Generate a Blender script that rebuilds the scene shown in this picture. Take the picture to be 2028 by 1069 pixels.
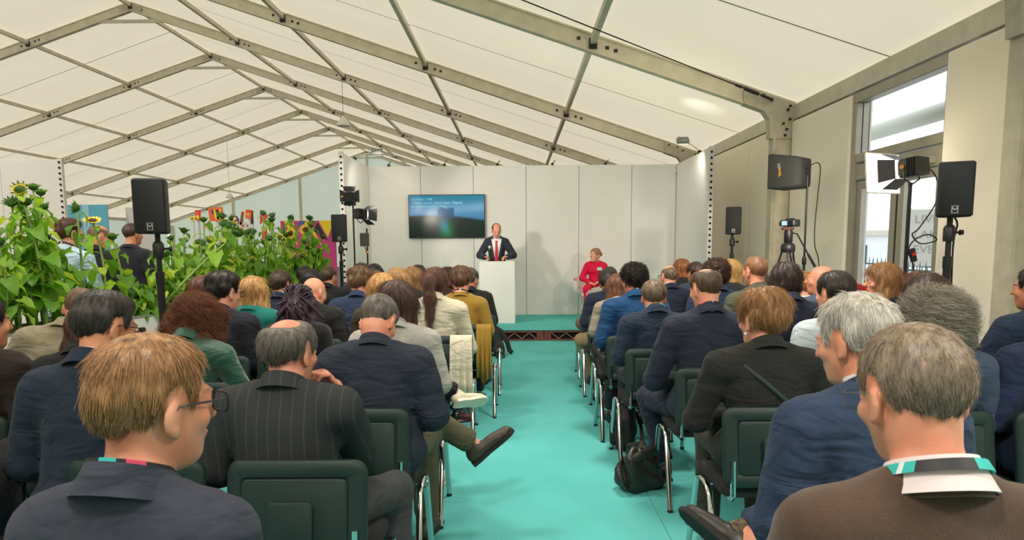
import bpy, math, random
import numpy as np
from mathutils import Matrix, Vector, Euler

random.seed(11)
rng = np.random.default_rng(11)
for o in list(bpy.data.objects):
    bpy.data.objects.remove(o)
SC = bpy.context.scene
COL = SC.collection
PI = math.pi

# ------------------------------------------------------------------ camera (solved from the photograph's perspective)
PITCH, YAW, ROLL, CAMH, FPX, PPY = -0.1105, 0.0075, -0.0067, 1.5352, 1315.8, 630.25
_fw = np.array([-math.sin(YAW) * math.cos(PITCH), math.cos(YAW) * math.cos(PITCH), math.sin(PITCH)])
_r0 = np.array([math.cos(YAW), math.sin(YAW), 0.0])
_u0 = np.cross(_r0, _fw)
_rt = math.cos(ROLL) * _r0 + math.sin(ROLL) * _u0
_up = -math.sin(ROLL) * _r0 + math.cos(ROLL) * _u0
camd = bpy.data.cameras.new('camera')
camd.sensor_fit = 'HORIZONTAL'
camd.sensor_width = 36.0
camd.lens = 36.0 * FPX / 2028.0
camd.shift_y = (PPY - 534.5) / 2028.0
camd.clip_start = 0.05
camd.clip_end = 400
camd.dof.use_dof = True
camd.dof.focus_distance = 6.5
camd.dof.aperture_fstop = 11.0
cam = bpy.data.objects.new('camera', camd)
COL.objects.link(cam)
cam.matrix_world = Matrix(((_rt[0], _up[0], -_fw[0], 0), (_rt[1], _up[1], -_fw[1], 0), (_rt[2], _up[2], -_fw[2], CAMH), (0, 0, 0, 1)))
SC.camera = cam


def _ray(px, py):
    return _fw + _rt * (px - 1014) / FPX - _up * (py - PPY) / FPX


def atY(px, py, Y):
    d = _ray(px, py)
    return np.array([0, 0, CAMH]) + d * Y / d[1]


def atZ(px, py, Z):
    d = _ray(px, py)
    return np.array([0, 0, CAMH]) + d * (Z - CAMH) / d[2]


def atX(px, py, X):
    d = _ray(px, py)
    return np.array([0, 0, CAMH]) + d * X / d[0]


# ------------------------------------------------------------------ daylight, view transform, lamps
w = bpy.data.worlds.new('overcast')
SC.world = w
w.use_nodes = True
bg = w.node_tree.nodes['Background']
bg.inputs[0].default_value = (0.93, 0.97, 1.0, 1)
bg.inputs[1].default_value = 1.92
SC.view_settings.view_transform = 'Standard'
SC.view_settings.look = 'None'
SC.view_settings.exposure = 0.0
SC.view_settings.gamma = 1.0
SC.view_settings.use_curve_mapping = False
SC.cycles.max_bounces = 8
SC.cycles.diffuse_bounces = 5
SC.cycles.transparent_max_bounces = 12
SC.cycles.use_denoising = True
SC.cycles.sample_clamp_indirect = 6.0


def lamp(kind, name, loc, target, energy, col, size=0.1, spot=60, blend=0.5):
    d = bpy.data.lights.new(name, kind)
    d.energy = energy
    d.color = col
    if kind == 'SPOT':
        d.spot_size = math.radians(spot)
        d.spot_blend = blend
        d.shadow_soft_size = size
    elif kind == 'AREA':
        d.size = size
    else:
        d.shadow_soft_size = size
    o = bpy.data.objects.new(name, d)
    COL.objects.link(o)
    o.location = loc
    v = Vector(target) - Vector(loc)
    o.rotation_euler = v.to_track_quat('-Z', 'Y').to_euler()
    return o


# the fresnel on the left stand throws the speaker's shadow on the back wall; the others are the fixtures seen in the picture
lamp('SPOT', 'left_fresnel_lamp', (-2.1, 9.42, 2.22), (-0.1, 11.9, 1.75), 215, (1.0, 0.91, 0.8), 0.12, 70, 0.6)
lamp('SPOT', 'left_upper_fresnel_lamp', (-2.22, 9.5, 2.42), (-2.75, 11.4, 2.35), 45, (1.0, 0.9, 0.74), 0.05, 50, 0.4)
lamp('SPOT', 'right_open_face_lamp', (3.28, 6.35, 2.2), (0.4, 12.4, 1.5), 210, (1.0, 0.84, 0.66), 0.09, 88, 0.6)
lamp('SPOT', 'wall_flood_lamp_left', (-2.2, 11.0, 3.05), (-2.6, 12.6, 1.4), 30, (1.0, 0.93, 0.82), 0.08, 110, 0.7)
lamp('SPOT', 'wall_flood_lamp_roofward', (2.78, 11.15, 3.26), (3.05, 11.3, 3.75), 14, (1.0, 0.95, 0.86), 0.05, 75, 0.8)
lamp('SPOT', 'wall_flood_lamp_right', (2.78, 10.9, 3.1), (3.0, 11.9, 1.6), 22, (1.0, 0.93, 0.82), 0.08, 110, 0.7)


# pendant floods added out of view for fill, like the two visible ones
FILL_PENDANTS = [(-1.9, 4.6, 4.6), (1.1, 4.6, 3.75), (-4.9, 4.6, 5.4), (-0.6, 0.2, 4.3), (2.4, 0.2, 3.4), (-4.0, 0.2, 5.2)]
HALL_FILL_PENDANTS = [(-9.0, 4.6, 6.6), (-10.9, 9.7, 7.2), (-16.0, 14.7, 5.9), (-20.0, 22.0, 4.7)]  # unseen lamps added to brighten the left side of the hall
for _p in FILL_PENDANTS:
    lamp('SPOT', 'added_fill_lamp', (_p[0], _p[1], _p[2] - 0.05), (_p[0] + 0.1, _p[1] + 1.3, 0), 370, (1.0, 0.92, 0.82), 0.3, 150, 0.9)

for _p in HALL_FILL_PENDANTS:
    lamp('SPOT', 'added_hall_fill_lamp', (_p[0], _p[1], _p[2] - 0.05), (_p[0] - 0.5, _p[1] + 4.0, 0), 900, (1.0, 0.94, 0.86), 0.3, 150, 0.9)


# ------------------------------------------------------------------ colours and materials
def lin(c):
    out = []
    for v in c[:3]:
        v = v / 255.0
        out.append(v / 12.92 if v <= 0.04045 else ((v + 0.055) / 1.055) ** 2.4)
    return (out[0], out[1], out[2], 1.0)


_MC = {}


def mat(name, col, rough=0.6, metal=0.0, var=0.0, vscale=8.0, bump=0.0, bscale=200.0, col2=None, spec=0.5, sheen=0.0, stretch=None, emit=0.0):
    """Principled material: base colour, optional noise variation towards col2, optional fine bump."""
    if name in _MC:
        return _MC[name]
    m = bpy.data.materials.new(name)
    m.use_nodes = True
    nt = m.node_tree
    b = nt.nodes['Principled BSDF']
    c = lin(col)
    b.inputs['Base Color'].default_value = c
    b.inputs['Roughness'].default_value = rough
    b.inputs['Metallic'].default_value = metal
    b.inputs['Specular IOR Level'].default_value = spec
    if sheen:
        b.inputs['Sheen Weight'].default_value = sheen
        b.inputs['Sheen Roughness'].default_value = 0.5
    if emit:
        b.inputs['Emission Color'].default_value = c
        b.inputs['Emission Strength'].default_value = emit
    if var or bump:
        tc = nt.nodes.new('ShaderNodeTexCoord')
        mp = nt.nodes.new('ShaderNodeMapping')
        nt.links.new(tc.outputs['Object'], mp.inputs['Vector'])
        if stretch:
            mp.inputs['Scale'].default_value = stretch
    if var:
        n = nt.nodes.new('ShaderNodeTexNoise')
        n.inputs['Scale'].default_value = vscale
        n.inputs['Detail'].default_value = 5
        nt.links.new(mp.outputs[0], n.inputs['Vector'])
        r = nt.nodes.new('ShaderNodeValToRGB')
        c2 = lin(col2) if col2 else tuple(x * (1 - var) for x in c[:3]) + (1,)
        r.color_ramp.elements[0].position = 0.32
        r.color_ramp.elements[0].color = c2
        r.color_ramp.elements[1].position = 0.68
        r.color_ramp.elements[1].color = c
        nt.links.new(n.outputs['Fac'], r.inputs[0])
        nt.links.new(r.outputs[0], b.inputs['Base Color'])
    if bump:
        n2 = nt.nodes.new('ShaderNodeTexNoise')
        n2.inputs['Scale'].default_value = bscale
        n2.inputs['Detail'].default_value = 3
        nt.links.new(mp.outputs[0], n2.inputs['Vector'])
        bp = nt.nodes.new('ShaderNodeBump')
        bp.inputs['Strength'].default_value = bump
        bp.inputs['Distance'].default_value = 0.004
        nt.links.new(n2.outputs['Fac'], bp.inputs['Height'])
        nt.links.new(bp.outputs[0], b.inputs['Normal'])
    _MC[name] = m
    return m


# ------------------------------------------------------------------ mesh building
class MB:
    def __init__(s):
        s.v, s.f, s.m = [], [], []

    def add(s, vs, fs, mi=0, M=None):
        n = len(s.v)
        if M is not None:
            vs = [tuple(M @ Vector(p)) for p in vs]
        s.v += [tuple(p) for p in vs]
        s.f += [tuple(i + n for i in q) for q in fs]
        s.m += [mi] * len(fs)
        return s

    def box(s, c, d, mi=0, M=None, ch=0.0):
        x, y, z = d[0] / 2, d[1] / 2, d[2] / 2
        if ch:
            return s.slab([(-x, -y), (x, -y), (x, y), (-x, y)], [(ch, -z), (0, -z + ch), (0, z - ch), (ch, z)], mi, (M if M is not None else Matrix()) @ Matrix.Translation(c))
        vs = [(c[0] + a * x, c[1] + b * y, c[2] + e * z) for a in (-1, 1) for b in (-1, 1) for e in (-1, 1)]
        return s.add(vs, [(0, 1, 3, 2), (4, 6, 7, 5), (0, 4, 5, 1), (2, 3, 7, 6), (0, 2, 6, 4), (1, 5, 7, 3)], mi, M)

    def slab(s, outline, layers, mi=0, M=None):
        """outline: CCW 2-D points; layers: (inset, z) rings from bottom to top."""
        n = len(outline)
        P = np.array(outline, float)
        e = np.roll(P, -1, 0) - P
        L = np.linalg.norm(e, axis=1, keepdims=True) + 1e-9
        nr = np.stack([-e[:, 1], e[:, 0]], 1) / L
        vn = nr + np.roll(nr, 1, 0)
        vn /= np.maximum((vn * nr).sum(1, keepdims=True), 0.3)
        vs, fs = [], []
        for ins, z in layers:
            for q in P + vn * ins:
                vs.append((q[0], q[1], z))
        for k in range(len(layers) - 1):
            for i in range(n):
                j = (i + 1) % n
                fs.append((k * n + i, k * n + j, (k + 1) * n + j, (k + 1) * n + i))
        fs.append(tuple(range(n - 1, -1, -1)))
        fs.append(tuple((len(layers) - 1) * n + i for i in range(n)))
        return s.add(vs, fs, mi, M)

    def tube(s, pts, r, n=8, mi=0, M=None, flat=1.0, closed=False):
        P = [Vector(p) for p in pts]
        R = r if isinstance(r, (list, tuple)) else [r] * len(P)
        vs, fs = [], []
        ref = None
        K = len(P)
        for i, p in enumerate(P):
            if closed:
                t = P[(i + 1) % K] - P[i - 1]
            else:
                t = P[min(i + 1, K - 1)] - P[max(i - 1, 0)]
            t.normalize()
            if ref is None:
                a = Vector((0, 0, 1)) if abs(t.z) < 0.9 else Vector((0, 1, 0))
                ref = t.cross(a).normalized()
            ref = (ref - t * ref.dot(t)).normalized()
            b = t.cross(ref)
            for k in range(n):
                an = 2 * PI * k / n
                vs.append(tuple(p + ref * math.cos(an) * R[i] + b * math.sin(an) * R[i] * flat))
        for i in range(K if closed else K - 1):
            for k in range(n):
                k2 = (k + 1) % n
                i2 = (i + 1) % K
                fs.append((i * n + k, i * n + k2, i2 * n + k2, i2 * n + k))
        if not closed:
            fs.append(tuple(range(n - 1, -1, -1)))
            fs.append(tuple((K - 1) * n + k for k in range(n)))
        return s.add(vs, fs, mi, M)

    def lathe(s, prof, n=16, mi=0, M=None, sx=1.0, sy=1.0):
        vs, fs = [], []
        for r, z in prof:
            for k in range(n):
                a = 2 * PI * k / n
                vs.append((r * math.cos(a) * sx, r * math.sin(a) * sy, z))
        for i in range(len(prof) - 1):
            for k in range(n):
                k2 = (k + 1) % n
                fs.append((i * n + k, i * n + k2, (i + 1) * n + k2, (i + 1) * n + k))
        fs.append(tuple(range(n - 1, -1, -1)))
        fs.append(tuple((len(prof) - 1) * n + k for k in range(n)))
        return s.add(vs, fs, mi, M)

    def mesh(s, name, mats, smooth=False):
        me = bpy.data.meshes.new(name)
        me.from_pydata(s.v, [], s.f)
        for m in mats if isinstance(mats, (list, tuple)) else [mats]:
            me.materials.append(m)
        if len(me.materials) > 1:
            me.polygons.foreach_set('material_index', s.m)
        if smooth:
            me.polygons.foreach_set('use_smooth', [True] * len(me.polygons))
            if smooth != 'all':
                me.set_sharp_from_angle(angle=math.radians(40))
        me.update()
        return me

    def build(s, name, mats, parent=None, smooth=False):
        return link(name, s.mesh(name, mats, smooth), parent)


def link(name, me, parent=None):
    o = bpy.data.objects.new(name, me)
    COL.objects.link(o)
    if parent is not None:
        o.parent = parent
    return o


def thing(name, label=None, cat=None, loc=(0, 0, 0), rz=0.0, group=None, kind=None):
    o = bpy.data.objects.new(name, None)
    COL.objects.link(o)
    o.location = loc
    o.rotation_euler = (0, 0, rz)
    tag(o, label, cat, group, kind)
    return o


def tag(o, label=None, cat=None, group=None, kind=None):
    if label:
        o['label'] = label
    if cat:
        o['category'] = cat
    if group:
        o['group'] = group
    if kind:
        o['kind'] = kind
    return o


def struct(name, mb, m, parent=None, smooth=False):
    o = mb.build(name, m, parent, smooth)
    o['kind'] = 'structure'
    return o


def smooth_path(P, n=6):
    """Catmull-Rom through the points, for cables"""
    Q = [P[0]] + list(P) + [P[-1]]
    out = []
    for i in range(1, len(Q) - 2):
        a, b, c, d = (np.array(q, float) for q in Q[i - 1:i + 3])
        for k in range(n):
            t = k / n
            out.append(tuple(0.5 * ((2 * b) + (c - a) * t + (2 * a - 5 * b + 4 * c - d) * t * t + (3 * b - a - 3 * c + d) * t ** 3)))
    out.append(tuple(P[-1]))
    return out


def T(x, y, z):
    return Matrix.Translation((x, y, z))


def RX(a):
    return Matrix.Rotation(math.radians(a), 4, 'X')


def RY(a):
    return Matrix.Rotation(math.radians(a), 4, 'Y')


def RZ(a):
    return Matrix.Rotation(math.radians(a), 4, 'Z')


def rrect(w, h, r, n=5):
    """CCW rounded rectangle centred on the origin."""
    out = []
    for cx, cy, a0 in ((w / 2 - r, -h / 2 + r, -90), (w / 2 - r, h / 2 - r, 0), (-w / 2 + r, h / 2 - r, 90), (-w / 2 + r, -h / 2 + r, 180)):
        for k in range(n + 1):
            a = math.radians(a0 + 90 * k / n)
            out.append((cx + r * math.cos(a), cy + r * math.sin(a)))
    return out


def bar(mb, a, b, wd, ht, mi=0, up=(0, 0, 1)):
    """rectangular bar from a to b, wd wide across, ht high along up."""
    a, b = Vector(a), Vector(b)
    t = (b - a)
    L = t.length
    t.normalize()
    sd = t.cross(Vector(up)).normalized()
    u = sd.cross(t)
    M = Matrix(((t.x, sd.x, u.x, 0), (t.y, sd.y, u.y, 0), (t.z, sd.z, u.z, 0), (0, 0, 0, 1)))
    return mb.box((L / 2, 0, 0), (L, wd, ht), mi, Matrix.Translation(a) @ M)


def label_text(body, size, m, parent, M, name='lettering', ext=0.0006, align='LEFT'):
    c = bpy.data.curves.new(name, 'FONT')
    c.body = body
    c.size = size
    c.extrude = ext
    c.align_x = align
    c.materials.append(m)
    c.resolution_u = 3
    tmp = bpy.data.objects.new('tmp', c)
    me = bpy.data.meshes.new_from_object(tmp)
    bpy.data.objects.remove(tmp)
    o = link(name, me, parent)
    o.matrix_local = M
    return o
# ------------------------------------------------------------------ the marquee: floor, frames, roof skin, walls
RIDX, RIDZ, SLOPE, HALF = -10.918, 8.33, 0.3342, 15.0
EAVX, LEFX = RIDX + HALF, RIDX - HALF
EAVZ = RIDZ - SLOPE * HALF
FY = [-15.0, -10.0, -5.0, 0.0, 5.0] + [9.68 + 5.0 * k for k in range(9)]
YEND, YSTART = FY[-1], -20.0

M_alu = mat('weathered_aluminium', (216, 208, 186), 0.55, 0.0, var=0.16, vscale=5, bump=0.15, bscale=40)
M_alu2 = mat('mill_aluminium', (206, 200, 182), 0.45, 0.05, var=0.15, vscale=6)
M_plate = mat('galvanised_plate', (190, 182, 162), 0.6, 0.0, var=0.18, vscale=9, bump=0.2, bscale=60)
M_bolt = mat('dark_bolt', (52, 48, 42), 0.5, 0.5)
M_carpet = mat('turquoise_carpet', (94, 183, 180), 0.95, 0, var=0.16, vscale=1.3, bump=0.5, bscale=420, spec=0.15, col2=(86, 174, 171))
M_stagecarpet = mat('turquoise_stage_carpet', (90, 184, 180), 0.95, 0, var=0.1, vscale=2.0, bump=0.5, bscale=420, spec=0.15)
M_greyfloor = mat('grey_exhibition_carpet', (112, 116, 112), 0.95, 0, var=0.15, vscale=2)
M_panel = mat('white_laminate_panel', (222, 219, 214), 0.5, 0, var=0.03, vscale=2, spec=0.3)
M_lining = mat('white_lining_fabric', (240, 231, 214), 0.8, 0, var=0.03, vscale=1.5, bump=0.1, bscale=12)

M_hole = mat('black_hole', (14, 14, 14), 0.9)
M_joint = mat('panel_joint_shadow_gap', (70, 68, 62), 0.9)


def roof_mat():
    m = bpy.data.materials.new('translucent_roof_pvc')
    m.use_nodes = True
    nt = m.node_tree
    nt.nodes.remove(nt.nodes['Principled BSDF'])
    out = nt.nodes['Material Output']
    df = nt.nodes.new('ShaderNodeBsdfDiffuse')
    tr = nt.nodes.new('ShaderNodeBsdfTranslucent')
    mx = nt.nodes.new('ShaderNodeMixShader')
    tc = nt.nodes.new('ShaderNodeTexCoord')
    mp = nt.nodes.new('ShaderNodeMapping')
    mp.inputs['Scale'].default_value = (0.25, 1.0, 0.4)
    ns = nt.nodes.new('ShaderNodeTexNoise')
    ns.inputs['Scale'].default_value = 0.9
    ns.inputs['Detail'].default_value = 4
    rp = nt.nodes.new('ShaderNodeValToRGB')
    rp.color_ramp.elements[0].color = lin((214, 199, 172))
    rp.color_ramp.elements[1].color = lin((226, 214, 190))
    nt.links.new(tc.outputs['Object'], mp.inputs[0])
    nt.links.new(mp.outputs[0], ns.inputs['Vector'])
    nt.links.new(ns.outputs['Fac'], rp.inputs[0])
    nt.links.new(rp.outputs[0], tr.inputs[0])
    df.inputs[0].default_value = lin((232, 226, 206))
    mx.inputs[0].default_value = 0.5
    nt.links.new(df.outputs[0], mx.inputs[1])
    nt.links.new(tr.outputs[0], mx.inputs[2])
    nt.links.new(mx.outputs[0], out.inputs[0])
    return m


M_roof = roof_mat()
M_gable = roof_mat()
M_gable.name = 'translucent_gable_pvc'
[n for n in M_gable.node_tree.nodes if n.type == 'MIX_SHADER'][0].inputs[0].default_value = 0.62
for _n in M_gable.node_tree.nodes:
    if _n.type == 'VALTORGB':
        _n.color_ramp.elements[0].color = lin((222, 226, 218))
        _n.color_ramp.elements[1].color = lin((230, 234, 226))
    if _n.type == 'BSDF_DIFFUSE':
        _n.inputs[0].default_value = lin((222, 228, 218))
M_weld = mat('roof_weld_seam', (196, 186, 160), 0.7)

# floor of turquoise carpet in wide rolls, grey exhibition floor beyond the planter, paving outside
fl = thing('floor', kind='structure')
for i, (x0, x1) in enumerate(((-3.2, -1.203), (-1.2, 0.797), (0.8, 2.797), (2.8, 4.08))):
    mb = MB().box(((x0 + x1) / 2, 3.9, -0.006), (x1 - x0, 17.8, 0.012))
    o = mb.build('carpet_roll', M_carpet, fl)
    o['kind'] = 'structure'
struct('floor_boards', MB().box((-10.9, 22.3, -0.036), (30.0, 54.7, 0.04)), M_greyfloor)
M_pave = mat('pale_paving', (206, 206, 204), 0.9, 0, var=0.12, vscale=1.5)
struct('ground', MB().box((20, 20, -0.12), (200, 200, 0.1)), M_pave)

# portal frames
ZA = SLOPE * 0.62


def frame(y):
    near = y < 16
    t = thing('roof_truss', loc=(0, y, 0), kind='structure')
    for sg in (1, -1):
        mb = MB()
        a = (RIDX, 0, RIDZ)
        b = (RIDX + sg * (HALF - 0.15), 0, RIDZ - SLOPE * (HALF - 0.15))
        bar(mb, a, b, 0.085, 0.22)
        for dz in (-0.115, 0.115):
            bar(mb, (a[0], 0, a[2] + dz), (b[0], 0, b[2] + dz), 0.125, 0.025)
        mb.build('rafter', M_alu, t)
        mb = MB().box((RIDX + sg * (HALF - 0.31), 0, (EAVZ - 0.2) / 2), (0.24, 0.11, EAVZ - 0.2))
        mb.box((RIDX + sg * (HALF - 0.445), 0, (EAVZ - 0.25) / 2), (0.03, 0.17, EAVZ - 0.3))
        mb.build('post', M_plate if sg > 0 else M_alu, t)
        if sg > 0:
            ex = RIDX + HALF
            pl = [(ex - 0.5, EAVZ - 0.32), (ex - 0.2, EAVZ - 0.32), (ex - 0.17, EAVZ - 0.05), (ex - 0.17, EAVZ + 0.16), (ex - 0.6, EAVZ + 0.3), (ex - 0.86, EAVZ + 0.4), (ex - 0.9, EAVZ + 0.32), (ex - 0.88, EAVZ + 0.16), (ex - 0.6, EAVZ + 0.06), (ex - 0.52, EAVZ - 0.05)]
            mb = MB().slab([(-p[0], p[1]) for p in pl][::-1], [(0, -0.08), (0, 0.08)], 0, Matrix(((-1, 0, 0, 0), (0, 0, 1, 0), (0, 1, 0, 0), (0, 0, 0, 1))))
            k = mb.build('eave_bracket', M_plate, t)
            mb = MB()
            for bx, bz in ((-0.24, 0.12), (-0.27, 0.07), (-0.24, -0.06), (-0.33, -0.12), (-0.28, -0.2), (-0.3, -0.28), (-0.5, 0.2), (-0.62, 0.27), (-0.8, 0.32)):
                mb.lathe([(0.018, 0), (0.018, 0.03)], 6, 0, T(ex + bx, -0.08, EAVZ + bz) @ RX(90))
            mb.build('bolt', M_bolt, k)
    # collar tie below the ridge, ridge node plate
    mb = MB()
    bar(mb, (RIDX - 1.05, -0.03, RIDZ - SLOPE * 1.05 - 0.06), (RIDX + 1.05, -0.03, RIDZ - SLOPE * 1.05 - 0.06), 0.04, 0.09)
    mb.build('collar_tie', M_alu2, t)
    mb = MB().slab([(-0.32, -0.24), (0, -0.13), (0.32, -0.24), (0.32, 0.0), (0, 0.12), (-0.32, 0.0)], [(0, -0.06), (0, 0.06)], 0, T(RIDX, 0, RIDZ) @ RX(90))
    mb.build('ridge_plate', M_plate, t)
    # bolts and dark joint fittings where purlins meet the rafter
    mb = MB()
    for n in range(1, 10):
        dx = (n - 5) * 3.0
        for q in (-0.2, 0.2, 0.32):
            mb.box((RIDX + dx + q, 0, RIDZ - SLOPE * abs(dx + q)), (0.05, 0.1, 0.045))
        mb.box((RIDX + dx, 0, RIDZ - SLOPE * abs(dx) - 0.01), (0.11, 0.16, 0.14))
    mb.build('purlin_fitting', M_bolt, t)


for y in FY:
    frame(y)

# purlins, ridge and eave beams, one per bay
ed = [YSTART] + FY
for i in range(len(ed) - 1):
    y0, y1 = ed[i] + 0.06, ed[i + 1] - 0.06
    for n in range(0, 11):
        dx = (n - 5) * 3.0
        if abs(dx) > 14:
            x = RIDX + (HALF - 0.12) * (1 if dx > 0 else -1)
            mb = MB().box((x, (y0 + y1) / 2, EAVZ + 0.04), (0.12, y1 - y0, 0.2))
            struct('eave_beam', mb, M_alu2)
        else:
            z = RIDZ - SLOPE * abs(dx) + 0.03
            mb = MB().box((RIDX + dx, (y0 + y1) / 2, z), (0.075, y1 - y0, 0.1))
            struct('purlin_beam', mb, M_alu)

# roof skin: one sheet per bay and slope, bellying a little between the frames
ceil = thing('ceiling', kind='structure')
for i in range(len(ed) - 1):
    y0, y1 = ed[i], ed[i + 1]
    for sg in (1, -1):
        NU, NV = 20, 8
        vs, fs = [], []
        for u in range(NU + 1):
            d = (HALF + 0.12) * u / NU
            for v in range(NV + 1):
                fy = v / NV
                y = y0 + (y1 - y0) * fy
                sag = 0.05 * math.sin(PI * fy) * math.sin(PI * min(1, u / NU))
                vs.append((RIDX + sg * d, y, RIDZ - SLOPE * d + 0.15 - sag))
        for u in range(NU):
            for v in range(NV):
                a = u * (NV + 1) + v
                q = (a, a + 1, a + NV + 2, a + NV + 1)
                fs.append(q if sg < 0 else q[::-1])
        mb = MB().add(vs, fs)
        o = mb.build('roof_sheet', M_roof, ceil, smooth='all')
        o['kind'] = 'structure'
        yw = y0 + (y1 - y0) * 0.5
        mb = MB()
        for u in range(NU):
            d0, d1 = HALF * u / NU, HALF * (u + 1) / NU
            s0, s1 = (0.05 * math.sin(PI * q / HALF) for q in (d0, d1))
            z0, z1 = RIDZ - SLOPE * d0 + 0.144 - s0, RIDZ - SLOPE * d1 + 0.144 - s1
            mb.add([(RIDX + sg * d0, yw, z0), (RIDX + sg * d1, yw, z1), (RIDX + sg * d1, yw + 0.03, z1), (RIDX + sg * d0, yw + 0.03, z0)], [(0, 1, 2, 3)])
        mb.build('weld_seam', M_weld, o)

# tent walls
wl = thing('wall_left', kind='structure')
for i in range(len(ed) - 1):
    o = MB().box((LEFX - 0.03, (ed[i] + ed[i + 1]) / 2, EAVZ / 2), (0.02, ed[i + 1] - ed[i] - 0.02, EAVZ)).build('wall_sheet', M_gable, wl)
g = [(RIDX - HALF, 0), (RIDX + HALF, 0), (RIDX + HALF, EAVZ), (RIDX, RIDZ + 0.1), (RIDX - HALF, EAVZ)]
Mg = Matrix(((1, 0, 0, 0), (0, 0, 1, 0), (0, 1, 0, 0), (0, 0, 0, 1)))


def gable(name, y):
    mb = MB().slab(g[::-1], [(0, 0), (0, 0.03)], 0, Matrix.Translation((0, y, 0)) @ Mg)
    o = struct(name, mb, M_gable)
    return o


gb = gable('wall_back', YEND + 0.12)
for k in range(-2, 3):
    x = RIDX + 5.0 * k
    zt = RIDZ - SLOPE * abs(5.0 * k) - 0.1
    MB().box((x, YEND - 0.1, zt / 2), (0.16, 0.2, zt)).build('gable_post', M_alu, gb)
gable('wall_front', YSTART)
M_tentwall = mat('white_wall_pvc', (220, 220, 212), 0.6, 0, var=0.03, vscale=1)
wr = thing('wall_right', kind='structure')
YD0, YD1 = 6.16, 7.93       # door opening in the right wall
for y0, y1 in ((YSTART, YD0), (YD1, YEND)):
    n = max(1, int((y1 - y0) / 4.9))
    for k in range(n):
        a, b = y0 + (y1 - y0) * k / n, y0 + (y1 - y0) * (k + 1) / n
        MB().box((4.12, (a + b) / 2, EAVZ / 2), (0.02, b - a - 0.01, EAVZ)).build('wall_sheet', M_tentwall, wr)
# stretched fabric lining boards inside the right wall
for y0, y1 in ((5.16, 6.2), (7.93, 9.58), (9.86, 11.3), (11.32, 14.5), (1.6, 4.86)):
    sl = [(y0, 0.02), (y1, 0.02), (y1, 3.22), (y0, 3.22)]
    mb = MB().slab([(-p[0], p[1]) for p in sl][::-1], [(0.015, -0.03), (0, -0.015), (0, 0.015), (0.015, 0.03)], 0, Matrix(((0, 0, -1, 3.9), (-1, 0, 0, 0), (0, 1, 0, 0), (0, 0, 0, 1))))
    mb.build('lining_board', M_lining, wr)

# ------------------------------------------------------------------ exhibition back wall with 1 m panels and perforated end posts
bwY, bwX0 = 12.784, -2.775
wb = thing('wall_stage', kind='structure')
xs_ = [bwX0, -1.813, -0.813, 0.187, 1.187, 2.187, 3.02]
for i in range(6):
    a, b = xs_[i], xs_[i + 1]
    MB().box(((a + b) / 2, bwY + 0.02, 1.51), (b - a - 0.008, 0.04, 3.02), ch=0.003).build('panel', M_panel, wb)
MB().box((0.12, bwY + 0.045, 1.505), (5.8, 0.01, 3.01)).build('joint_backing', M_joint, wb)


def side_wall(name, x, y0, y1, sg):
    t = thing(name, kind='structure')
    ym = y1 - 0.97
    for a, b in ((y0 + 0.05, ym), (ym, y1)):
        MB().box((x + sg * 0.02, (a + b) / 2, 1.51), (0.04, b - a - 0.008, 3.02), ch=0.003).build('panel', M_panel, t)
    p = MB().box((x + sg * 0.02, y0 + 0.02, 1.52), (0.075, 0.055, 3.04), ch=0.004).build('end_post', M_panel, t)
    mb = MB()
    z = 0.1
    while z < 3.0:
        mb.lathe([(0.019, 0), (0.019, 0.006)], 10, 0, T(x + sg * 0.02, y0 - 0.005, z) @ RX(90))
        z += 0.092
    mb.build('perforation', M_hole, p)


side_wall('wall_stage_left', -2.79, 10.86, 12.77, -1)
side_wall('wall_stage_right', 3.03, 10.6, 12.77, 1)

# ------------------------------------------------------------------ door in the right wall: transom light, two glazed leaves
M_glass = bpy.data.materials.new('clear_glass')
M_glass.use_nodes = True
_b = M_glass.node_tree.nodes['Principled BSDF']
_b.inputs['Base Color'].default_value = (0.96, 0.98, 1, 1)
_b.inputs['Roughness'].default_value = 0.02
_b.inputs['Transmission Weight'].default_value = 1.0
_b.inputs['IOR'].default_value = 1.02
M_dframe = mat('door_aluminium', (166, 162, 146), 0.4, 0.45, var=0.1, vscale=4)
M_black = mat('black_rubber', (24, 24, 25), 0.7)
M_red = mat('red_panic_bar', (196, 24, 36), 0.4)
dr = thing('door_1', kind='structure')
dx = 3.97


def dbar(y0, y1, z0, z1, name, m=M_dframe, x=dx, d=0.09, parent=dr):
    return MB().box((x, (y0 + y1) / 2, (z0 + z1) / 2), (d, y1 - y0, z1 - z0), ch=0.006).build(name, m, parent)


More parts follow.
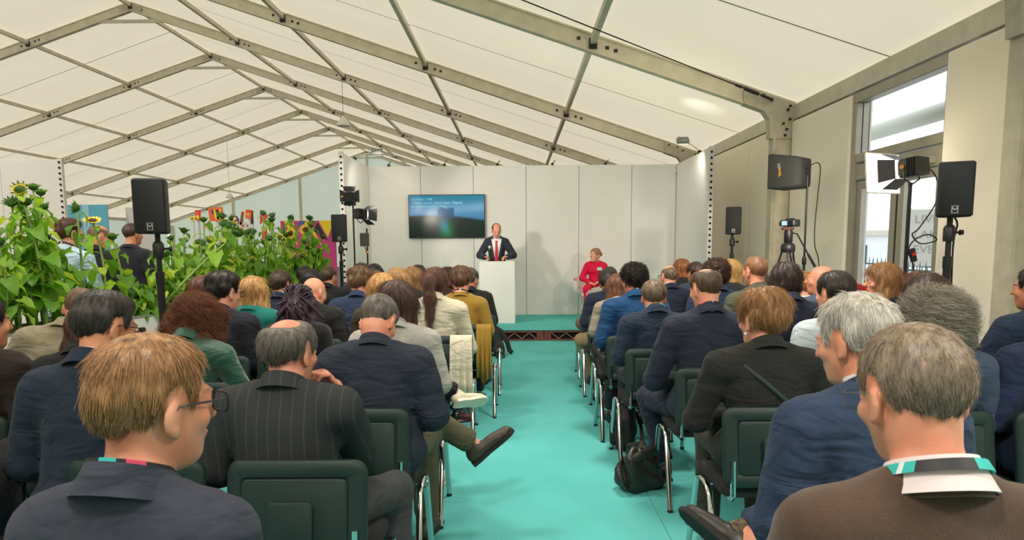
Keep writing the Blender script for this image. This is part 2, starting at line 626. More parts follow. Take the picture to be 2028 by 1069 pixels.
dbar(YD0, YD1, 3.12, 3.23, 'head_rail', d=0.14)
dbar(YD0, YD1, 2.44, 2.54, 'transom_rail', d=0.12)
dbar(YD0, YD1, 2.24, 2.42, 'closer_rail', d=0.1)
dbar(YD1 - 0.1, YD1, 0, 3.12, 'jamb', d=0.14)
dbar(YD0, YD0 + 0.08, 0, 3.12, 'jamb', d=0.14)
dbar(YD0 + 0.08, YD1 - 0.1, 2.54, 3.12, 'transom_pane', M_glass, d=0.012)
for a, b in ((6.26, 6.98), (7.02, 7.82)):
    lf = dbar(a, a + 0.1, 0.03, 2.24, 'stile', d=0.06)
    dbar(b - 0.1, b, 0.03, 2.24, 'stile', d=0.06)
    dbar(a + 0.1, b - 0.1, 2.15, 2.24, 'leaf_rail', d=0.06)
    dbar(a + 0.1, b - 0.1, 0.86, 0.97, 'leaf_rail', d=0.06)
    dbar(a + 0.1, b - 0.1, 0.03, 0.18, 'leaf_rail', d=0.06)
    dbar(a + 0.1, b - 0.1, 0.97, 2.15, 'door_pane', M_glass, d=0.01)
    dbar(a + 0.1, b - 0.1, 0.18, 0.86, 'door_pane', M_glass, d=0.01)
    o = dbar(a + 0.08, b - 0.08, 1.0, 1.065, 'panic_bar', M_red, x=dx - 0.09, d=0.06)
    o['label'] = 'red push bar across the door leaf'
    dbar(a + 0.1, a + 0.5, 2.27, 2.33, 'door_closer', M_alu2, x=dx - 0.08, d=0.06)
dbar(6.985, 7.015, 0.03, 2.24, 'meeting_seal', M_black, d=0.05)
# what stands outside the door
M_canvas = mat('rolled_canvas', (196, 200, 190), 0.7)
o = MB().tube([(4.75, 5.2, 2.98), (4.75, 9.2, 2.98)], 0.1, 14).build('canopy_roll', M_canvas, None, True)
tag(o, 'rolled pale canvas canopy hanging outside above the glass door', 'canopy')
M_sign = mat('grey_banner', (178, 176, 164), 0.7)
M_signtext = mat('faded_banner_lettering', (140, 138, 128), 0.8)
sg_ = thing('banner', 'grey lettered banner on posts outside the glass door', 'banner', (9.3, 14.6, 0), math.radians(-32))
MB().box((0, 0, 1.62), (1.35, 0.03, 1.25)).build('banner_sheet', M_sign, sg_)
for s in (-1, 1):
    MB().tube([(s * 0.66, 0.03, 0), (s * 0.66, 0.03, 2.28)], 0.022, 8).build('post', M_alu2, sg_)
for i, tx in enumerate(('LIVE THE', 'LAKE', 'EVENT')):
    label_text(tx, 0.25, M_signtext, sg_, T(-0.58, -0.022, 1.95 - 0.33 * i) @ RX(90))
M_railing = mat('dark_green_iron', (40, 74, 64), 0.5)
M_farwall = mat('pale_render', (226, 228, 230), 0.9)
for k in range(2):
    rl = thing('railing', ('dark green iron railing seen low through the nearer door leaf', 'dark green iron railing seen low through the farther door leaf')[k], 'railing', (8.2 + k * 1.5, 13.0 + 5.0 * k, 0))
    mb = MB()
    for z in (0.25, 0.95):
        bar(mb, (0, -2.4, z), (0, 2.4, z), 0.03, 0.04)
    mb.build('rail', M_railing, rl)
    for i in range(25):
        mb = MB().tube([(0, -2.4 + 0.2 * i, 0), (0, -2.4 + 0.2 * i, 1.05), (0, -2.4 + 0.2 * i, 1.15)], [0.012, 0.012, 0.002], 6)
        mb.build('baluster', M_railing, rl)
for k, (x, y, wdt, h) in enumerate(((16, 28, 9, 1.8), (21, 41, 12, 2.1))):
    b = thing('site_cabin', ('low pale site cabin behind the green railing outside', 'long pale building standing farthest beyond the door')[k], 'building', (x, y, 0), math.radians(-25))
    MB().box((0, 0, h / 2), (wdt, 4, h)).build('wall', M_farwall, b)
    MB().box((0, 0, h + 0.06), (wdt + 0.3, 4.3, 0.12)).build('roof', M_alu2, b)
    for i in range(5):
        MB().box((-wdt / 2 + (i + 0.5) * wdt / 5, -2.02, h * 0.58), (wdt / 9, 0.05, h * 0.42)).build('window', M_railing, b)
# ------------------------------------------------------------------ stage platform, lectern, screen, tub chair
M_deck = mat('red_brown_deck_frame', (124, 66, 52), 0.5, 0.1, var=0.4, vscale=16, col2=(84, 44, 36))
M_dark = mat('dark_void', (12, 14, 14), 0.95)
M_white = mat('white_lacquer', (214, 213, 207), 0.4)
st = thing('stage_platform', 'low turquoise carpeted stage with red-brown lattice deck front', 'stage', (0.12, 0, 0))
SY, SZ = 10.56, 0.19
MB().box((0, (SY + 12.76) / 2, SZ - 0.012), (5.7, 12.76 - SY, 0.024), ch=0.004).build('carpet_top', M_stagecarpet, st)
for a, b in ((-2.84, -1.69), (-1.69, 0.31), (0.31, 2.31), (2.31, 2.84)):
    fr = MB().box(((a + b) / 2, SY + 0.03, 0.148), (b - a - 0.006, 0.03, 0.042), ch=0.003)
    fr.box(((a + b) / 2, SY + 0.03, 0.014), (b - a - 0.006, 0.03, 0.026), ch=0.003)
    for x in (a + 0.06, b - 0.06):
        fr.box((x, SY + 0.03, 0.08), (0.11, 0.028, 0.1))
    d = fr.build('deck_frame', M_deck, st)
    n = max(2, int(round((b - a - 0.24) / 0.115)))
    zz = MB()
    xs = [a + 0.12 + (b - a - 0.24) * i / n for i in range(n + 1)]
    for i in range(n):
        z0, z1 = (0.03, 0.125) if i % 2 else (0.125, 0.03)
        bar(zz, (xs[i], SY + 0.03, z0), (xs[i + 1], SY + 0.03, z1), 0.008, 0.008)
    zz.build('lattice', mat('pale_red_lattice', (190, 130, 112), 0.5), d)
    MB().box(((a + b) / 2, SY + 0.07, 0.08), (b - a - 0.02, 0.01, 0.11)).build('dark_void_sheet', M_dark, d)  # near-black sheet painted for the dark void behind the lattice

lc = thing('lectern', 'tall plain white lectern box on the stage', 'lectern', (-0.335, 11.36, SZ), math.radians(-1))
LW, LD, LH = 0.605, 0.42, 1.065
MB().box((0, 0.01, LH / 2), (LW, 0.02, LH), ch=0.002).build('front_panel', M_white, lc)
for s in (-1, 1):
    MB().box((s * (LW / 2 - 0.01), LD / 2 + 0.01, LH / 2), (0.02, LD - 0.024, LH), ch=0.002).build('side_panel', M_white, lc)
MB().box((0, LD / 2 + 0.01, LH - 0.02), (LW - 0.044, LD - 0.02, 0.02)).build('top_panel', M_white, lc)
MB().box((0, LD / 2 + 0.05, 0.5), (LW - 0.044, LD - 0.1, 0.02)).build('shelf', M_white, lc)
mk = thing('microphone', 'black handheld microphone standing upright on the lectern top', 'microphone', (-0.46, 11.5, SZ + LH - 0.01))
M_mic = mat('black_microphone', (26, 28, 28), 0.45)
MB().lathe([(0.06, 0), (0.06, 0.01), (0.012, 0.016), (0.012, 0.05)], 16).build('base', M_mic, mk)
MB().lathe([(0.016, 0.05), (0.02, 0.08), (0.024, 0.2), (0.026, 0.21)], 14).build('handle', M_mic, mk, True)
MB().lathe([(0.02, 0.21), (0.029, 0.222), (0.031, 0.245), (0.026, 0.268), (0.01, 0.28)], 14).build('grille', mat('silver_mesh', (170, 172, 170), 0.35, 0.8), mk, True)

# screen
tv = thing('wall_screen', 'large flat screen showing a coastal hill picture on the white back wall', 'screen', (-1.318, 12.745, 2.076))
TW, TH = 1.448, 0.815
MB().box((0, -0.02, 0), (TW, 0.04, TH), ch=0.006).build('housing', mat('black_screen_housing', (14, 15, 17), 0.3), tv)
MB().box((0, 0.0, 0), (0.5, 0.045, 0.4)).build('wall_bracket', M_black, tv)
NU, NV = 96, 54
uu, vv = np.meshgrid((np.arange(NU + 1)) / NU, (np.arange(NV + 1)) / NV, indexing='ij')
sky = np.stack([0.02 + 0.10 * (1 - vv) + 0.0 * uu, 0.22 + 0.02 * uu + 0.06 * (1 - vv), 0.36 + 0.22 * (1 - vv)], -1)
cl = np.exp(-((vv - 0.62 - 0.1 * uu) / 0.12) ** 2) * (0.35 + 0.65 * uu)
sky += cl[..., None] * np.array([0.16, 0.2, 0.22])
hill_y = 0.535 - 0.15 * np.clip(uu - 0.25, 0, 1) ** 0.9 - 0.02 * np.cos(uu * 5)
hm = 1 / (1 + np.exp(-(hill_y - vv) * 90))
hill = np.stack([0.006 + 0.012 * (1 - np.abs(uu - 0.75)) * vv * 2, 0.02 + 0.05 * np.exp(-((uu - 0.5) / 0.1) ** 2) + 0.03 * uu * vv, 0.014 + 0.02 * uu * vv], -1)
gl = np.exp(-((uu - 0.46) / 0.055) ** 2 - ((vv - 0.3) / 0.14) ** 2)
hill += gl[..., None] * np.array([0.0, 0.12, 0.28])
gl2 = np.exp(-((uu - 0.5) / 0.07) ** 2 - ((vv - 0.14) / 0.14) ** 2)
hill += gl2[..., None] * np.array([0.0, 0.14, 0.05])
pic = sky * (1 - hm[..., None]) + hill * hm[..., None]
blk = ((uu > 0.385) & (uu < 0.6) & (vv > 0.47 - 0.1 * (uu - 0.39)) & (vv < 0.695 + 0.012 * np.sin(uu * 60))) | ((uu > 0.4) & (uu < 0.45) & (vv > 0.6) & (vv < 0.735)) | ((uu > 0.575) & (uu < 0.6) & (vv > 0.6) & (vv < 0.72))
pic = np.where(blk[..., None], np.array([0.03, 0.12, 0.24]) * (0.6 + 0.9 * (vv[..., None] - 0.45) * 3), pic)
mb = MB()
for i in range(NU + 1):
    for j in range(NV + 1):
        mb.v.append(((i / NU - 0.5) * (TW - 0.03), -0.0415, (j / NV - 0.5) * (TH - 0.03)))
for i in range(NU):
    for j in range(NV):
        a = i * (NV + 1) + j
        mb.f.append((a, a + NV + 1, a + NV + 2, a + 1))
mb.m = [0] * len(mb.f)
M_scr = bpy.data.materials.new('screen_picture')
M_scr.use_nodes = True
nt = M_scr.node_tree
b = nt.nodes['Principled BSDF']
at = nt.nodes.new('ShaderNodeVertexColor')
at.layer_name = 'picture'
b.inputs['Base Color'].default_value = (0.004, 0.004, 0.005, 1)
b.inputs['Roughness'].default_value = 0.18
b.inputs['Specular IOR Level'].default_value = 0.25
nt.links.new(at.outputs[0], b.inputs['Emission Color'])
b.inputs['Emission Strength'].default_value = 0.85
so = mb.build('display', M_scr, tv)
ca = so.data.color_attributes.new('picture', 'FLOAT_COLOR', 'POINT')
buf = np.ones((len(mb.v), 4), np.float32)
buf[:, :3] = np.clip(pic.reshape(-1, 3), 0, 1)
ca.data.foreach_set('color', buf.ravel())
M_txt = mat('screen_lettering', (120, 190, 215), 0.5, emit=0.5)
for i, tx in enumerate(('Up Next: 12:00', '1 Nikon Square, Don\u2019t waste, Aligned', 'In association with 1.Com')):
    label_text(tx, 0.062, M_txt, so, T(-0.66, -0.043, 0.3 - 0.065 * i) @ RX(90))

# tub chair of the woman in red
tc_ = thing('tub_chair', 'pale white tub chair on the stage under the woman in red', 'chair', (1.42, 12.12, SZ), math.radians(178))
vs, fs = [], []
prof = [(0.22, 0.40), (0.31, 0.42), (0.385, 0.5), (0.415, 0.6), (0.425, 0.7), (0.405, 0.705), (0.39, 0.6), (0.35, 0.51), (0.26, 0.455), (0.05, 0.45)]
NA = 28
for k in range(NA + 1):
    a = math.radians(-215 + 250 * k / NA)
    back = 0.5 + 0.5 * -math.sin(a)
    for r, z in prof:
        zz = z + (0.08 * back if z > 0.55 else 0) * 1.3 - (0.05 if z > 0.55 else 0)
        vs.append((r * math.cos(a), r * math.sin(a), zz))
n = len(prof)
for k in range(NA):
    for i in range(n):
        j = (i + 1) % n
        fs.append((k * n + i, (k + 1) * n + i, (k + 1) * n + j, k * n + j))
fs.append(tuple(range(n)))
fs.append(tuple(NA * n + i for i in range(n - 1, -1, -1)))
M_tub = mat('pale_pink_white_shell', (224, 212, 208), 0.5)
MB().add(vs, fs).build('shell', M_tub, tc_, True)
MB().lathe([(0.26, 0.405), (0.30, 0.42), (0.30, 0.46), (0.27, 0.475)], 24).build('seat_pad', M_tub, tc_, True)
MB().lathe([(0.25, 0), (0.25, 0.012), (0.04, 0.03), (0.03, 0.1), (0.03, 0.4)], 20).build('pedestal', mat('chrome', (205, 205, 205), 0.12, 1.0), tc_, True)

# ------------------------------------------------------------------ stacking conference chairs
M_chrome = mat('chrome', (205, 205, 205), 0.12, 1.0)
M_shell = mat('dark_green_plastic', (27, 46, 43), 0.5, 0, bump=0.12, bscale=300, spec=0.4)
M_seat = mat('black_seat_fabric', (22, 25, 25), 0.9, 0, bump=0.2, bscale=300)


def bend(me_mb):
    me_mb.v = [(x, y + 0.9 * x * x, z) for x, y, z in me_mb.v]
    return me_mb


CH = {}


def chair_meshes():
    Mb = T(0, -0.215, 0.655) @ RX(-9) @ RX(90)
    out = rrect(0.475, 0.35, 0.055, 6)
    CH['backrest'] = bend(MB().slab(out, [(0.02, -0.022), (0.004, -0.014), (0, 0), (0.004, 0.01), (0.016, 0.016), (0.05, 0.0165), (0.058, 0.011)], 0, Mb)).mesh('backrest', M_shell, True)
    CH['back_panel'] = bend(MB().slab(rrect(0.35, 0.228, 0.02, 3), [(0, 0.006), (0, 0.0135), (0.004, 0.0155)], 0, Mb @ T(0, 0.0, 0))).mesh('back_panel', M_shell, True)
    CH['label_panel'] = bend(MB().slab(rrect(0.145, 0.15, 0.012, 3), [(0, 0.012), (0, 0.0185), (0.004, 0.0205)], 0, Mb @ T(-0.005, -0.03, 0))).mesh('label_panel', M_shell, True)
    CH['back_cushion'] = bend(MB().slab(rrect(0.43, 0.31, 0.05, 4), [(0, -0.02), (0.004, -0.034), (0.03, -0.042)], 0, Mb)).mesh('back_cushion', M_seat, True)
    CH['seat'] = MB().slab(rrect(0.47, 0.43, 0.06, 5), [(0.03, 0.425), (0.004, 0.432), (0, 0.445), (0.004, 0.468), (0.03, 0.482), (0.09, 0.476)], 0, T(0, 0.02, 0)).mesh('seat', M_seat, True)
    fr = MB()
    for s in (-1, 1):
        fr.tube([(s * 0.19, -0.1, 0.425), (s * 0.2, -0.19, 0.428), (s * 0.2, -0.215, 0.45), (s * 0.2, -0.2, 0.6)], 0.0125, 8, flat=1.4)
        fr.tube([(s * 0.2, -0.15, 0.422), (s * 0.2, 0.2, 0.422)], 0.012, 8)
        fr.tube([(s * 0.2, 0.02, 0.422), (s * 0.262, 0.02, 0.428)], 0.012, 8)
    fr.tube([(-0.2, -0.12, 0.42), (0.2, -0.12, 0.42)], 0.01, 8)
    fr.tube([(-0.2, 0.18, 0.42), (0.2, 0.18, 0.42)], 0.01, 8)
    CH['frame'] = fr.mesh('frame', M_chrome, True)
    for s, nm in ((-1, 'L'), (1, 'R')):
        CH['front' + nm] = MB().tube([(s * 0.262, 0.05, 0.436), (s * 0.262, 0.1, 0.43), (s * 0.262, 0.125, 0.405), (s * 0.266, 0.245, 0.012)], 0.0155, 10, flat=0.62).lathe([(0.017, 0), (0.017, 0.014)], 8, 1, T(s * 0.266, 0.246, 0)).mesh('leg', [M_chrome, M_black], True)
        CH['rear' + nm] = MB().tube([(s * 0.262, 0.05, 0.44), (s * 0.262, -0.05, 0.436), (s * 0.262, -0.085, 0.405), (s * 0.266, -0.225, 0.012)], 0.0155, 10, flat=0.62).lathe([(0.017, 0), (0.017, 0.014)], 8, 1, T(s * 0.266, -0.226, 0)).mesh('leg', [M_chrome, M_black], True)
    CH['hook'] = MB().tube([(0.27, -0.03, 0.43), (0.285, -0.05, 0.425), (0.29, -0.02, 0.42), (0.285, 0.02, 0.43), (0.27, 0.01, 0.44)], 0.004, 6).mesh('linking_hook', M_chrome, True)


chair_meshes()


def chair(x, y, label, rz=0.0, group='conference chairs in rows'):
    t = thing('conference_chair', label, 'chair', (x, y, 0), math.radians(rz), group)
    bk = link('backrest', CH['backrest'], t)
    link('back_panel', CH['back_panel'], bk)
    link('label_panel', CH['label_panel'], bk)
    link('back_cushion', CH['back_cushion'], bk)
    link('seat', CH['seat'], t)
    link('frame', CH['frame'], t)
    for k in ('frontL', 'frontR', 'rearL', 'rearR'):
        link('leg', CH[k], t)
    link('linking_hook', CH['hook'], t)
    return t
# ------------------------------------------------------------------ raised planter full of sunflowers along the left
PA, PB = np.array([-4.0, 3.45]), np.array([-2.66, 9.65])
_pd = (PB - PA) / np.linalg.norm(PB - PA)
_pn = np.array([-_pd[1], _pd[0]])          # away from the audience
PL = float(np.linalg.norm(PB - PA))
pang = math.atan2(_pd[1], _pd[0])
M_pbox = mat('white_planter_board', (226, 224, 216), 0.5, 0, var=0.03, vscale=2)
M_soil = mat('dark_soil', (58, 46, 34), 0.95, 0, var=0.5, vscale=18, bump=0.6, bscale=50)
pl = thing('planter', 'long raised planter of white boards filled with soil along the seating', 'planter', (PA[0], PA[1], 0), pang)
nb = 6
for i in range(nb):
    a, b = PL * i / nb, PL * (i + 1) / nb
    for yy in (0.0, 0.52):
        MB().box(((a + b) / 2, yy, 0.45), (b - a - 0.005, 0.025, 0.9), ch=0.003).build('board', M_pbox, pl)
for xx in (0.01, PL - 0.01):
    MB().box((xx, 0.26, 0.45), (0.025, 0.49, 0.9), ch=0.003).build('end_board', M_pbox, pl)
for yy in (0.0, 0.52):
    MB().box((PL / 2, yy, 0.905), (PL, 0.04, 0.012)).build('top_trim', mat('grey_edge_trim', (150, 150, 142), 0.5, 0.3), pl)
MB().box((PL / 2, 0.26, 0.42), (PL - 0.06, 0.48, 0.82)).build('soil', M_soil, pl)


def leaf_mat(name, c):
    m = mat(name, c, 0.5, 0, var=0.22, vscale=5.0, bump=0.3, bscale=24)
    nt = m.node_tree
    b = nt.nodes['Principled BSDF']
    tr = nt.nodes.new('ShaderNodeBsdfTranslucent')
    c2 = lin((min(255, c[0] + 36), min(255, c[1] + 40), c[2]))
    tr.inputs[0].default_value = c2
    mx = nt.nodes.new('ShaderNodeMixShader')
    mx.inputs[0].default_value = 0.45
    nt.links.new(b.outputs[0], mx.inputs[1])
    nt.links.new(tr.outputs[0], mx.inputs[2])
    nt.links.new(mx.outputs[0], nt.nodes['Material Output'].inputs[0])
    return m


M_leaf = [leaf_mat('leaf_green_%s' % n, c) for n, c in (('deep', (92, 142, 44)), ('mid', (116, 168, 52)), ('light', (148, 192, 62)), ('yellow', (184, 204, 74)))]
M_stem = mat('sunflower_stem', (138, 168, 86), 0.6, 0, var=0.25, vscale=10)
M_bud = leaf_mat('bud_green', (66, 112, 40))
M_petal = mat('yellow_petal', (238, 206, 60), 0.6, 0, var=0.2, vscale=20)
M_disc = mat('sunflower_disc', (70, 46, 24), 0.9, 0, bump=0.5, bscale=200)


def leaf_mesh(k, m):
    r = random.Random(k)
    ws = [0.10, 0.43, 0.47, 0.38, 0.24, 0.10, 0.0]
    ts = [0.0, 0.06, 0.25, 0.48, 0.72, 0.9, 1.0]
    back = [0.0, -0.17, -0.05, 0, 0, 0, 0]
    fold = 0.22 + 0.16 * r.random()
    droop = 0.25 + 0.5 * r.random()
    wav = 0.05 + 0.05 * r.random()
    vs, fs = [], []
    for i, t in enumerate(ts):
        z0 = -droop * t * t
        for j, s in enumerate((-1, -0.55, 0, 0.55, 1)):
            w = ws[i] * (1 + 0.08 * (r.random() - 0.5))
            vs.append((s * w, t + back[i] * abs(s), z0 + fold * abs(s) * w + wav * math.sin(i * 2.4 + j * 1.9) * abs(s)))
    for i in range(len(ts) - 1):
        for j in range(4):
            a = i * 5 + j
            fs.append((a, a + 1, a + 6, a + 5))
    return MB().add(vs, fs).mesh('leaf', m, 'all')


LEAF = [leaf_mesh(k, M_leaf[(0, 1, 1, 2, 0, 2, 1, 3)[k % 8]]) for k in range(16)]


def petal_ring(nm, n, r0, r1, wd, m, lift):
    mb = MB()
    for k in range(n):
        a = 2 * PI * k / n + 0.1 * math.sin(k * 7)
        L = r1 * (0.85 + 0.25 * abs(math.sin(k * 3.7)))
        M = Matrix.Rotation(a, 4, 'Z')
        mb.add([(r0, 0, 0), (r0 + (L - r0) * 0.45, wd, lift * 0.5), (L, 0, lift), (r0 + (L - r0) * 0.45, -wd, lift * 0.5), (r0 + (L - r0) * 0.5, 0, lift * 0.5 - 0.006)], [(0, 4, 1), (1, 4, 2), (2, 4, 3), (3, 4, 0)], 0, M)
    return mb.mesh(nm, m, 'all')


PETALS = petal_ring('petals', 17, 0.03, 0.085, 0.014, M_petal, 0.012)
SEPALS = petal_ring('sepals', 11, 0.012, 0.06, 0.011, M_bud, 0.03)
DISC = MB().lathe([(0.036, -0.012), (0.038, 0.0), (0.03, 0.012), (0.012, 0.016)], 14).mesh('flower_disc', M_disc, True)
BUD = MB().lathe([(0.012, -0.02), (0.032, -0.005), (0.034, 0.012), (0.02, 0.03), (0.006, 0.036)], 12).mesh('bud', M_bud, True)
PLANTS = []
SUN_WORDS = ('tall', 'slender', 'leafy', 'leaning', 'broad-leaved', 'pale-stemmed')


def sunflower(bx, by, tx, ty, tz, nleaf, big, flower, label, r, face=None, first=0.22):
    t = thing('sunflower', label, 'plant', (bx, by, 0.82), 0, 'sunflowers in the planter')
    H = tz - 0.82
    wob = (r.uniform(-0.05, 0.05), r.uniform(-0.05, 0.05))

    def pos(f):
        return Vector(((tx - bx) * f ** 1.2 + wob[0] * math.sin(PI * f), (ty - by) * f ** 1.2 + wob[1] * math.sin(PI * f), H * f))
    mb = MB()
    NS = 7
    mb.tube([tuple(pos(i / NS)) for i in range(NS + 1)], [0.012 * big * (1 - 0.6 * i / NS) + 0.002 for i in range(NS + 1)], 6)
    a = r.uniform(0, 6.28)
    lv = []
    for i in range(nleaf):
        f = first + (0.97 - first) * (i + 0.3) / nleaf
        p = pos(f)
        a += 2.4 + r.uniform(-0.3, 0.3)
        el = r.uniform(0.1, 0.6) + (0.35 if f > 0.85 else 0)
        d = Vector((math.cos(a) * math.cos(el), math.sin(a) * math.cos(el), math.sin(el)))
        pl_ = big * (0.12 - 0.08 * f) * r.uniform(0.7, 1.2)
        q = p + d * pl_
        mb.tube([tuple(p), tuple(p + d * pl_ * 0.5 + Vector((0, 0, 0.01))), tuple(q)], [0.004 * big, 0.003 * big, 0.0025 * big], 5)
        sc = big * r.uniform(0.09, 0.165) * (1.0 - 0.5 * max(0, f - 0.55) / 0.45)
        lv.append((q, a, el, sc))
    mb.build('stem', M_stem, t, 'all')
    for q, a, el, sc in lv:
        o = link('leaf', LEAF[r.randrange(16)], t)
        o.location = q
        o.rotation_euler = Euler((r.uniform(-0.5, 0.1) - 0.25, r.uniform(-0.35, 0.35), a - PI / 2), 'XYZ')
        o.scale = (sc, sc, sc)
    tp = pos(1.0)
    if flower == 2:
        h = link('flower_disc', DISC, t)
        pe = link('petals', PETALS, h)
        link('sepals', SEPALS, h).location = (0, 0, -0.02)
    else:
        h = link('bud', BUD, t)
        link('sepals', SEPALS, h)
        if flower == 1:
            p2 = link('petals', PETALS, h)
            p2.scale = (0.55, 0.55, 1.2)
            p2.location = (0, 0, 0.012)
    h.location = tp
    d = Vector(face) if face is not None else Vector((r.uniform(-0.6, 0.6), r.uniform(-0.9, 0.2), r.uniform(0.2, 1)))
    h.rotation_euler = d.to_track_quat('Z', 'Y').to_euler()
    s = big * r.uniform(0.85, 1.15)
    h.scale = (s, s, s)
    return t


def planter_pt(s, u):
    q = PA + _pd * s * PL + _pn * (0.06 + 0.4 * u)
    return float(q[0]), float(q[1])


def top_line(px):
    pts = [(-300, 330), (0, 400), (60, 370), (110, 420), (125, 530), (200, 555), (290, 545), (330, 470), (390, 440), (520, 435), (620, 440), (680, 470), (800, 500)]
    for (a, ya), (b, yb) in zip(pts, pts[1:]):
        if a <= px <= b:
            return ya + (yb - ya) * (px - a) / (b - a)
    return 460


_r = random.Random(5)
NPL = 104
plant_rows = []
for i in range(NPL):
    s = (i + 0.5) / NPL
    s = 0.03 + 0.95 * s
    bx, by = planter_pt(s, _r.random())
    plant_rows.append((s, bx, by))
near_words = {0: 'with big drooping leaves', 1: 'with closed spiky buds', 2: 'with a pale upright stem', 3: 'with yellowing lower leaves', 4: 'leaning over the boards'}
for i, (s, bx, by) in enumerate(plant_rows):
    px = 1014 + FPX * bx / by
    ytop = top_line(px) + _r.uniform(-22, 75)
    tx, ty = bx + _r.uniform(-0.12, 0.12), by + _r.uniform(-0.12, 0.12)
    tz = float(np.clip(CAMH + (478 - ytop) * by / FPX, 1.05, 2.15))
    big = 1.15 if by < 5.2 else 1.0
    nl = 19 if by < 6 else 15
    fl = 0 if _r.random() < 0.75 else 1
    sec = next(k for k, q in enumerate((90, 240, 330, 440, 560, 2000)) if px < q)
    lab = ('big-leaved sunflower plant at the near end of the planter', 'low sunflower plant in front of the standing men', 'low sunflower plant around the left speaker pole', 'mid-height sunflower plant right of the left speaker', 'tall sunflower plant below the bright placards', 'tall sunflower plant at the stage end of the planter')[sec]
    sp = sunflower(bx, by, tx, ty, tz, nl, big, fl, lab, _r)
    sp['group'] = ('sunflowers at the near end', 'sunflowers before the standing men', 'sunflowers around the speaker pole', 'sunflowers right of the speaker', 'sunflowers below the placards', 'sunflowers at the stage end')[sec]
# the plants whose heads can be picked out in the photograph
for px, py, s, fl, face, lab in (
        (66, 372, 0.16, 0, (0, 0, 1), 'tallest sunflower plant, bare stem and leaf tuft against the white panel'),
        (152, 412, 0.36, 1, (-1, -0.3, 0.2), 'sunflower with half-open bud hanging over the blue-shirted man'),
        (183, 437, 0.42, 2, (0.2, -0.4, 1), 'sunflower with small bright flower before the bald man'),
        (222, 470, 0.46, 0, (0, 0, 1), 'thin budding sunflower between the two dark-shirted men'),
        (457, 523, 0.72, 2, (0.1, -1, 0.1), 'sunflower with pale flower low above the dark-haired man with glasses'),
        (403, 436, 0.68, 0, (0, 0, 1), 'budding sunflower below the orange placard'),
        (538, 436, 0.80, 1, (0, 0, 1), 'sunflower with open head turned up below the red triangle'),
        (606, 455, 0.87, 2, (0.2, -1, 0.3), 'sunflower with yellow flower right before the yellow triangles'),
        (576, 462, 0.84, 2, (-0.3, -1, 0.2), 'sunflower with yellow flower drooping beside the pink triangle'),
        (612, 432, 0.90, 0, (0, 0, 1), 'sunflower with spiky top before the gable post'),
        (640, 470, 0.93, 1, (0, 0, 1), 'sunflower nearest the left stage speaker'),
        (42, 430, 0.12, 0, (0, 0, 1), 'broad sunflower plant with large folded leaves at the near planter end')):
    s = min((k / 200 for k in range(4, 197)), key=lambda v: abs(1014 + FPX * planter_pt(v, 0.3)[0] / planter_pt(v, 0.3)[1] - px))
    bx, by = planter_pt(s, 0.3)
    q = atY(px, py, by)
    bx = bx * 0.7 + q[0] * 0.3
    bx = min(max(bx, planter_pt(s, 1.0)[0] + 0.01), planter_pt(s, 0.0)[0] - 0.01)
    sunflower(bx, by, float(q[0]), by, float(q[2]), 9, 1.1, fl, lab, _r, face, first=0.3)
# the long stem leaning across the foliage
q0, q1 = atY(372, 690, 6.2), atY(470, 462, 6.75)
bx, by = planter_pt(0.47, 0.25)
sunflower(bx, by, float(q1[0]), 6.75, float(q1[2]), 5, 1.4, 0, 'sunflower with long pale stem leaning diagonally over the others', _r, first=0.75)
# ------------------------------------------------------------------ people: one smooth-blended body surface each, grown from a posed skeleton
def axis(lo, hi, coarse, fine):
    out = [lo]
    x = lo
    while x < hi:
        h = coarse
        for a, b, s in fine:
            if a - h * 0.5 <= x <= b:
                h = min(h, s)
        x += h
        out.append(x)
    return np.array(out, np.float32)


def smin(a, b, k):
    h = np.clip(0.5 + 0.5 * (b - a) / k, 0, 1)
    return b + (a - b) * h - k * h * (1 - h)


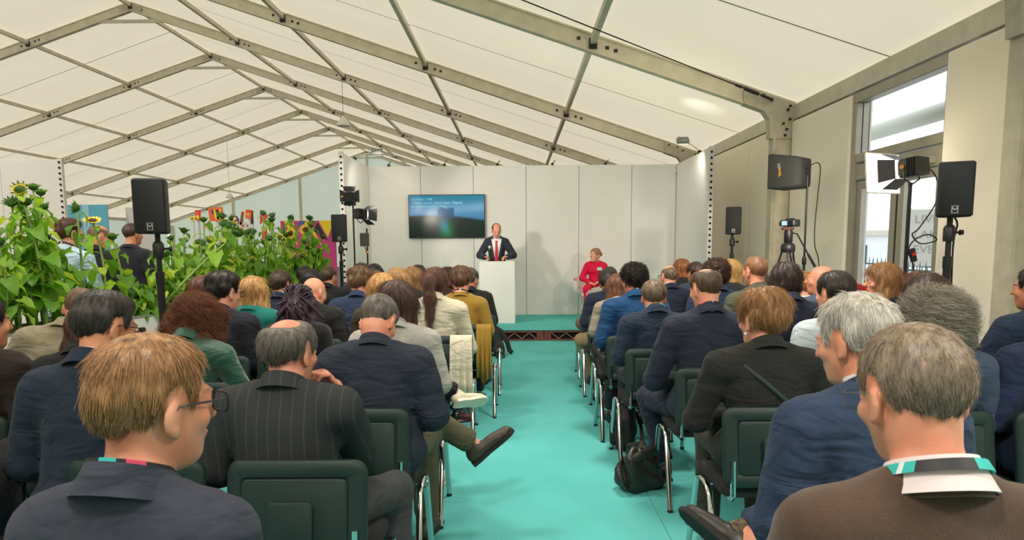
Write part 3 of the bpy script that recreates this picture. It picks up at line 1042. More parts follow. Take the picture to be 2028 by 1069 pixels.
class Field:
    def __init__(s, ax):
        s.x, s.y, s.z = ax
        s.F = np.full((len(s.x), len(s.y), len(s.z)), 1.0, np.float32)

    def sub(s, lo, hi):
        i = [max(0, int(np.searchsorted(a, l)) - 1) for a, l in zip((s.x, s.y, s.z), lo)]
        j = [min(len(a), int(np.searchsorted(a, h)) + 1) for a, h in zip((s.x, s.y, s.z), hi)]
        if any(b - a < 1 for a, b in zip(i, j)):
            return None
        sl = tuple(slice(a, b) for a, b in zip(i, j))
        return sl, s.x[sl[0]][:, None, None], s.y[sl[1]][None, :, None], s.z[sl[2]][None, None, :]

    def prim(s, p, inf=0.0, k=0.03, op='u'):
        m = k + 0.035 + inf
        if p[0] == 'e':
            c, r, R = p[1], p[2], p[3]
            rm = max(r) + m
            q = s.sub(c - rm, c + rm)
            if q is None:
                return
            sl, X, Y, Z = q
            dx, dy, dz = X - c[0], Y - c[1], Z - c[2]
            u = [(R[0, i] * dx + R[1, i] * dy + R[2, i] * dz) for i in range(3)]
            r = [v + inf for v in r]
            k0 = np.sqrt(sum((u[i] / r[i]) ** 2 for i in range(3))) + 1e-9
            k1 = np.sqrt(sum((u[i] / r[i] ** 2) ** 2 for i in range(3))) + 1e-9
            d = k0 * (k0 - 1.0) / k1
        else:
            a, b, ra, rb = p[1:5]
            rm = max(ra, rb) + m
            q = s.sub(np.minimum(a, b) - rm, np.maximum(a, b) + rm)
            if q is None:
                return
            sl, X, Y, Z = q
            ba = b - a
            L = float(ba @ ba) + 1e-9
            t = np.clip(((X - a[0]) * ba[0] + (Y - a[1]) * ba[1] + (Z - a[2]) * ba[2]) / L, 0, 1)
            d = np.sqrt((X - a[0] - t * ba[0]) ** 2 + (Y - a[1] - t * ba[1]) ** 2 + (Z - a[2] - t * ba[2]) ** 2) - (ra + t * (rb - ra)) - inf
        d = d.astype(np.float32)
        if op == 'u':
            s.F[sl] = smin(s.F[sl], d, k)
        else:                       # carve
            s.F[sl] = -smin(-s.F[sl], d, k)

    def wrinkle(s, amp, seed, fr=26.0):
        r = np.random.default_rng(seed)
        X, Y, Z = s.x[:, None, None], s.y[None, :, None], s.z[None, None, :]
        N = 0
        for i in range(5):
            d = r.normal(size=3)
            d[2] *= 1.5
            d *= fr * (0.5 + 0.45 * i) / np.linalg.norm(d)
            N = N + np.sin(d[0] * X + d[1] * Y + d[2] * Z + r.uniform(0, 6)) / (1 + 0.5 * i)
        s.F += (amp * N).astype(np.float32)

    def mesh(s):
        return nets(s.F, s.x, s.y, s.z)


def nets(F, xs, ys, zs):
    S = F < 0
    c = S[:-1, :-1, :-1].astype(np.int8)
    for di, dj, dk in ((1, 0, 0), (0, 1, 0), (0, 0, 1), (1, 1, 0), (1, 0, 1), (0, 1, 1), (1, 1, 1)):
        c = c + S[di:S.shape[0] - 1 + di, dj:S.shape[1] - 1 + dj, dk:S.shape[2] - 1 + dk]
    act = (c > 0) & (c < 8)
    I, J, K = np.nonzero(act)
    idx = np.full(act.shape, -1, np.int32)
    idx[I, J, K] = np.arange(len(I))
    acc = np.zeros((len(I), 3))
    cnt = np.zeros(len(I))
    ax = (xs, ys, zs)
    for d in range(3):
        o1, o2 = [a for a in range(3) if a != d]
        for e1 in (0, 1):
            for e2 in (0, 1):
                p = [I, J, K]
                p[o1] = p[o1] + e1
                p[o2] = p[o2] + e2
                q = list(p)
                q[d] = q[d] + 1
                fa, fb = F[tuple(p)], F[tuple(q)]
                cr = (fa < 0) != (fb < 0)
                t = np.where(cr, fa / np.where(cr, fa - fb, 1), 0)
                P = np.stack([ax[0][p[0]], ax[1][p[1]], ax[2][p[2]]], 1).astype(float)
                P[:, d] += t * (ax[d][q[d]] - ax[d][p[d]])
                acc += P * cr[:, None]
                cnt += cr
    V = acc / cnt[:, None]
    quads = []
    for d in range(3):
        o1, o2 = (d + 1) % 3, (d + 2) % 3
        sl0 = [slice(None)] * 3
        sl1 = [slice(None)] * 3
        sl0[d], sl1[d] = slice(0, -1), slice(1, None)
        a, b = S[tuple(sl0)], S[tuple(sl1)]
        ch = a != b
        g = [np.arange(n) for n in ch.shape]
        pos = np.array(np.nonzero(ch))
        ok = (pos[o1] > 0) & (pos[o2] > 0) & (pos[o1] < F.shape[o1] - 1) & (pos[o2] < F.shape[o2] - 1)
        pos = pos[:, ok]
        ins = a[tuple(pos)]
        qs = []
        for e1, e2 in ((-1, -1), (0, -1), (0, 0), (-1, 0)):
            p = pos.copy()
            p[o1] += e1
            p[o2] += e2
            qs.append(idx[p[0], p[1], p[2]])
        Q = np.stack(qs, 1)
        Q[~ins] = Q[~ins][:, ::-1]
        quads.append(Q)
    return V, np.concatenate(quads)


def np_mesh(name, V, Q, mats, mi=None, smooth=True):
    me = bpy.data.meshes.new(name)
    n, m = len(V), len(Q)
    me.vertices.add(n)
    me.vertices.foreach_set('co', V.astype(np.float32).ravel())
    me.loops.add(m * 4)
    me.loops.foreach_set('vertex_index', Q.astype(np.int32).ravel())
    me.polygons.add(m)
    me.polygons.foreach_set('loop_start', np.arange(0, m * 4, 4, dtype=np.int32))
    for x in mats:
        me.materials.append(x)
    if mi is not None:
        me.polygons.foreach_set('material_index', mi.astype(np.int32))
    me.polygons.foreach_set('use_smooth', np.full(m, smooth))
    me.update(calc_edges=True)
    return me


def rot(h, p, r):
    """yaw about z (left +), pitch (down +), roll (to the right +), in degrees"""
    return np.array((RZ(h) @ RX(-p) @ RY(r)).to_3x3())


def sm(x, a, b):
    t = np.clip((x - a) / (b - a), 0, 1)
    return t * t * (3 - 2 * t)


class Pose:
    """world-free skeleton, person-local: feet on z=0, hips near the origin, facing +y."""

    def __init__(s, P):
        s.P = P
        tf, w = P.get('tf', 1.0), P.get('w', 1.0)
        st_ = P.get('stand')
        s.hip = np.array([0, -0.045, 0.598]) if not st_ else np.array([0, 0, 0.97])
        s.T = rot(P.get('twist', 0), P.get('lean', 4), P.get('roll', 0))
        s.tf, s.w = tf, w
        s.Hs = P.get('hs', 1.0)
        s.Rh = s.T @ rot(P.get('hy', 0), P.get('hp', 0), P.get('hr', 0))
        s.hc = s.t(0, P.get('hf', 0.03), 0.652)
        s.hc = s.hc + s.Rh @ np.array([0, 0.012, 0.0])

    def t(s, x, y, z):
        return s.hip + s.T @ np.array([x * s.w, y, z * s.tf])

    def h(s, x, y, z):
        return s.hc + s.Rh @ (np.array([x, y, z]) * s.Hs)

    def te(s, c, r):
        return ('e', s.t(*c), (r[0] * s.w, r[1], r[2] * s.tf), s.T)

    def tc(s, a, b, ra, rb):
        return ('c', s.t(*a), s.t(*b), ra, rb)

    def he(s, c, r, R=None):
        return ('e', s.h(*c), tuple(v * s.Hs for v in r), s.Rh if R is None else s.Rh @ R)

    def hcone(s, a, b, ra, rb):
        return ('c', s.h(*a), s.h(*b), ra * s.Hs, rb * s.Hs)

    def skull(s):
        fem = s.P.get('fem')
        j = 0.9 if fem else 1.0
        return [(s.he((0, -0.012, 0.032), (0.0755, 0.095, 0.086)), 0.03), (s.he((0, 0.028, -0.03), (0.0605 * j, 0.066, 0.087)), 0.03),
                (s.he((0, 0.054, -0.093), (0.034 * j, 0.034, 0.027)), 0.03), (s.he((0, 0.0, -0.052), (0.057 * j, 0.06, 0.045)), 0.03)]

    def face(s):
        o = [(s.hcone((0, 0.094, 0.012), (0, 0.112, -0.024), 0.008, 0.0135), 0.014), (s.he((0, 0.086, 0.024), (0.046, 0.016, 0.011)), 0.015),
             (s.he((0, 0.09, -0.056), (0.022, 0.012, 0.008)), 0.008), (s.he((0, 0.088, -0.068), (0.019, 0.012, 0.007)), 0.006)]
        for q in (-1, 1):
            o.append((s.he((q * 0.034, 0.081, 0.005), (0.0145, 0.0125, 0.0105)), 0.004))
            o.append((s.he((q * 0.045, 0.06, -0.024), (0.022, 0.02, 0.018)), 0.02))
            Re = np.array((RZ(q * 22) @ RX(-10)).to_3x3())
            o.append((s.he((q * 0.078, -0.008, -0.012), (0.0085, 0.022, 0.033), Re), 0.006))
            o.append((s.he((q * 0.08, -0.003, -0.04), (0.008, 0.012, 0.012), Re), 0.008))
        return o

    def limbs(s):
        P = s.P
        out = {}
        for q, n in ((-1, 'L'), (1, 'R')):
            sh = s.t(q * 0.172, -0.012, 0.425)
            el = np.array(P['el' + n]) if 'el' + n in P else s.t(q * 0.232, 0.015, 0.175)
            wr = np.array(P['wr' + n]) if 'wr' + n in P else (np.array([q * 0.095 + s.t(0, 0, 0.1)[0] * 0.5, 0.245, 0.672]) if not P.get('stand') else s.t(q * 0.22, 0.1, -0.05))
            if P.get('stand'):
                kn, an = np.array([q * 0.1, 0.02, 0.5]), np.array([q * 0.11, -0.02, 0.09])
                hp = np.array([q * 0.09, 0, 0.93])
            else:
                hp = s.hip + np.array([q * 0.09, 0.02, -0.035])
                kn, an = np.array([q * 0.13, 0.38, 0.562]), np.array([q * 0.13, 0.37, 0.09])
            kn = np.array(P.get('kn' + n, kn), float)
            an = np.array(P.get('an' + n, an), float)
            ft = np.array(P['ft' + n], float) if 'ft' + n in P else np.array([q * 0.03, 0.16, -0.03])
            out[n] = dict(sh=sh, el=el, wr=wr, hp=hp, kn=kn, an=an, ft=ft, hd=P.get('hd' + n))
        return out

    def torso(s):
        b = s.P.get('belly', 0.0)
        fem = s.P.get('fem')
        r = [(s.te((0, 0.0, 0.02), (0.165, 0.118, 0.11)), 0.05), (s.te((0, 0.012 + b * 0.4, 0.15), ((0.138 if not fem else 0.122) + b * 0.5, 0.10 + b, 0.14)), 0.05),
             (s.te((0, 0.004, 0.32), (0.15, 0.102 + b * 0.4, 0.15)), 0.05), (s.tc((-0.135, -0.012, 0.425), (0.135, -0.012, 0.425), 0.058, 0.058), 0.05)]
        for q in (-1, 1):
            r.append((s.tc((q * 0.11, -0.018, 0.452), (q * 0.03, -0.02, 0.515), 0.034, 0.036), 0.04))
            if fem:
                r.append((s.te((q * 0.066, 0.085, 0.31), (0.055, 0.05, 0.055)), 0.04))
        return r

    def neck(s):
        f = 0.86 if s.P.get('fem') else 1.0
        return [(('c', s.t(0, -0.02, 0.47), s.h(0, -0.022, -0.055), 0.058 * f, 0.053 * f), 0.03)]

    def arms(s, L):
        f = s.P.get('af', 1.0) * (0.88 if s.P.get('fem') else 1.0)
        r = []
        for n in 'LR':
            l = L[n]
            r += [(('c', l['sh'], l['el'], 0.058 * f, 0.043 * f), 0.04), (('c', l['el'], l['wr'], 0.042 * f, 0.028 * f), 0.03)]
        return r

    def hands(s, L):
        r = []
        for q, n in ((-1, 'L'), (1, 'R')):
            l = L[n]
            d = l['wr'] - l['el']
            d = d / np.linalg.norm(d)
            if l['hd'] is not None:
                d = np.array(l['hd'][0], float)
                d /= np.linalg.norm(d)
                up = np.array(l['hd'][1], float)
            else:
                up = np.array([q * 0.2, -0.2, 1.0])
            sd = np.cross(d, up)
            sd /= np.linalg.norm(sd)
            up = np.cross(sd, d)
            W = l['wr']
            curl = l['hd'][2] if l['hd'] is not None and len(l['hd']) > 2 else 0.35
            pk = W + d * 0.075
            Rm = np.stack([sd, d, up], 1)
            r.append((('e', W + d * 0.045, (0.041, 0.05, 0.016), Rm), 0.015))
            for i, (ox, ln) in enumerate(((-0.03, 0.066), (-0.0105, 0.076), (0.0105, 0.071), (0.03, 0.056))):
                b0 = W + d * (0.082 - 0.004 * abs(i - 1.3)) + sd * ox
                a1, a2 = curl * 1.1 + 0.05 * i, curl * 2.6 + 0.08 * i
                b1 = b0 + (d * math.cos(a1) - up * math.sin(a1)) * ln * 0.55
                b2 = b1 + (d * math.cos(a2) - up * math.sin(a2)) * ln * 0.5
                r += [(('c', b0, b1, 0.0098, 0.009), 0.004), (('c', b1, b2, 0.009, 0.0075), 0.003)]
            tq = -q if l['hd'] is None else (l['hd'][3] if len(l['hd']) > 3 else -q)
            side = sd * (1 if np.dot(sd, np.array([tq, 0, 0])) > 0 else -1)
            t0 = W + d * 0.022 + side * 0.03
            t1 = W + d * 0.052 + side * 0.054 - up * 0.012
            t2 = t1 + d * 0.026 + side * 0.002 - up * 0.01
            r += [(('c', t0, t1, 0.0135, 0.011), 0.008), (('c', t1, t2, 0.011, 0.0085), 0.003)]
        return r

    def legs(s, L):
        r = []
        f = s.P.get('lf', 1.0)
        for n in 'LR':
            l = L[n]
            r += [(('c', l['hp'], l['kn'], 0.083 * f, 0.058 * f), 0.05), (('c', l['kn'], l['an'], 0.054 * f, 0.036 * f), 0.03)]
        return r

    def feet(s, L):
        r = []
        for n in 'LR':
            l = L[n]
            a, ft = l['an'], l['ft']
            if a[2] < 0.16:
                r.append((('c', a + np.array([0, 0, -0.035]), a + np.array([ft[0], ft[1], 0.035 - a[2]]) * 0.9, 0.03, 0.02), 0.02))
            else:
                up = (l['kn'] - a) / np.linalg.norm(l['kn'] - a)
                d = ft / np.linalg.norm(ft)
                up = up - d * (up @ d)
                up /= np.linalg.norm(up)
                r.append((('c', a - up * 0.045, a - up * 0.05 + d * 0.13, 0.028, 0.018), 0.02))
        return r


HAIRV = {}


def build_fields(pz, res, fine):
    P = pz.P
    L = pz.limbs()
    pts = np.array([pz.hip, pz.hc] + [l[k] for l in L.values() for k in ('sh', 'el', 'wr', 'kn', 'an')] + [l['an'] + l['ft'] for l in L.values()] + [l['wr'] + (l['wr'] - l['el']) / np.linalg.norm(l['wr'] - l['el']) * 0.15 for l in L.values()])
    lo, hi = pts.min(0) - 0.2, pts.max(0) + 0.2
    lo[2] = max(lo[2], -0.02)
    hb = (pz.hc - 0.15, pz.hc + 0.15)
    return L, lo, hi, hb


def make_body(pz, res=0.026, fine=0.011, handres=None):
    L, lo, hi, hb = build_fields(pz, res, fine)
    fx = [[(hb[0][d], hb[1][d], fine)] for d in range(3)]
    if handres:
        for n in handres[1]:
            l = L[n]
            c = l['wr'] + (np.array(l['hd'][0]) if l['hd'] is not None else (l['wr'] - l['el'])) / np.linalg.norm(np.array(l['hd'][0]) if l['hd'] is not None else (l['wr'] - l['el'])) * 0.07
            for d in range(3):
                fx[d].append((c[d] - 0.11, c[d] + 0.11, handres[0]))
    F = Field([axis(lo[d], hi[d], res, fx[d]) for d in range(3)])
    for g in (pz.torso(), pz.neck(), pz.arms(L), pz.legs(L), pz.feet(L), pz.skull(), pz.face(), pz.hands(L)):
        for p, k in g:
            F.prim(p, 0, k)
    for q in (-1, 1):                         # shallow eye sockets
        F.prim(pz.he((q * 0.034, 0.1, 0.006), (0.017, 0.012, 0.011)), 0, 0.008, 'c')
        F.prim(pz.he((q * 0.034, 0.081, 0.005), (0.0135, 0.0125, 0.0105)), 0, 0.002)
    V, Q = F.mesh()
    C = V[Q].mean(1)
    H = ((C - pz.hc) @ pz.Rh) / pz.Hs
    mi = np.zeros(len(Q), int)
    ax, ay, az = np.abs(H[:, 0]), H[:, 1], H[:, 2]
    lips = (((H[:, 0]) / 0.023) ** 2 + ((az + 0.062) / 0.0105) ** 2 < 1) & (ay > 0.075)
    mi[lips] = 1
    ew = (((ax - 0.034) / 0.0115) ** 2 + ((az - 0.005) / 0.0065) ** 2 < 1) & (ay > 0.07)
    mi[ew] = 2
    ei = ((ax - 0.034) ** 2 + (az - 0.005) ** 2 < 0.0058 ** 2) & (ay > 0.07)
    mi[ei] = 3
    br = (np.abs(az - 0.028 + 0.1 * (ax - 0.03) ** 2 * 40) < 0.0034) & (ax > 0.017) & (ax < 0.05) & (ay > 0.055)
    mi[br] = 4
    return V, Q, mi, L


def make_top(pz, L, inf, res, seed, wr_amp, sleeve=1.0, hem=-0.07, flare=0.012):
    P = pz.P
    pts = np.array([pz.hip, pz.t(0, 0, 0.55)] + [l[k] for l in L.values() for k in ('sh', 'el', 'wr')])
    lo, hi = pts.min(0) - 0.21, pts.max(0) + 0.16
    F = Field([axis(lo[d], hi[d], res, []) for d in range(3)])
    for p, k in pz.torso():
        F.prim(p, inf, k)
    F.prim(('c', pz.t(0, -0.022, 0.40), pz.t(0, -0.02, 0.465), 0.06, 0.056), inf, 0.04)
    for q in (-1, 1):
        if P.get('pads'):
            F.prim(pz.tc((q * 0.085, -0.016, 0.45), (q * 0.178, -0.014, 0.446), 0.03, 0.03), inf, 0.03)
        F.prim(pz.te((q * 0.158, -0.012, 0.43), (0.052, 0.052, 0.042)), inf, 0.04)
    F.prim(pz.te((0, 0.0, -0.01), (0.172, 0.128, 0.1)), inf + flare, 0.05)
    f = P.get('af', 1.0) * (0.88 if P.get('fem') else 1.0)
    for n in 'LR':
        l = L[n]
        F.prim(('c', l['sh'], l['el'], 0.057 * f, 0.044 * f), inf, 0.016)
        w = l['el'] + (l['wr'] - l['el']) * (0.93 * sleeve)
        F.prim(('c', l['el'], w, 0.046 * f, 0.034 * f), inf * 0.9, 0.02)
    F.wrinkle(wr_amp, seed)
    if P.get('pads') and res < 0.022:              # armhole seams and the centre back seam
        X, Y, Z = F.x[:, None, None], F.y[None, :, None], F.z[None, None, :]
        for q, n in ((-1, 'L'), (1, 'R')):
            l = L[n]
            nv = (l['el'] - l['sh']) / np.linalg.norm(l['el'] - l['sh']) * 0.45 + pz.T @ np.array([q * 1.0, 0, 0.1])
            nv /= np.linalg.norm(nv)
            c = l['sh'] - nv * 0.004
            dp = (X - c[0]) * nv[0] + (Y - c[1]) * nv[1] + (Z - c[2]) * nv[2]
            rr = (X - c[0]) ** 2 + (Y - c[1]) ** 2 + (Z - c[2]) ** 2
            F.F += (0.0045 * np.exp(-(dp / 0.011) ** 2) * (rr < 0.02)).astype(np.float32)
        tx = (X - pz.hip[0]) * pz.T[0, 0] + (Y - pz.hip[1]) * pz.T[1, 0] + (Z - pz.hip[2]) * pz.T[2, 0]
        F.F += (0.002 * np.exp(-(tx / 0.009) ** 2) * (Y < pz.hip[1] + 0.02)).astype(np.float32)
    # hem and neck cuts in the torso frame
    X, Y, Z = F.x[:, None, None] - pz.hip[0], F.y[None, :, None] - pz.hip[1], F.z[None, None, :] - pz.hip[2]
    tz = X * pz.T[0, 2] + Y * pz.T[1, 2] + Z * pz.T[2, 2]
    ty = X * pz.T[0, 1] + Y * pz.T[1, 1] + Z * pz.T[2, 1]
    tx = X * pz.T[0, 0] + Y * pz.T[1, 0] + Z * pz.T[2, 0]
    armz = np.abs(tx) > 0.205 * pz.w
    near_arm = armz | (ty > 0.15)
    cut = np.where(near_arm, -1.0, hem - tz).astype(np.float32)
    F.F = np.maximum(F.F, cut)
    F.F = np.maximum(F.F, (tz - (0.535 - 0.55 * np.maximum(ty, -0.03)) * pz.tf).astype(np.float32) if P.get('vneck', True) else F.F)
    if P.get('tie') and inf > 0.015:
        zf = tz / pz.tf
        wedge = np.maximum(np.maximum(np.abs(tx) - (0.014 + 0.075 * np.clip((zf - 0.06) / 0.42, 0, 1)), 0.03 - ty), 0.03 - zf)
        F.F = np.maximum(F.F, -wedge.astype(np.float32))
    return F.mesh()


def make_trousers(pz, L, res, seed, inf=0.014, short=1.0):
    pts = np.array([pz.hip] + [l[k] for l in L.values() for k in ('hp', 'kn', 'an')])
    lo, hi = pts.min(0) - 0.19, pts.max(0) + 0.17
    F = Field([axis(lo[d], hi[d], res, []) for d in range(3)])
    F.prim(pz.te((0, 0.0, 0.02), (0.165, 0.118, 0.11)), inf, 0.05)
    f = pz.P.get('lf', 1.0)
    for n in 'LR':
        l = L[n]
        F.prim(('c', l['hp'], l['kn'], 0.088 * f, 0.062 * f), inf, 0.045)
        a = l['kn'] + (l['an'] - l['kn']) * short
        F.prim(('c', l['kn'], a + (l['an'] - l['kn']) * 0.0, 0.058 * f, 0.05 * f), inf, 0.03)
    F.wrinkle(0.0022, seed + 3, 22)
    for n in 'LR':                             # flat trouser hem at the ankle
        l = L[n]
        d = (l['an'] - l['kn'])
        d /= np.linalg.norm(d)
        e = l['an'] - d * (0.02 + (1 - short) * 0.4)
        X, Y, Z = F.x[:, None, None] - e[0], F.y[None, :, None] - e[1], F.z[None, None, :] - e[2]
        pl_ = X * d[0] + Y * d[1] + Z * d[2]
        rad = X * X + Y * Y + Z * Z
        F.F = np.where(rad < 0.03, np.maximum(F.F, pl_.astype(np.float32)), F.F)
    return F.mesh()


def make_shoe(a, ft, boot, kn, res=0.011):
    """one shoe: heel, vamp, toe, sole; ft runs from ankle to toe tip"""
    L = np.linalg.norm(ft * np.array([1, 1, 1]))
    flat = a[2] < 0.16
    d = ft.copy()
    up = np.array([0, 0, 1.0])
    if flat:
        d[2] = 0
    else:
        up = (kn - a) / np.linalg.norm(kn - a)
    d /= np.linalg.norm(d)
    up = up - d * (up @ d)
    up /= np.linalg.norm(up)
    sd = np.cross(d, up)
    base = a - up * (0.085 if not flat else a[2] - 0.004)
    lo, hi = np.minimum(base, base + d * 0.22) - 0.12, np.maximum(base, base + d * 0.22) + 0.16
    F = Field([axis(lo[i], hi[i], res, []) for i in range(3)])
    Rm = np.stack([sd, d, up], 1)

    def e(y, z, r):
        return ('e', base + d * y + up * z, r, Rm)
    F.prim(e(-0.035, 0.045, (0.036, 0.045, 0.045)), 0, 0.03)
    F.prim(e(0.06, 0.04, (0.038, 0.08, 0.036)), 0, 0.03)
    F.prim(e(0.145, 0.03, (0.043, 0.065, 0.028)), 0, 0.03)
    sh = (kn - a) / np.linalg.norm(kn - a)
    F.prim(('c', base + up * 0.06 - d * 0.01, a + sh * (0.085 if boot else 0.0), 0.038, 0.044 if boot else 0.036), 0, 0.03)
    X, Y, Z = F.x[:, None, None] - base[0], F.y[None, :, None] - base[1], F.z[None, None, :] - base[2]
    pu = (X * up[0] + Y * up[1] + Z * up[2])
    F.F = np.maximum(F.F, (0.006 - pu).astype(np.float32))
    if boot:
        F.F = np.maximum(F.F, ((F.x[:, None, None] - a[0]) * sh[0] + (F.y[None, :, None] - a[1]) * sh[1] + (F.z[None, None, :] - a[2]) * sh[2] - 0.085).astype(np.float32))
    V, Q = F.mesh()
    # sole: outline plate
    out = [(-0.03, -0.075), (0.03, -0.075), (0.037, -0.03), (0.034, 0.04), (0.045, 0.12), (0.042, 0.18), (0.02, 0.213), (-0.02, 0.213), (-0.042, 0.18), (-0.045, 0.12), (-0.034, 0.04), (-0.037, -0.03)]
    Ms = Matrix(((sd[0], d[0], up[0], base[0]), (sd[1], d[1], up[1], base[1]), (sd[2], d[2], up[2], base[2]), (0, 0, 0, 1)))
    so = MB().slab(out, [(0.003, -0.004), (0, 0.0), (0, 0.016), (0.004, 0.018)], 0, Ms)
    so.slab([(-0.032, -0.078), (0.032, -0.078), (0.037, -0.01), (-0.037, -0.01)], [(0.002, -0.0045), (0, 0.0), (0, 0.012)], 0, Ms)
    return V, Q, so


def zline(y, kind):
    if kind == 'nape':
        return np.interp(y, [-0.12, -0.075, -0.045, -0.03, -0.016, 0.012, 0.03, 0.042, 0.056, 0.07, 0.085, 0.1], [-0.072, -0.078, -0.068, -0.05, 0.012, 0.02, -0.022, -0.02, 0.03, 0.058, 0.075, 0.09])
    return np.interp(y, [-0.12, -0.02, 0.02, 0.05, 0.07, 0.085, 0.1], [-0.4, -0.4, -0.06, 0.02, 0.055, 0.075, 0.09])


def make_hair(pz, hair, res, seed):
    """hair shell in person space; hair = dict(kind, t, bald, amp, ...)"""
    k = hair['k']
    t0 = hair.get('t', 0.018)
    long_ = k in ('long', 'bob', 'pony', 'curly', 'curlylong', 'wavy', 'braids', 'halfup')
    low = {'long': 0.36, 'halfup': 0.42, 'bob': 0.16, 'wavy': 0.3, 'curlylong': 0.24, 'pony': 0.4, 'braids': 0.2}.get(k, 0.14)
    r = np.random.default_rng(seed)
    c = pz.hc
    lo, hi = c - np.array([0.2, 0.24, low + 0.02]), c + np.array([0.2, 0.2, 0.2])
    F = Field([axis(lo[d], hi[d], res, []) for d in range(3)])
    for p, kk in pz.skull():
        F.prim(p, 0.0, kk)
    D = np.where(F.F >= 0.999, 0.2, F.F)
    X, Y, Z = np.broadcast_arrays(F.x[:, None, None] - c[0], F.y[None, :, None] - c[1], F.z[None, None, :] - c[2])
    R, hs = pz.Rh, pz.Hs
    hx = (X * R[0, 0] + Y * R[1, 0] + Z * R[2, 0]) / hs
    hy = (X * R[0, 1] + Y * R[1, 1] + Z * R[2, 1]) / hs
    hz = (X * R[0, 2] + Y * R[1, 2] + Z * R[2, 2]) / hs
    zl = zline(hy, 'nape' if not long_ or k == 'pony' else 'long')
    if k in ('short', 'bun', 'pony'):
        zl = zl + sm(-hy, 0.03, 0.07) * (-0.014 + 0.036 * np.minimum(np.abs(hx) / 0.06, 1.2) ** 2)
    mask = sm(hz - zl, -0.002, hair.get('soft', 0.05 if k == 'short' else 0.024))
    th = t0 * (0.55 + 0.45 * sm(hz, -0.06, 0.07))
    if k == 'short':
        th = t0 * (0.12 + 0.88 * sm(hz - zl, 0.0, 0.085))
    th = th + hair.get('top', 0.0) * sm(hz, 0.05, 0.11)
    th = th + hair.get('backv', 0.0) * sm(-hy, 0.02, 0.08) * sm(hz, -0.06, 0.02)
    if hair.get('bald'):
        by, bz, br = hair['bald']
        d2 = np.sqrt(hx ** 2 + (hy - by) ** 2 + (hz - bz) ** 2)
        mask = mask * sm(d2, br * 0.55, br * 1.45)
    off = th * mask - 0.006 * (1 - mask)
    G = D - off * hs
    F.F = G.astype(np.float32)
    if k in ('long', 'halfup', 'wavy', 'bob', 'curlylong', 'braids'):
        wd = hair.get('wd', 0.0)
        ln = hair.get('ln', {'long': 0.27, 'halfup': 0.33, 'bob': 0.07, 'wavy': 0.22, 'curlylong': 0.14, 'braids': 0.1}[k])
        dn = np.array([0, 0, -1.0]) * 0.75 + pz.Rh @ np.array([0, -0.12, -1.0]) * 0.25
        bx = hair.get('bx', 1.0)
        for q in (-0.052 * bx, 0.0, 0.052 * bx):
            a = pz.h(q, -0.045 + abs(q) * 0.25, 0.02)
            b = a + dn * (ln + 0.02) + np.array([q * (0.35 + wd * 6), -0.028 + abs(q) * 0.5, 0])
            F.prim(('c', a, b, 0.062 * (0.55 + 0.45 * bx), 0.046 if k != 'long' else 0.036), 0, 0.03)
        for q in (-1, 1):
            a = pz.h(q * 0.07 * (0.4 + 0.6 * bx), 0.01, 0.03)
            b = pz.h(q * (0.085 * (0.3 + 0.7 * bx) + wd), 0.005, -0.1 if bx == 1 else -0.05) + np.array([0, 0, -max(0, ln - 0.14) * 0.5])
            F.prim(('c', a, b, 0.034, 0.032 + wd * 0.3), 0, 0.03)
    if k in ('curlylong', 'curly'):
        for i in range(34):
            v = r.normal(size=3)
            v[1] -= 0.7
            v /= np.linalg.norm(v)
            if v[1] > 0.25 and v[2] < 0.5:
                continue
            cs = 0.9 if k == 'curly' else 1.0
            q = pz.h(v[0] * 0.1 * hair.get('cw', 1.0) * cs, v[1] * 0.105 * cs, 0.02 + v[2] * 0.09 * cs)
            if k == 'curlylong' and r.random() < 0.5:
                q = q + np.array([r.uniform(-0.05, 0.05), -0.01, -r.uniform(0.05, 0.16)])
            rc = 0.026 if k == 'curly' else 0.034
            F.prim(('e', q, (rc, rc, rc), np.eye(3)), 0, 0.02)
    if k == 'pony':
        a = pz.h(0, -0.105, 0.075)
        b = pz.h(0.004, -0.16, 0.03)
        p = [a, b, pz.h(0.01, -0.17, -0.1), pz.h(0.008, -0.15, -0.24), pz.h(0.0, -0.14, -0.36)]
        rr = [0.028, 0.036, 0.042, 0.034, 0.008]
        for i in range(4):
            F.prim(('c', p[i], p[i + 1], rr[i], rr[i + 1]), 0, 0.02)
    if k == 'bun':
        F.prim(pz.he((0, -0.125, 0.03), (0.04, 0.035, 0.036)), 0, 0.01)
    if k == 'halfup':
        F.prim(pz.he((0, -0.10, 0.075), (0.03, 0.022, 0.02)), 0, 0.015)
    # locks: ridges running down the head
    ang = np.arctan2(hx, -hy)
    A = hair.get('amp', 0.003) * (0.6 if res < 0.01 else 1)
    fr = hair.get('fr', 14)
    ph = r.uniform(0, 6, 6)
    if k in ('curly', 'curlylong'):
        N = np.sin(hx * 95 + ph[0] + 2 * np.sin(hz * 50)) * np.sin(hy * 90 + ph[1]) + np.sin(hz * 100 + ph[2] + 2 * np.sin(hx * 60)) * 0.8
    else:
        N = np.sin(ang * fr + ph[0] + 1.6 * np.sin(hz * 22 + ph[1])) + 0.6 * np.sin(ang * fr * 2.3 + ph[2] + 2.0 * np.sin(hz * 30 + ph[3])) + 0.5 * np.sin(hz * 60 + 3 * np.sin(ang * 3 + ph[4]))
    F.F = (F.F + A * N * sm(-F.F + off * hs, -0.03, 0.0) * (mask if not long_ else 1)).astype(np.float32)
    return F.mesh()


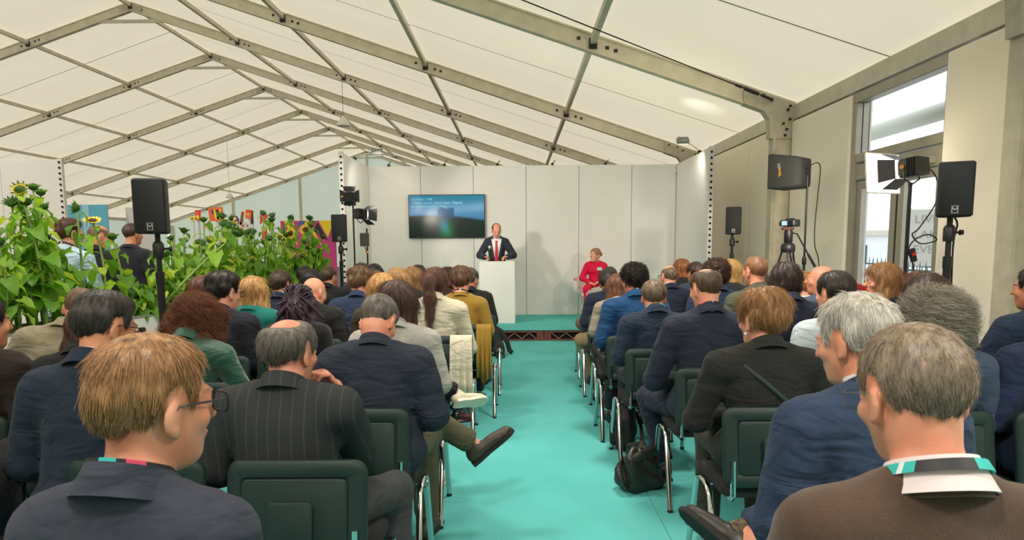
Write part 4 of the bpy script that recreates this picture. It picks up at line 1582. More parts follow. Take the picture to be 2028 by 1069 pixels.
def strands(pz, V, Q, n, L, rad, lift, flow, m, parent, seed, npts=5, curl=0.0, lf=None):
    """real hair curves rooted on the hair shell, combed along flow"""
    r = np.random.default_rng(seed)
    A, B, Cc = V[Q[:, 0]], V[Q[:, 1]], V[Q[:, 2]]
    nr = np.cross(Cc - A, V[Q[:, 3]] - B)
    ar = np.linalg.norm(nr, axis=1)
    nr = nr / (ar[:, None] + 1e-12)
    cen = V[Q].mean(1)
    H = ((cen - pz.hc) @ pz.Rh) / pz.Hs
    wgt = ar.copy()
    # keep strands off faces that lie inside the skull's skin
    pick = r.choice(len(Q), n, p=wgt / wgt.sum())
    w = r.dirichlet((1, 1, 1, 1), n)
    P0 = (V[Q[pick]] * w[:, :, None]).sum(1)
    N = nr[pick]
    Hp = H[pick]
    fl = np.zeros((n, 3))
    rad_dir = Hp - np.array([0, -0.045, 0.1])
    rad_dir /= np.linalg.norm(rad_dir, axis=1, keepdims=True) + 1e-9
    fl = rad_dir * 0.7 + np.array(flow)
    fl = fl @ pz.Rh.T
    fl -= N * (fl * N).sum(1, keepdims=True)
    fl /= np.linalg.norm(fl, axis=1, keepdims=True) + 1e-9
    jit = r.normal(size=(n, 3)) * 0.13
    fl = fl + jit
    Ls = L * r.uniform(0.6, 1.25, n)[:, None]
    if lf is not None:
        Ls = Ls * lf[pick][:, None]
    pts = np.zeros((n, npts, 3), np.float32)
    ph = r.uniform(0, 6.28, (n, 1))
    sd = np.cross(N, fl)
    for i in range(npts):
        f = i / (npts - 1)
        pts[:, i] = P0 - N * 0.003 + fl * Ls * f + N * (lift * 0.35 * Ls * f * (1 - 0.6 * f)) - N * (Ls * f) ** 2 * 3.5 + np.array([0, 0, -0.15]) * Ls * f * f
        if curl:
            pts[:, i] += curl * Ls * (sd * np.sin(ph + f * 7) + N * np.cos(ph + f * 7)) * min(1, f * 2)
    hc = bpy.data.hair_curves.new('hair_strands')
    hc.add_curves([npts] * n)
    hc.position_data.foreach_set('vector', pts.ravel())
    at = hc.attributes.new('radius', 'FLOAT', 'POINT')
    rr = np.tile(rad * np.linspace(1, 0.35, npts), n).astype(np.float32)
    at.data.foreach_set('value', rr)
    hc.materials.append(m)
    o = bpy.data.objects.new('hair_strands', hc)
    COL.objects.link(o)
    o.parent = parent
    o['kind'] = 'stuff'
    return o


def hair_mat(c1, c2):
    key = 'hair_%d_%d_%d_%d' % (c1[0], c1[1], c1[2], c2[0])
    if key in _MC:
        return _MC[key]
    m = mat(key, c1, 0.5, 0, var=0.5, vscale=60, col2=c2, stretch=(1, 1, 0.16), bump=0.5, bscale=140, spec=0.35)
    nt = m.node_tree
    hi = nt.nodes.new('ShaderNodeHairInfo')
    mx = nt.nodes.new('ShaderNodeMix')
    mx.data_type = 'RGBA'
    rp = [n for n in nt.nodes if n.type == 'VALTORGB'][0]
    b = nt.nodes['Principled BSDF']
    sh = nt.nodes.new('ShaderNodeValToRGB')
    sh.color_ramp.elements[0].color = lin(tuple(int(v * 0.8) for v in c2))
    b.inputs['Roughness'].default_value = 0.42
    sh.color_ramp.elements[1].color = lin(tuple(min(255, int(v * 1.14)) for v in c1))
    nt.links.new(hi.outputs['Random'], sh.inputs[0])
    nt.links.new(hi.outputs['Is Strand'], mx.inputs[0])
    nt.links.new(rp.outputs[0], mx.inputs[6])
    nt.links.new(sh.outputs[0], mx.inputs[7])
    nt.links.new(mx.outputs[2], b.inputs['Base Color'])
    return m


def skin_mat(c):
    key = 'skin_%d_%d_%d' % c
    if key in _MC:
        return _MC[key]
    m = mat(key, c, 0.5, 0, var=0.2, vscale=14, col2=(min(255, int(c[0] * 0.97)), int(c[1] * 0.86), int(c[2] * 0.82)), bump=0.08, bscale=180, spec=0.35)
    b = m.node_tree.nodes['Principled BSDF']
    b.inputs['Subsurface Weight'].default_value = 0.12
    b.inputs['Subsurface Radius'].default_value = (0.01, 0.004, 0.002)
    return m


M_eye = mat('eye_white', (226, 220, 214), 0.3)
M_iris = mat('dark_iris', (44, 32, 26), 0.25)
M_specs = mat('dark_spectacle_frame', (34, 30, 30), 0.35)
M_lens = bpy.data.materials.new('spectacle_lens')
M_lens.use_nodes = True
_b = M_lens.node_tree.nodes['Principled BSDF']
_b.inputs['Roughness'].default_value = 0.02
_b.inputs['Transmission Weight'].default_value = 1.0
_b.inputs['IOR'].default_value = 1.03


def band(pz, r0, r1, z0, z1, th, m, name, parent, tilt=16, zc=0.512, yc=-0.012, gap=None, mats=None, drop=0.0, n=40):
    """collar or ribbon: elliptical band round the neck, radius r0 at the bottom edge, r1 at the top edge"""
    mb = MB()
    vs, fs, ms = [], [], []
    a0, a1 = (0, 2 * PI) if gap is None else (PI / 2 + gap / 2, PI / 2 + 2 * PI - gap / 2)
    N = n
    for k in range(N + 1):
        a = a0 + (a1 - a0) * k / N
        for (r, z) in ((r0, z0), (r1, z1), (r1 - th, z1), (r0 - th, z0)):
            x, y = r * math.cos(a), r * 1.08 * math.sin(a)
            zz = z - math.tan(math.radians(tilt)) * y - drop * sm(y, 0.0, 0.08) * (1 if z == z0 else 0.6)
            vs.append(pz.t(x / pz.w, yc + y, (zc * pz.tf + zz) / pz.tf))
    for k in range(N):
        for i in range(4):
            j = (i + 1) % 4
            fs.append((k * 4 + i, k * 4 + j, (k + 1) * 4 + j, (k + 1) * 4 + i)[::-1])
            ms.append(mats(k / N) if mats else 0)
    fs.append((0, 1, 2, 3))
    fs.append((N * 4 + 3, N * 4 + 2, N * 4 + 1, N * 4))
    ms += [0, 0]
    mb.add(vs, fs)
    mb.m = ms
    return mb.build(name, m, parent, True)


def glasses(pz, parent, m, thin=0.0022, lens=True):
    mb = MB()
    M = Matrix(((pz.Rh[0, 0], pz.Rh[0, 1], pz.Rh[0, 2], pz.hc[0]), (pz.Rh[1, 0], pz.Rh[1, 1], pz.Rh[1, 2], pz.hc[1]), (pz.Rh[2, 0], pz.Rh[2, 1], pz.Rh[2, 2], pz.hc[2]), (0, 0, 0, 1))) @ Matrix.Scale(pz.Hs, 4)
    ln = MB()
    for q in (-1, 1):
        ring = [(q * 0.035 + x, 0.113 - 0.06 * abs(q * 0.035 + x) * abs(q * 0.035 + x) * 10, z + 0.002) for x, z in rrect(0.052, 0.038, 0.012, 4)]
        mb.tube(ring, thin, 6, 0, M, closed=True)
        ln.add([(p[0], p[1], p[2]) for p in ring], [tuple(range(len(ring)))], 0, M)
        mb.tube([(q * 0.062, 0.104, 0.01), (q * 0.079, 0.085, 0.012), (q * 0.084, 0.0, 0.008), (q * 0.083, -0.012, -0.006)], thin, 6, 0, M)
    mb.tube([(-0.01, 0.112, 0.006), (0, 0.116, 0.008), (0.01, 0.112, 0.006)], thin, 6, 0, M)
    o = mb.build('glasses', m, parent, True)
    if lens:
        ln.build('lens', M_lens, o)
    return o
SKIN = {'fair': (222, 166, 138), 'pink': (218, 158, 132), 'tan': (196, 140, 108), 'mid': (206, 148, 118), 'brown': (150, 102, 76), 'dark': (92, 62, 48)}
FAB = {}


def folds(m):
    """soft cloth folds: a second, broad bump under the weave"""
    if m.get('folds'):
        return m
    m['folds'] = 1
    nt = m.node_tree
    b1 = [n for n in nt.nodes if n.type == 'BUMP'][0]
    tc = nt.nodes.new('ShaderNodeTexCoord')
    mp = nt.nodes.new('ShaderNodeMapping')
    mp.inputs['Scale'].default_value = (0.55, 1.0, 1.5)
    mp.inputs['Rotation'].default_value = (0.0, 0.45, 0.2)
    n = nt.nodes.new('ShaderNodeTexNoise')
    n.inputs['Scale'].default_value = 9.0
    n.inputs['Detail'].default_value = 2.5
    n.inputs['Distortion'].default_value = 0.9
    b2 = nt.nodes.new('ShaderNodeBump')
    b2.inputs['Strength'].default_value = 0.55
    b2.inputs['Distance'].default_value = 0.05
    nt.links.new(tc.outputs['Object'], mp.inputs[0])
    nt.links.new(mp.outputs[0], n.inputs['Vector'])
    nt.links.new(n.outputs['Fac'], b2.inputs['Height'])
    nt.links.new(b2.outputs[0], b1.inputs['Normal'])
    return m


def fabric(name, c, kind='wool'):
    if kind == 'velvet':
        return folds(mat('velvet_' + name, c, 0.6, 0, var=0.35, vscale=9, sheen=0.35, bump=0.15, bscale=90))
    if kind == 'knit':
        return mat('knit_' + name, c, 0.95, 0, var=0.12, vscale=30, bump=0.5, bscale=260, sheen=0.2, spec=0.2)
    if kind == 'shirt':
        return folds(mat('shirt_' + name, c, 0.8, 0, var=0.06, vscale=10, bump=0.1, bscale=300, spec=0.25))
    if kind == 'floral':
        return mat('floral_' + name, c, 0.8, 0, var=1, vscale=36, col2=(48, 34, 26))
    return folds(mat('wool_' + name, c, 0.9, 0, var=0.14, vscale=22, bump=0.3, bscale=420, spec=0.2, sheen=0.05))


M_shoe = mat('black_shoe_leather', (26, 24, 24), 0.35)
M_shoe2 = mat('brown_black_boot_leather', (56, 46, 38), 0.5, 0, bump=0.2, bscale=60)
M_sole = mat('dark_rubber_sole', (30, 28, 27), 0.8)
M_collar = mat('white_shirt_collar', (226, 224, 226), 0.8)
M_teal = mat('teal_lanyard', (44, 176, 172), 0.6)
M_lblack = mat('black_lanyard', (26, 26, 30), 0.6)
M_lpink = mat('pink_lanyard_print', (206, 60, 104), 0.6)
M_lwhite = mat('white_lanyard_print', (214, 220, 222), 0.6)
PEOPLE = {}


def lan_mats(kind):
    if kind == 'teal':
        return [M_teal, M_lblack, M_lwhite], lambda f: 1 if 0.60 < f < 0.78 else (2 if 0.55 < f < 0.57 else 0)
    if kind == 'black':
        return [M_lblack, M_lwhite, M_lpink], lambda f: (1 if 0.68 < f < 0.82 and int(f * 60) % 5 == 0 else (2 if 0.58 < f < 0.64 else 0))
    return [M_lblack, M_teal, M_lpink], lambda f: 1 if 0.72 < f < 0.80 else (2 if 0.82 < f < 0.9 else 0)


def person(pid, cx, ty, Yh, label, skin, hair, top, legs=(40, 42, 48), chair_label=None, chx=None, lod=1, rz=0.0, base=0.0, **P):
    """cx, ty: where the head's crown sits in the photograph; Yh: its distance. Solves seat position and sitting height from them."""
    hair_t = hair.get('t', 0.0) + hair.get('top', 0) if hair else 0.0
    tgt = atY(cx, ty, Yh)
    ca, sa = math.cos(math.radians(rz)), math.sin(math.radians(rz))
    tf = P.get('tf', 1.0)
    for _ in range(6):
        P['tf'] = tf
        pz = Pose(P)
        topz = (pz.h(0, -0.014, 0.116) + np.array([0, 0, hair_t * 0.8]))[2] + base
        tf = float(np.clip(tf + (tgt[2] - topz) / 0.66, 0.84, 1.16))
    hx, hy = pz.hc[0] * ca - pz.hc[1] * sa, pz.hc[0] * sa + pz.hc[1] * ca
    root = (float(tgt[0] - hx), float(Yh - hy), base)
    seed = sum(ord(c) * (i + 3) for i, c in enumerate(pid))
    P['pads'] = top[0] in ('jacket', 'blazer')
    res, fine = {0: (0.02, 0.0085), 1: (0.026, 0.0115), 2: (0.034, 0.016)}[lod]
    V, Q, mi, L = make_body(pz, P.get('res', res), P.get('fine', fine), P.get('handres'))
    hc = hair['c'] if hair else (90, 70, 55)
    sk = skin_mat(SKIN[skin])
    lip = mat('lips_' + skin, tuple(int(a * b) for a, b in zip(SKIN[skin], (0.86, 0.66, 0.64))), 0.45)
    body = link('person', np_mesh('person', V, Q, [sk, lip, M_eye, M_iris, mat('brow_%s_%d_%d_%d' % ((skin,) + tuple(hc)), tuple(int(0.5 * a_ + 0.4 * b_) for a_, b_ in zip(SKIN[skin], hc)), 0.8)], mi))
    body.location = root
    body.rotation_euler = (0, 0, math.radians(rz))
    tag(body, label, 'person', 'seated audience' if not P.get('stand') and base == 0 else None)
    # garments
    nm, colr, fk = top[:3]
    inf = {'jacket': 0.024, 'blazer': 0.022, 'coat': 0.03, 'sweater': 0.019, 'shirt': 0.013, 'top': 0.013, 'dress': 0.015}[nm]
    mt = P.get('mat') or fabric('%d_%d_%d' % colr, colr, fk)
    gv, gq = make_top(pz, L, inf, P.get('topres') or {0: 0.0155, 1: 0.02, 2: 0.028}[lod], seed, {'jacket': 0.0016, 'blazer': 0.0016, 'coat': 0.003, 'sweater': 0.0018, 'shirt': 0.0028, 'top': 0.002, 'dress': 0.002}[nm] * P.get('wrk', 1), P.get('sleeve', 1.0), P.get('hem', -0.12 if nm in ('jacket', 'coat', 'blazer') else -0.08))
    if P.get('tie'):
        pass
    g = link(nm, np_mesh(nm, gv, gq, [mt]), body)
    if P.get('tie'):
        hv_, hq_ = make_top(pz, L, 0.012, 0.02, seed + 1, 0.001)
        link('shirt', np_mesh('shirt', hv_, hq_, [M_collar]), body)
        tb = MB()
        N = 9
        for i in range(N):
            z = 0.47 - 0.42 * i / (N - 1)
            y = 0.075 + 0.062 * sm(0.47 - z, 0, 0.16)
            hw = 0.017 + 0.022 * i / (N - 1) if i else 0.024
            for q, yy in ((-1, 0), (-0.4, 0.008), (0.4, 0.008), (1, 0), (0, -0.01)):
                tb.v.append(tuple(pz.t(q * hw, y + yy + 0.004, z)))
        for i in range(N - 1):
            for a_, b_ in ((0, 1), (1, 2), (2, 3), (3, 4), (4, 0)):
                tb.f.append((i * 5 + a_, i * 5 + b_, (i + 1) * 5 + b_, (i + 1) * 5 + a_))
        tb.f += [(0, 4, 3, 2, 1), tuple((N - 1) * 5 + k for k in range(5))]
        tb.m = [0] * len(tb.f)
        o_ = tb.build('tie', mat('red_dotted_tie', (196, 26, 38), 0.5, 0, var=1, vscale=90, col2=(168, 20, 34)), body, True)
        o_['label'] = 'red tie'
    if P.get('shirtcol', nm in ('jacket',)):
        sc_ = P.get('shirtc', M_collar)
        (band(pz, 0.07, 0.063, -0.04, 0.038, 0.004, sc_, 'shirt_collar', body, zc=0.525, gap=0.35) if nm == 'jacket' else band(pz, 0.098, 0.068, -0.034, 0.03, 0.005, sc_, 'shirt_collar', body, zc=0.520, gap=0.4, tilt=22))
    if nm in ('jacket', 'coat', 'blazer'):
        band(pz, 0.097, 0.071, -0.036, 0.026, 0.005, mt, 'collar', g, zc=0.522, tilt=24, gap=1.6 if P.get('tie') else 0.5)
    elif nm == 'shirt':
        band(pz, 0.09, 0.073, -0.035, 0.02, 0.004, mt, 'collar', g, zc=0.518, gap=0.3)
    elif nm in ('sweater', 'dress'):
        band(pz, 0.092, 0.08, -0.028, 0.004, 0.008, mt, 'neckband', g, zc=0.506, tilt=22)
    if P.get('lanyard'):
        ms, fn = lan_mats(P['lanyard'])
        band(pz, 0.074 if nm != 'sweater' else 0.09, 0.069 if nm != 'sweater' else 0.08, 0.014 if nm != 'sweater' else 0.0, 0.036 if nm != 'sweater' else 0.02, 0.003, ms, 'lanyard', body, zc=0.520, tilt=23, drop=0.05, mats=fn, n=60)
    if legs:
        short = P.get('short', 1.0)
        tv_, tq_ = make_trousers(pz, L, {0: 0.02, 1: 0.026, 2: 0.036}[lod], seed, short=short)
        link('trousers' if short == 1 else 'skirt', np_mesh('trousers', tv_, tq_, [fabric('%d_%d_%d' % tuple(legs), tuple(legs), P.get('legfab', 'wool'))]), body)
        for n in 'LR':
            l = L[n]
            sv, sq, so = make_shoe(l['an'], l['ft'], n in P.get('boot', ''), l['kn'], 0.012 if lod < 2 else 0.018)
            s_ = link('shoe', np_mesh('shoe', sv, sq, [P.get('shoem', M_shoe)]), body)
            so.build('sole', P.get('solem', M_sole), s_)
            if n not in P.get('sock', '') and lod == 0 and not P.get('bare') and n not in P.get('boot', ''):
                a, k = l['an'], l['kn']
                d = (k - a) / np.linalg.norm(k - a)
                MB().tube([tuple(a - d * 0.03), tuple(a + d * 0.05), tuple(a + d * 0.12)], [0.042, 0.042, 0.046], 12).build('sock', mat('grey_blue_sock', (88, 96, 112), 0.95), body, True)
            if n in P.get('sock', ''):
                a, k = l['an'], l['kn']
                d = (k - a) / np.linalg.norm(k - a)
                MB().tube([tuple(a - d * 0.03), tuple(a + d * 0.05), tuple(a + d * 0.14)], [0.046, 0.043, 0.047], 14).build('sock', P['sockm'], body, True)
    if hair:
        hr = {0: 0.0085, 1: 0.011, 2: 0.015}[lod]
        hv, hq = make_hair(pz, hair, hr, seed)
        hm = hair_mat(hair['c'], hair['c2'])
        ho = link('hair', np_mesh('hair', hv, hq, [hm]), body)
        ns = {0: 10000, 1: 3500, 2: 900}[lod] * hair.get('dens', 1.0)
        ho_ = hv - pz.hc
        if ns > 0:
            # only shell faces standing clear of the skin grow strands
            cen = hv[hq].mean(1)
            D = Field([np.zeros(1), np.zeros(1), np.zeros(1)])
            H = ((cen - pz.hc) @ pz.Rh) / pz.Hs
            long_ = hair['k'] not in ('short', 'bald')
            zl = zline(H[:, 1], 'long' if long_ and hair['k'] != 'pony' else 'nape')
            ok = (H[:, 2] - zl > 0.006) | ((H[:, 2] < -0.12) & long_)
            if hair['k'] == 'pony':
                ok |= H[:, 1] < -0.118
            if hair.get('bald'):
                by, bz, br = hair['bald']
                d2 = np.sqrt(H[:, 0] ** 2 + (H[:, 1] - by) ** 2 + (H[:, 2] - bz) ** 2)
                ok &= d2 > br * (0.6 + 0.8 * rng.random(len(d2)))
            lf = np.clip((H[:, 2] - zl) / 0.05, 0.18, 1.0) if hair['k'] in ('short', 'curly', 'bun') else np.ones(len(H))
            if hair.get('bald'):
                lf = lf * np.clip((d2 / br - 0.8) / 0.9, 0.35, 1)
            if ok.sum() > 30:
                strands(pz, hv, hq[ok], int(ns), hair.get('L', 0.03), {0: 0.0005, 1: 0.0008, 2: 0.0013}[lod], hair.get('lift', 0.35), hair.get('flow', (0, -0.25, -0.75)), hm, ho, seed, curl=hair.get('curl', 0.0), lf=lf[ok])
    if hair and hair['k'] == 'braids':
        br_ = np.random.default_rng(seed + 9)
        mbb = MB()
        for i in range(46):
            a0 = br_.uniform(-1.9, 1.9)
            e0 = br_.uniform(0.15, 1.35)
            p0 = pz.h(0.1 * math.sin(a0) * math.cos(e0), -0.012 - 0.115 * math.cos(a0) * math.cos(e0), 0.035 + 0.115 * math.sin(e0))
            g_ = pz.h(br_.normal() * 0.022, -0.15, 0.0 + br_.normal() * 0.02)
            m0 = (p0 + g_) / 2 + (pz.Rh @ np.array([math.sin(a0) * 0.03, -0.035, 0.025]))
            e1 = g_ + np.array([br_.normal() * 0.06, -0.015 + br_.normal() * 0.02, -br_.uniform(0.06, 0.17)])
            mbb.tube([tuple(p0), tuple(m0), tuple(g_), tuple((g_ + e1) / 2 + np.array([br_.normal() * 0.02, -0.02, 0])), tuple(e1)], 0.0085, 6)
        o_ = mbb.build('braid', hm, ho, True)
        o_['kind'] = 'stuff'
    if P.get('glasses'):
        glasses(pz, body, P.get('glm', M_specs), P.get('glt', 0.0022))
    PEOPLE[pid] = (body, pz, L, root)
    if chair_label:
        chair(chx if chx is not None else root[0], root[1], chair_label, rz)
    return body, pz, L


def H(k, c, c2=None, **kw):
    d = dict(k=k, c=c, c2=c2 or tuple(int(v * 0.55) for v in c))
    d.update(kw)
    return d


DK = (44, 36, 32)
BR = (84, 60, 44)
LB = (122, 88, 58)
BL = (190, 148, 92)
GR = (128, 120, 110)
NAVY = (36, 45, 66)
BLACK = (30, 30, 31)
CHAR = (44, 48, 50)
# ------------------------------------------------------------------ the audience, left block (front of picture to the stage)
M_pin = mat('charcoal_pinstripe', (50, 52, 53), 0.9, 0, bump=0.3, bscale=420, spec=0.2)
_nt = M_pin.node_tree
_wv = _nt.nodes.new('ShaderNodeTexWave')
_wv.bands_direction = 'X'
_wv.inputs['Scale'].default_value = 8.0
_wv.inputs['Distortion'].default_value = 0.6
_rp = _nt.nodes.new('ShaderNodeValToRGB')
_rp.color_ramp.elements[0].position = 0.93
_rp.color_ramp.elements[0].color = lin((50, 52, 53))
_rp.color_ramp.elements[1].position = 0.99
_rp.color_ramp.elements[1].color = lin((62, 65, 69))
_tc = _nt.nodes.new('ShaderNodeTexCoord')
_nt.links.new(_tc.outputs['Object'], _wv.inputs['Vector'])
_nt.links.new(_wv.outputs['Fac'], _rp.inputs[0])
_nt.links.new(_rp.outputs[0], _nt.nodes['Principled BSDF'].inputs['Base Color'])

person('blondman', 296, 664, 1.2, 'man with neat light brown hair and glasses in charcoal jacket, closest on the left', 'pink',
       H('short', (178, 134, 92), (94, 68, 48), t=0.012, top=0.008, amp=0.002, L=0.03, lift=0.1, flow=(0, -0.3, -0.9), dens=2.6),
       ('jacket', (56, 60, 74), 'wool'), lod=0, hy=-27, hp=2, twist=-6, w=0.85, lanyard='pink', glasses=True, shirtcol=False, chair_label='chair under the closest man with light brown hair')
person('navyspecs', 205, 578, 2.42, 'man with dark greying hair and glasses in navy jacket and white collar', 'tan',
       H('short', (66, 60, 56), (34, 30, 28), t=0.016, top=0.008, amp=0.003, L=0.022, lift=0.5, dens=1.6), ('jacket', (33, 43, 58), 'wool'), lod=0, hy=-31, hp=8, lean=10, w=1.04, belly=0.02, glasses=True,
       chair_label='dark green chair with blue sticker under the man in navy with white collar', chx=-1.29)
person('pinstripe', 572, 627, 2.36, 'grey-haired balding man in charcoal pinstripe suit, hand at his chin', 'pink',
       H('short', (120, 112, 104), (66, 60, 56), t=0.016, amp=0.003, L=0.03, lift=0.4, bald=(-0.04, 0.114, 0.066), backv=0.004, dens=1.5), ('jacket', (50, 52, 54), 'wool'), legs=(62, 64, 66), lod=0, mat=M_pin,
       hy=-22, hp=4, lean=6, w=1.14, shirtcol=False, elR=(0.20, 0.22, 0.74), wrR=(0.11, 0.24, 0.99), hdR=((-0.35, -0.5, 0.8), (0.6, 0.5, 0.5), 0.8, -1), handres=(0.0065, 'R'),
       knR=(0.31, 0.36, 0.53), anR=(0.33, 0.3, 0.1), knL=(-0.12, 0.4, 0.53), anL=(-0.12, 0.42, 0.1),
       chair_label='dark green chair in front of the closest men, under the pinstripe suit', chx=-0.74)
person('writer', -215, 540, 2.3, 'person in black coat at the left edge, hand writing with a pen', 'pink', H('short', DK, t=0.02), ('coat', (34, 33, 34), 'wool'), lod=1, lean=14, hp=20,
       elR=(0.30, 0.10, 0.72), wrR=(0.25, 0.34, 0.77), hdR=((-0.4, 0.7, 0.1), (-0.3, -0.2, 0.9), 0.7, -1), handres=(0.0075, 'R'), chair_label='chair at the left edge under the writing person', chx=-2.05)
person('edgeman', -38, 585, 2.95, 'man in dark brown coat cut off by the left edge', 'pink', H('short', DK, t=0.015), ('coat', (46, 38, 34), 'wool'), hy=-20, chair_label='chair at the left edge under the dark brown coat', chx=-2.42)
person('taupe', 158, 569, 3.72, 'balding man leaning sideways in taupe jacket beside the planter', 'pink', H('short', (112, 82, 62), t=0.01, amp=0.002, L=0.012, bald=(0.0, 0.118, 0.05)), ('jacket', (136, 126, 104), 'wool'),
       lean=16, roll=8, hy=25, w=1.25, shirtcol=False, chair_label='chair under the leaning man in taupe', chx=-2.42)
person('blackcoat', 184, 600, 3.05, 'brown-haired woman in black coat with stand-up collar, mostly hidden', 'fair', H('bob', (86, 58, 42), t=0.026, amp=0.005, wd=0.01), ('coat', (30, 30, 31), 'wool'), fem=1, hp=15, lean=12, shirtcol=False,
       chair_label='chair under the woman in black coat', chx=-1.9)
person('velvet', 385, 592, 3.72, 'woman with curly auburn hair in green velvet jacket', 'fair', H('curlylong', (132, 84, 54), (74, 44, 28), t=0.04, amp=0.008, wd=0.03, L=0.05, lift=0.9, curl=0.4, cw=1.25, dens=1.8), ('blazer', (24, 84, 65), 'velvet'), lod=0,
       fem=1, lean=16, roll=4, hp=16, hy=8, w=1.12, elR=(0.3, 0.1, 0.72), chair_label='chair under the woman in green velvet', chx=-1.74)
person('darkspecs', 443, 537, 4.5, 'dark-haired young man with glasses and dark navy jacket beside the planter', 'fair', H('short', (42, 36, 33), (22, 19, 18), t=0.028, top=0.016, amp=0.004, L=0.03, lift=0.5), ('jacket', (38, 41, 50), 'wool'),
       hy=-30, lean=8, w=1.1, glasses=True, shirtcol=False, chair_label='chair under the dark-haired young man with glasses', chx=-1.98)
person('brownlong', 400, 546, 5.3, 'woman with straight reddish brown hair next to the sunflowers', 'fair', H('long', (106, 68, 46), (66, 42, 30), t=0.022, L=0.09, lift=0.03, flow=(0, -0.1, -1), ln=0.22), ('top', (60, 84, 104), 'floral'), fem=1, lod=1, chair_label='chair under the woman with straight reddish brown hair', chx=-2.58)
person('tealblonde', 500, 548, 5.3, 'woman with tousled blonde hair in teal sweater', 'fair', H('wavy', (204, 160, 104), (136, 98, 58), t=0.03, amp=0.004, wd=0.02, L=0.08, lift=0.08, flow=(0, -0.1, -1)), ('sweater', (30, 116, 108), 'knit'), fem=1, hp=10, chair_label='chair under the woman in teal sweater', chx=-2.08)
person('navyback', 556, 535, 6.1, 'man with thinning dark brown hair and navy jacket near the planter', 'tan', H('short', (76, 56, 44), t=0.022, amp=0.003, bald=(-0.06, 0.1, 0.022)), ('jacket', (40, 48, 66), 'wool'), hy=-20, lod=2, chair_label='chair under the navy-jacketed man near the planter', chx=-2.36)
person('receding', 606, 527, 8.1, 'dark-haired man with receding temple, far back by the sunflowers', 'fair', H('short', DK, t=0.02, bald=(0.07, 0.08, 0.05)), ('jacket', (40, 42, 48), 'wool'), hy=-40, lod=2, chair_label='chair under the man with receding temple')
person('clip', 617, 533, 6.95, 'woman with dark hair held by a pearl clip', 'brown', H('long', (38, 32, 30), t=0.026, L=0.06, lift=0.05, ln=0.2), ('blazer', (34, 34, 36), 'wool'), fem=1, lod=2, chair_label='chair under the woman with pearl clip', chx=-2.1)
person('blacksuit', 651, 528, 7.72, 'man with short brown hair, white collar and black suit', 'tan', H('short', BR, t=0.014, L=0.015), ('jacket', (36, 37, 38), 'wool'), hy=-25, lod=2, w=1.12, chair_label='chair under the black-suited man with white collar', chx=-2.1)
person('baldsuit', 622, 552, 5.3, 'completely bald man in black suit', 'fair', None, ('jacket', (38, 38, 38), 'wool'), hy=-30, hp=12, lean=10, w=1.08, chair_label='chair under the completely bald man in black suit', chx=-1.58)
person('braids', 593, 577, 4.52, 'woman with gathered dark purple braids', 'dark', H('braids', (74, 48, 66), (34, 26, 32), t=0.018, amp=0.003, fr=26, wd=0.0, L=0.04, lift=0.1, dens=0.3, ln=0.0), ('top', (36, 34, 38), 'knit'), fem=1, hp=14, lean=12, chair_label='chair under the woman with purple braids', chx=-1.46)
person('checknavy', 712, 530, 6.0, 'man with thick brown hair in navy check jacket', 'fair', H('short', (122, 90, 64), (78, 56, 40), t=0.028, top=0.022, amp=0.005, L=0.045, lift=0.5), ('jacket', (46, 58, 86), 'wool'), hy=-18, lean=10, hp=10, w=1.08, shirtcol=False, chair_label='chair under the man in navy check', chx=-1.4)
person('greynavy', 749, 594, 3.1, 'grey cropped-hair man in navy jacket looking down, legs crossed with brown boots', 'pink',
       H('short', (112, 104, 94), (62, 56, 50), t=0.012, amp=0.0015, L=0.012, lift=0.4, dens=2.0, bald=(0.05, 0.12, 0.05)), ('coat', (38, 45, 58), 'shirt'), legs=(84, 82, 62), lod=0, hy=-18, hp=36, lean=10, w=1.13, wrk=0.8, shirtcol=False,
       knR=(0.17, 0.38, 0.55), anR=(0.17, 0.36, 0.1), knL=(0.08, 0.42, 0.69), anL=(0.42, 0.50, 0.46), ftL=(0.15, 0.05, 0.12), boot='LR', sock='', shoem=M_shoe2,
       chair_label='dark green chair on the aisle under the man with boots', chx=-0.71)
person('halfup', 785, 556, 3.76, 'woman with long brown hair half tied back, grey denim jacket and crossed legs', 'fair', H('halfup', (88, 60, 48), (48, 34, 28), t=0.026, amp=0.004, L=0.1, lift=0.03, flow=(0, -0.1, -1), wd=0.006, dens=1.5), ('blazer', (168, 166, 158), 'wool'), legs=(30, 30, 32), lod=0, bare=1, fem=1, hy=-10, lean=6, w=1.08,
       knR=(0.14, 0.38, 0.52), anR=(0.16, 0.35, 0.1), knL=(0.10, 0.42, 0.69), anL=(0.30, 0.47, 0.585), ftL=(0.11, 0.13, -0.02), shoem=mat('pale_trainer', (198, 192, 170), 0.8), solem=mat('cream_sole', (214, 208, 190), 0.7),
       chair_label='aisle chair under the woman with half-tied brown hair', chx=-0.69)
person('ponytail', 862, 529, 5.36, 'woman with long brown ponytail in cream blazer', 'fair', H('pony', (112, 76, 58), (60, 42, 34), t=0.014, amp=0.003, L=0.09, lift=0.04, flow=(0, -0.2, -1), dens=1.6), ('blazer', (204, 194, 172), 'wool'), lod=0, fem=1, hy=-12, w=1.12, shirtcol=False,
       elR=(0.27, 0.06, 0.70), chair_label='aisle chair with cream coat tail under the ponytailed woman', chx=-0.62)
person('mustard', 913, 527, 6.1, 'brown-haired man in mustard sweater at the aisle', 'fair', H('short', (104, 72, 50), (64, 44, 32), t=0.026, top=0.012, amp=0.004), ('sweater', (148, 116, 44), 'knit'), lanyard='black', hy=-8, lean=8, shirtcol=False, w=1.05, chair_label='aisle chair under the man in mustard sweater', chx=-0.47)
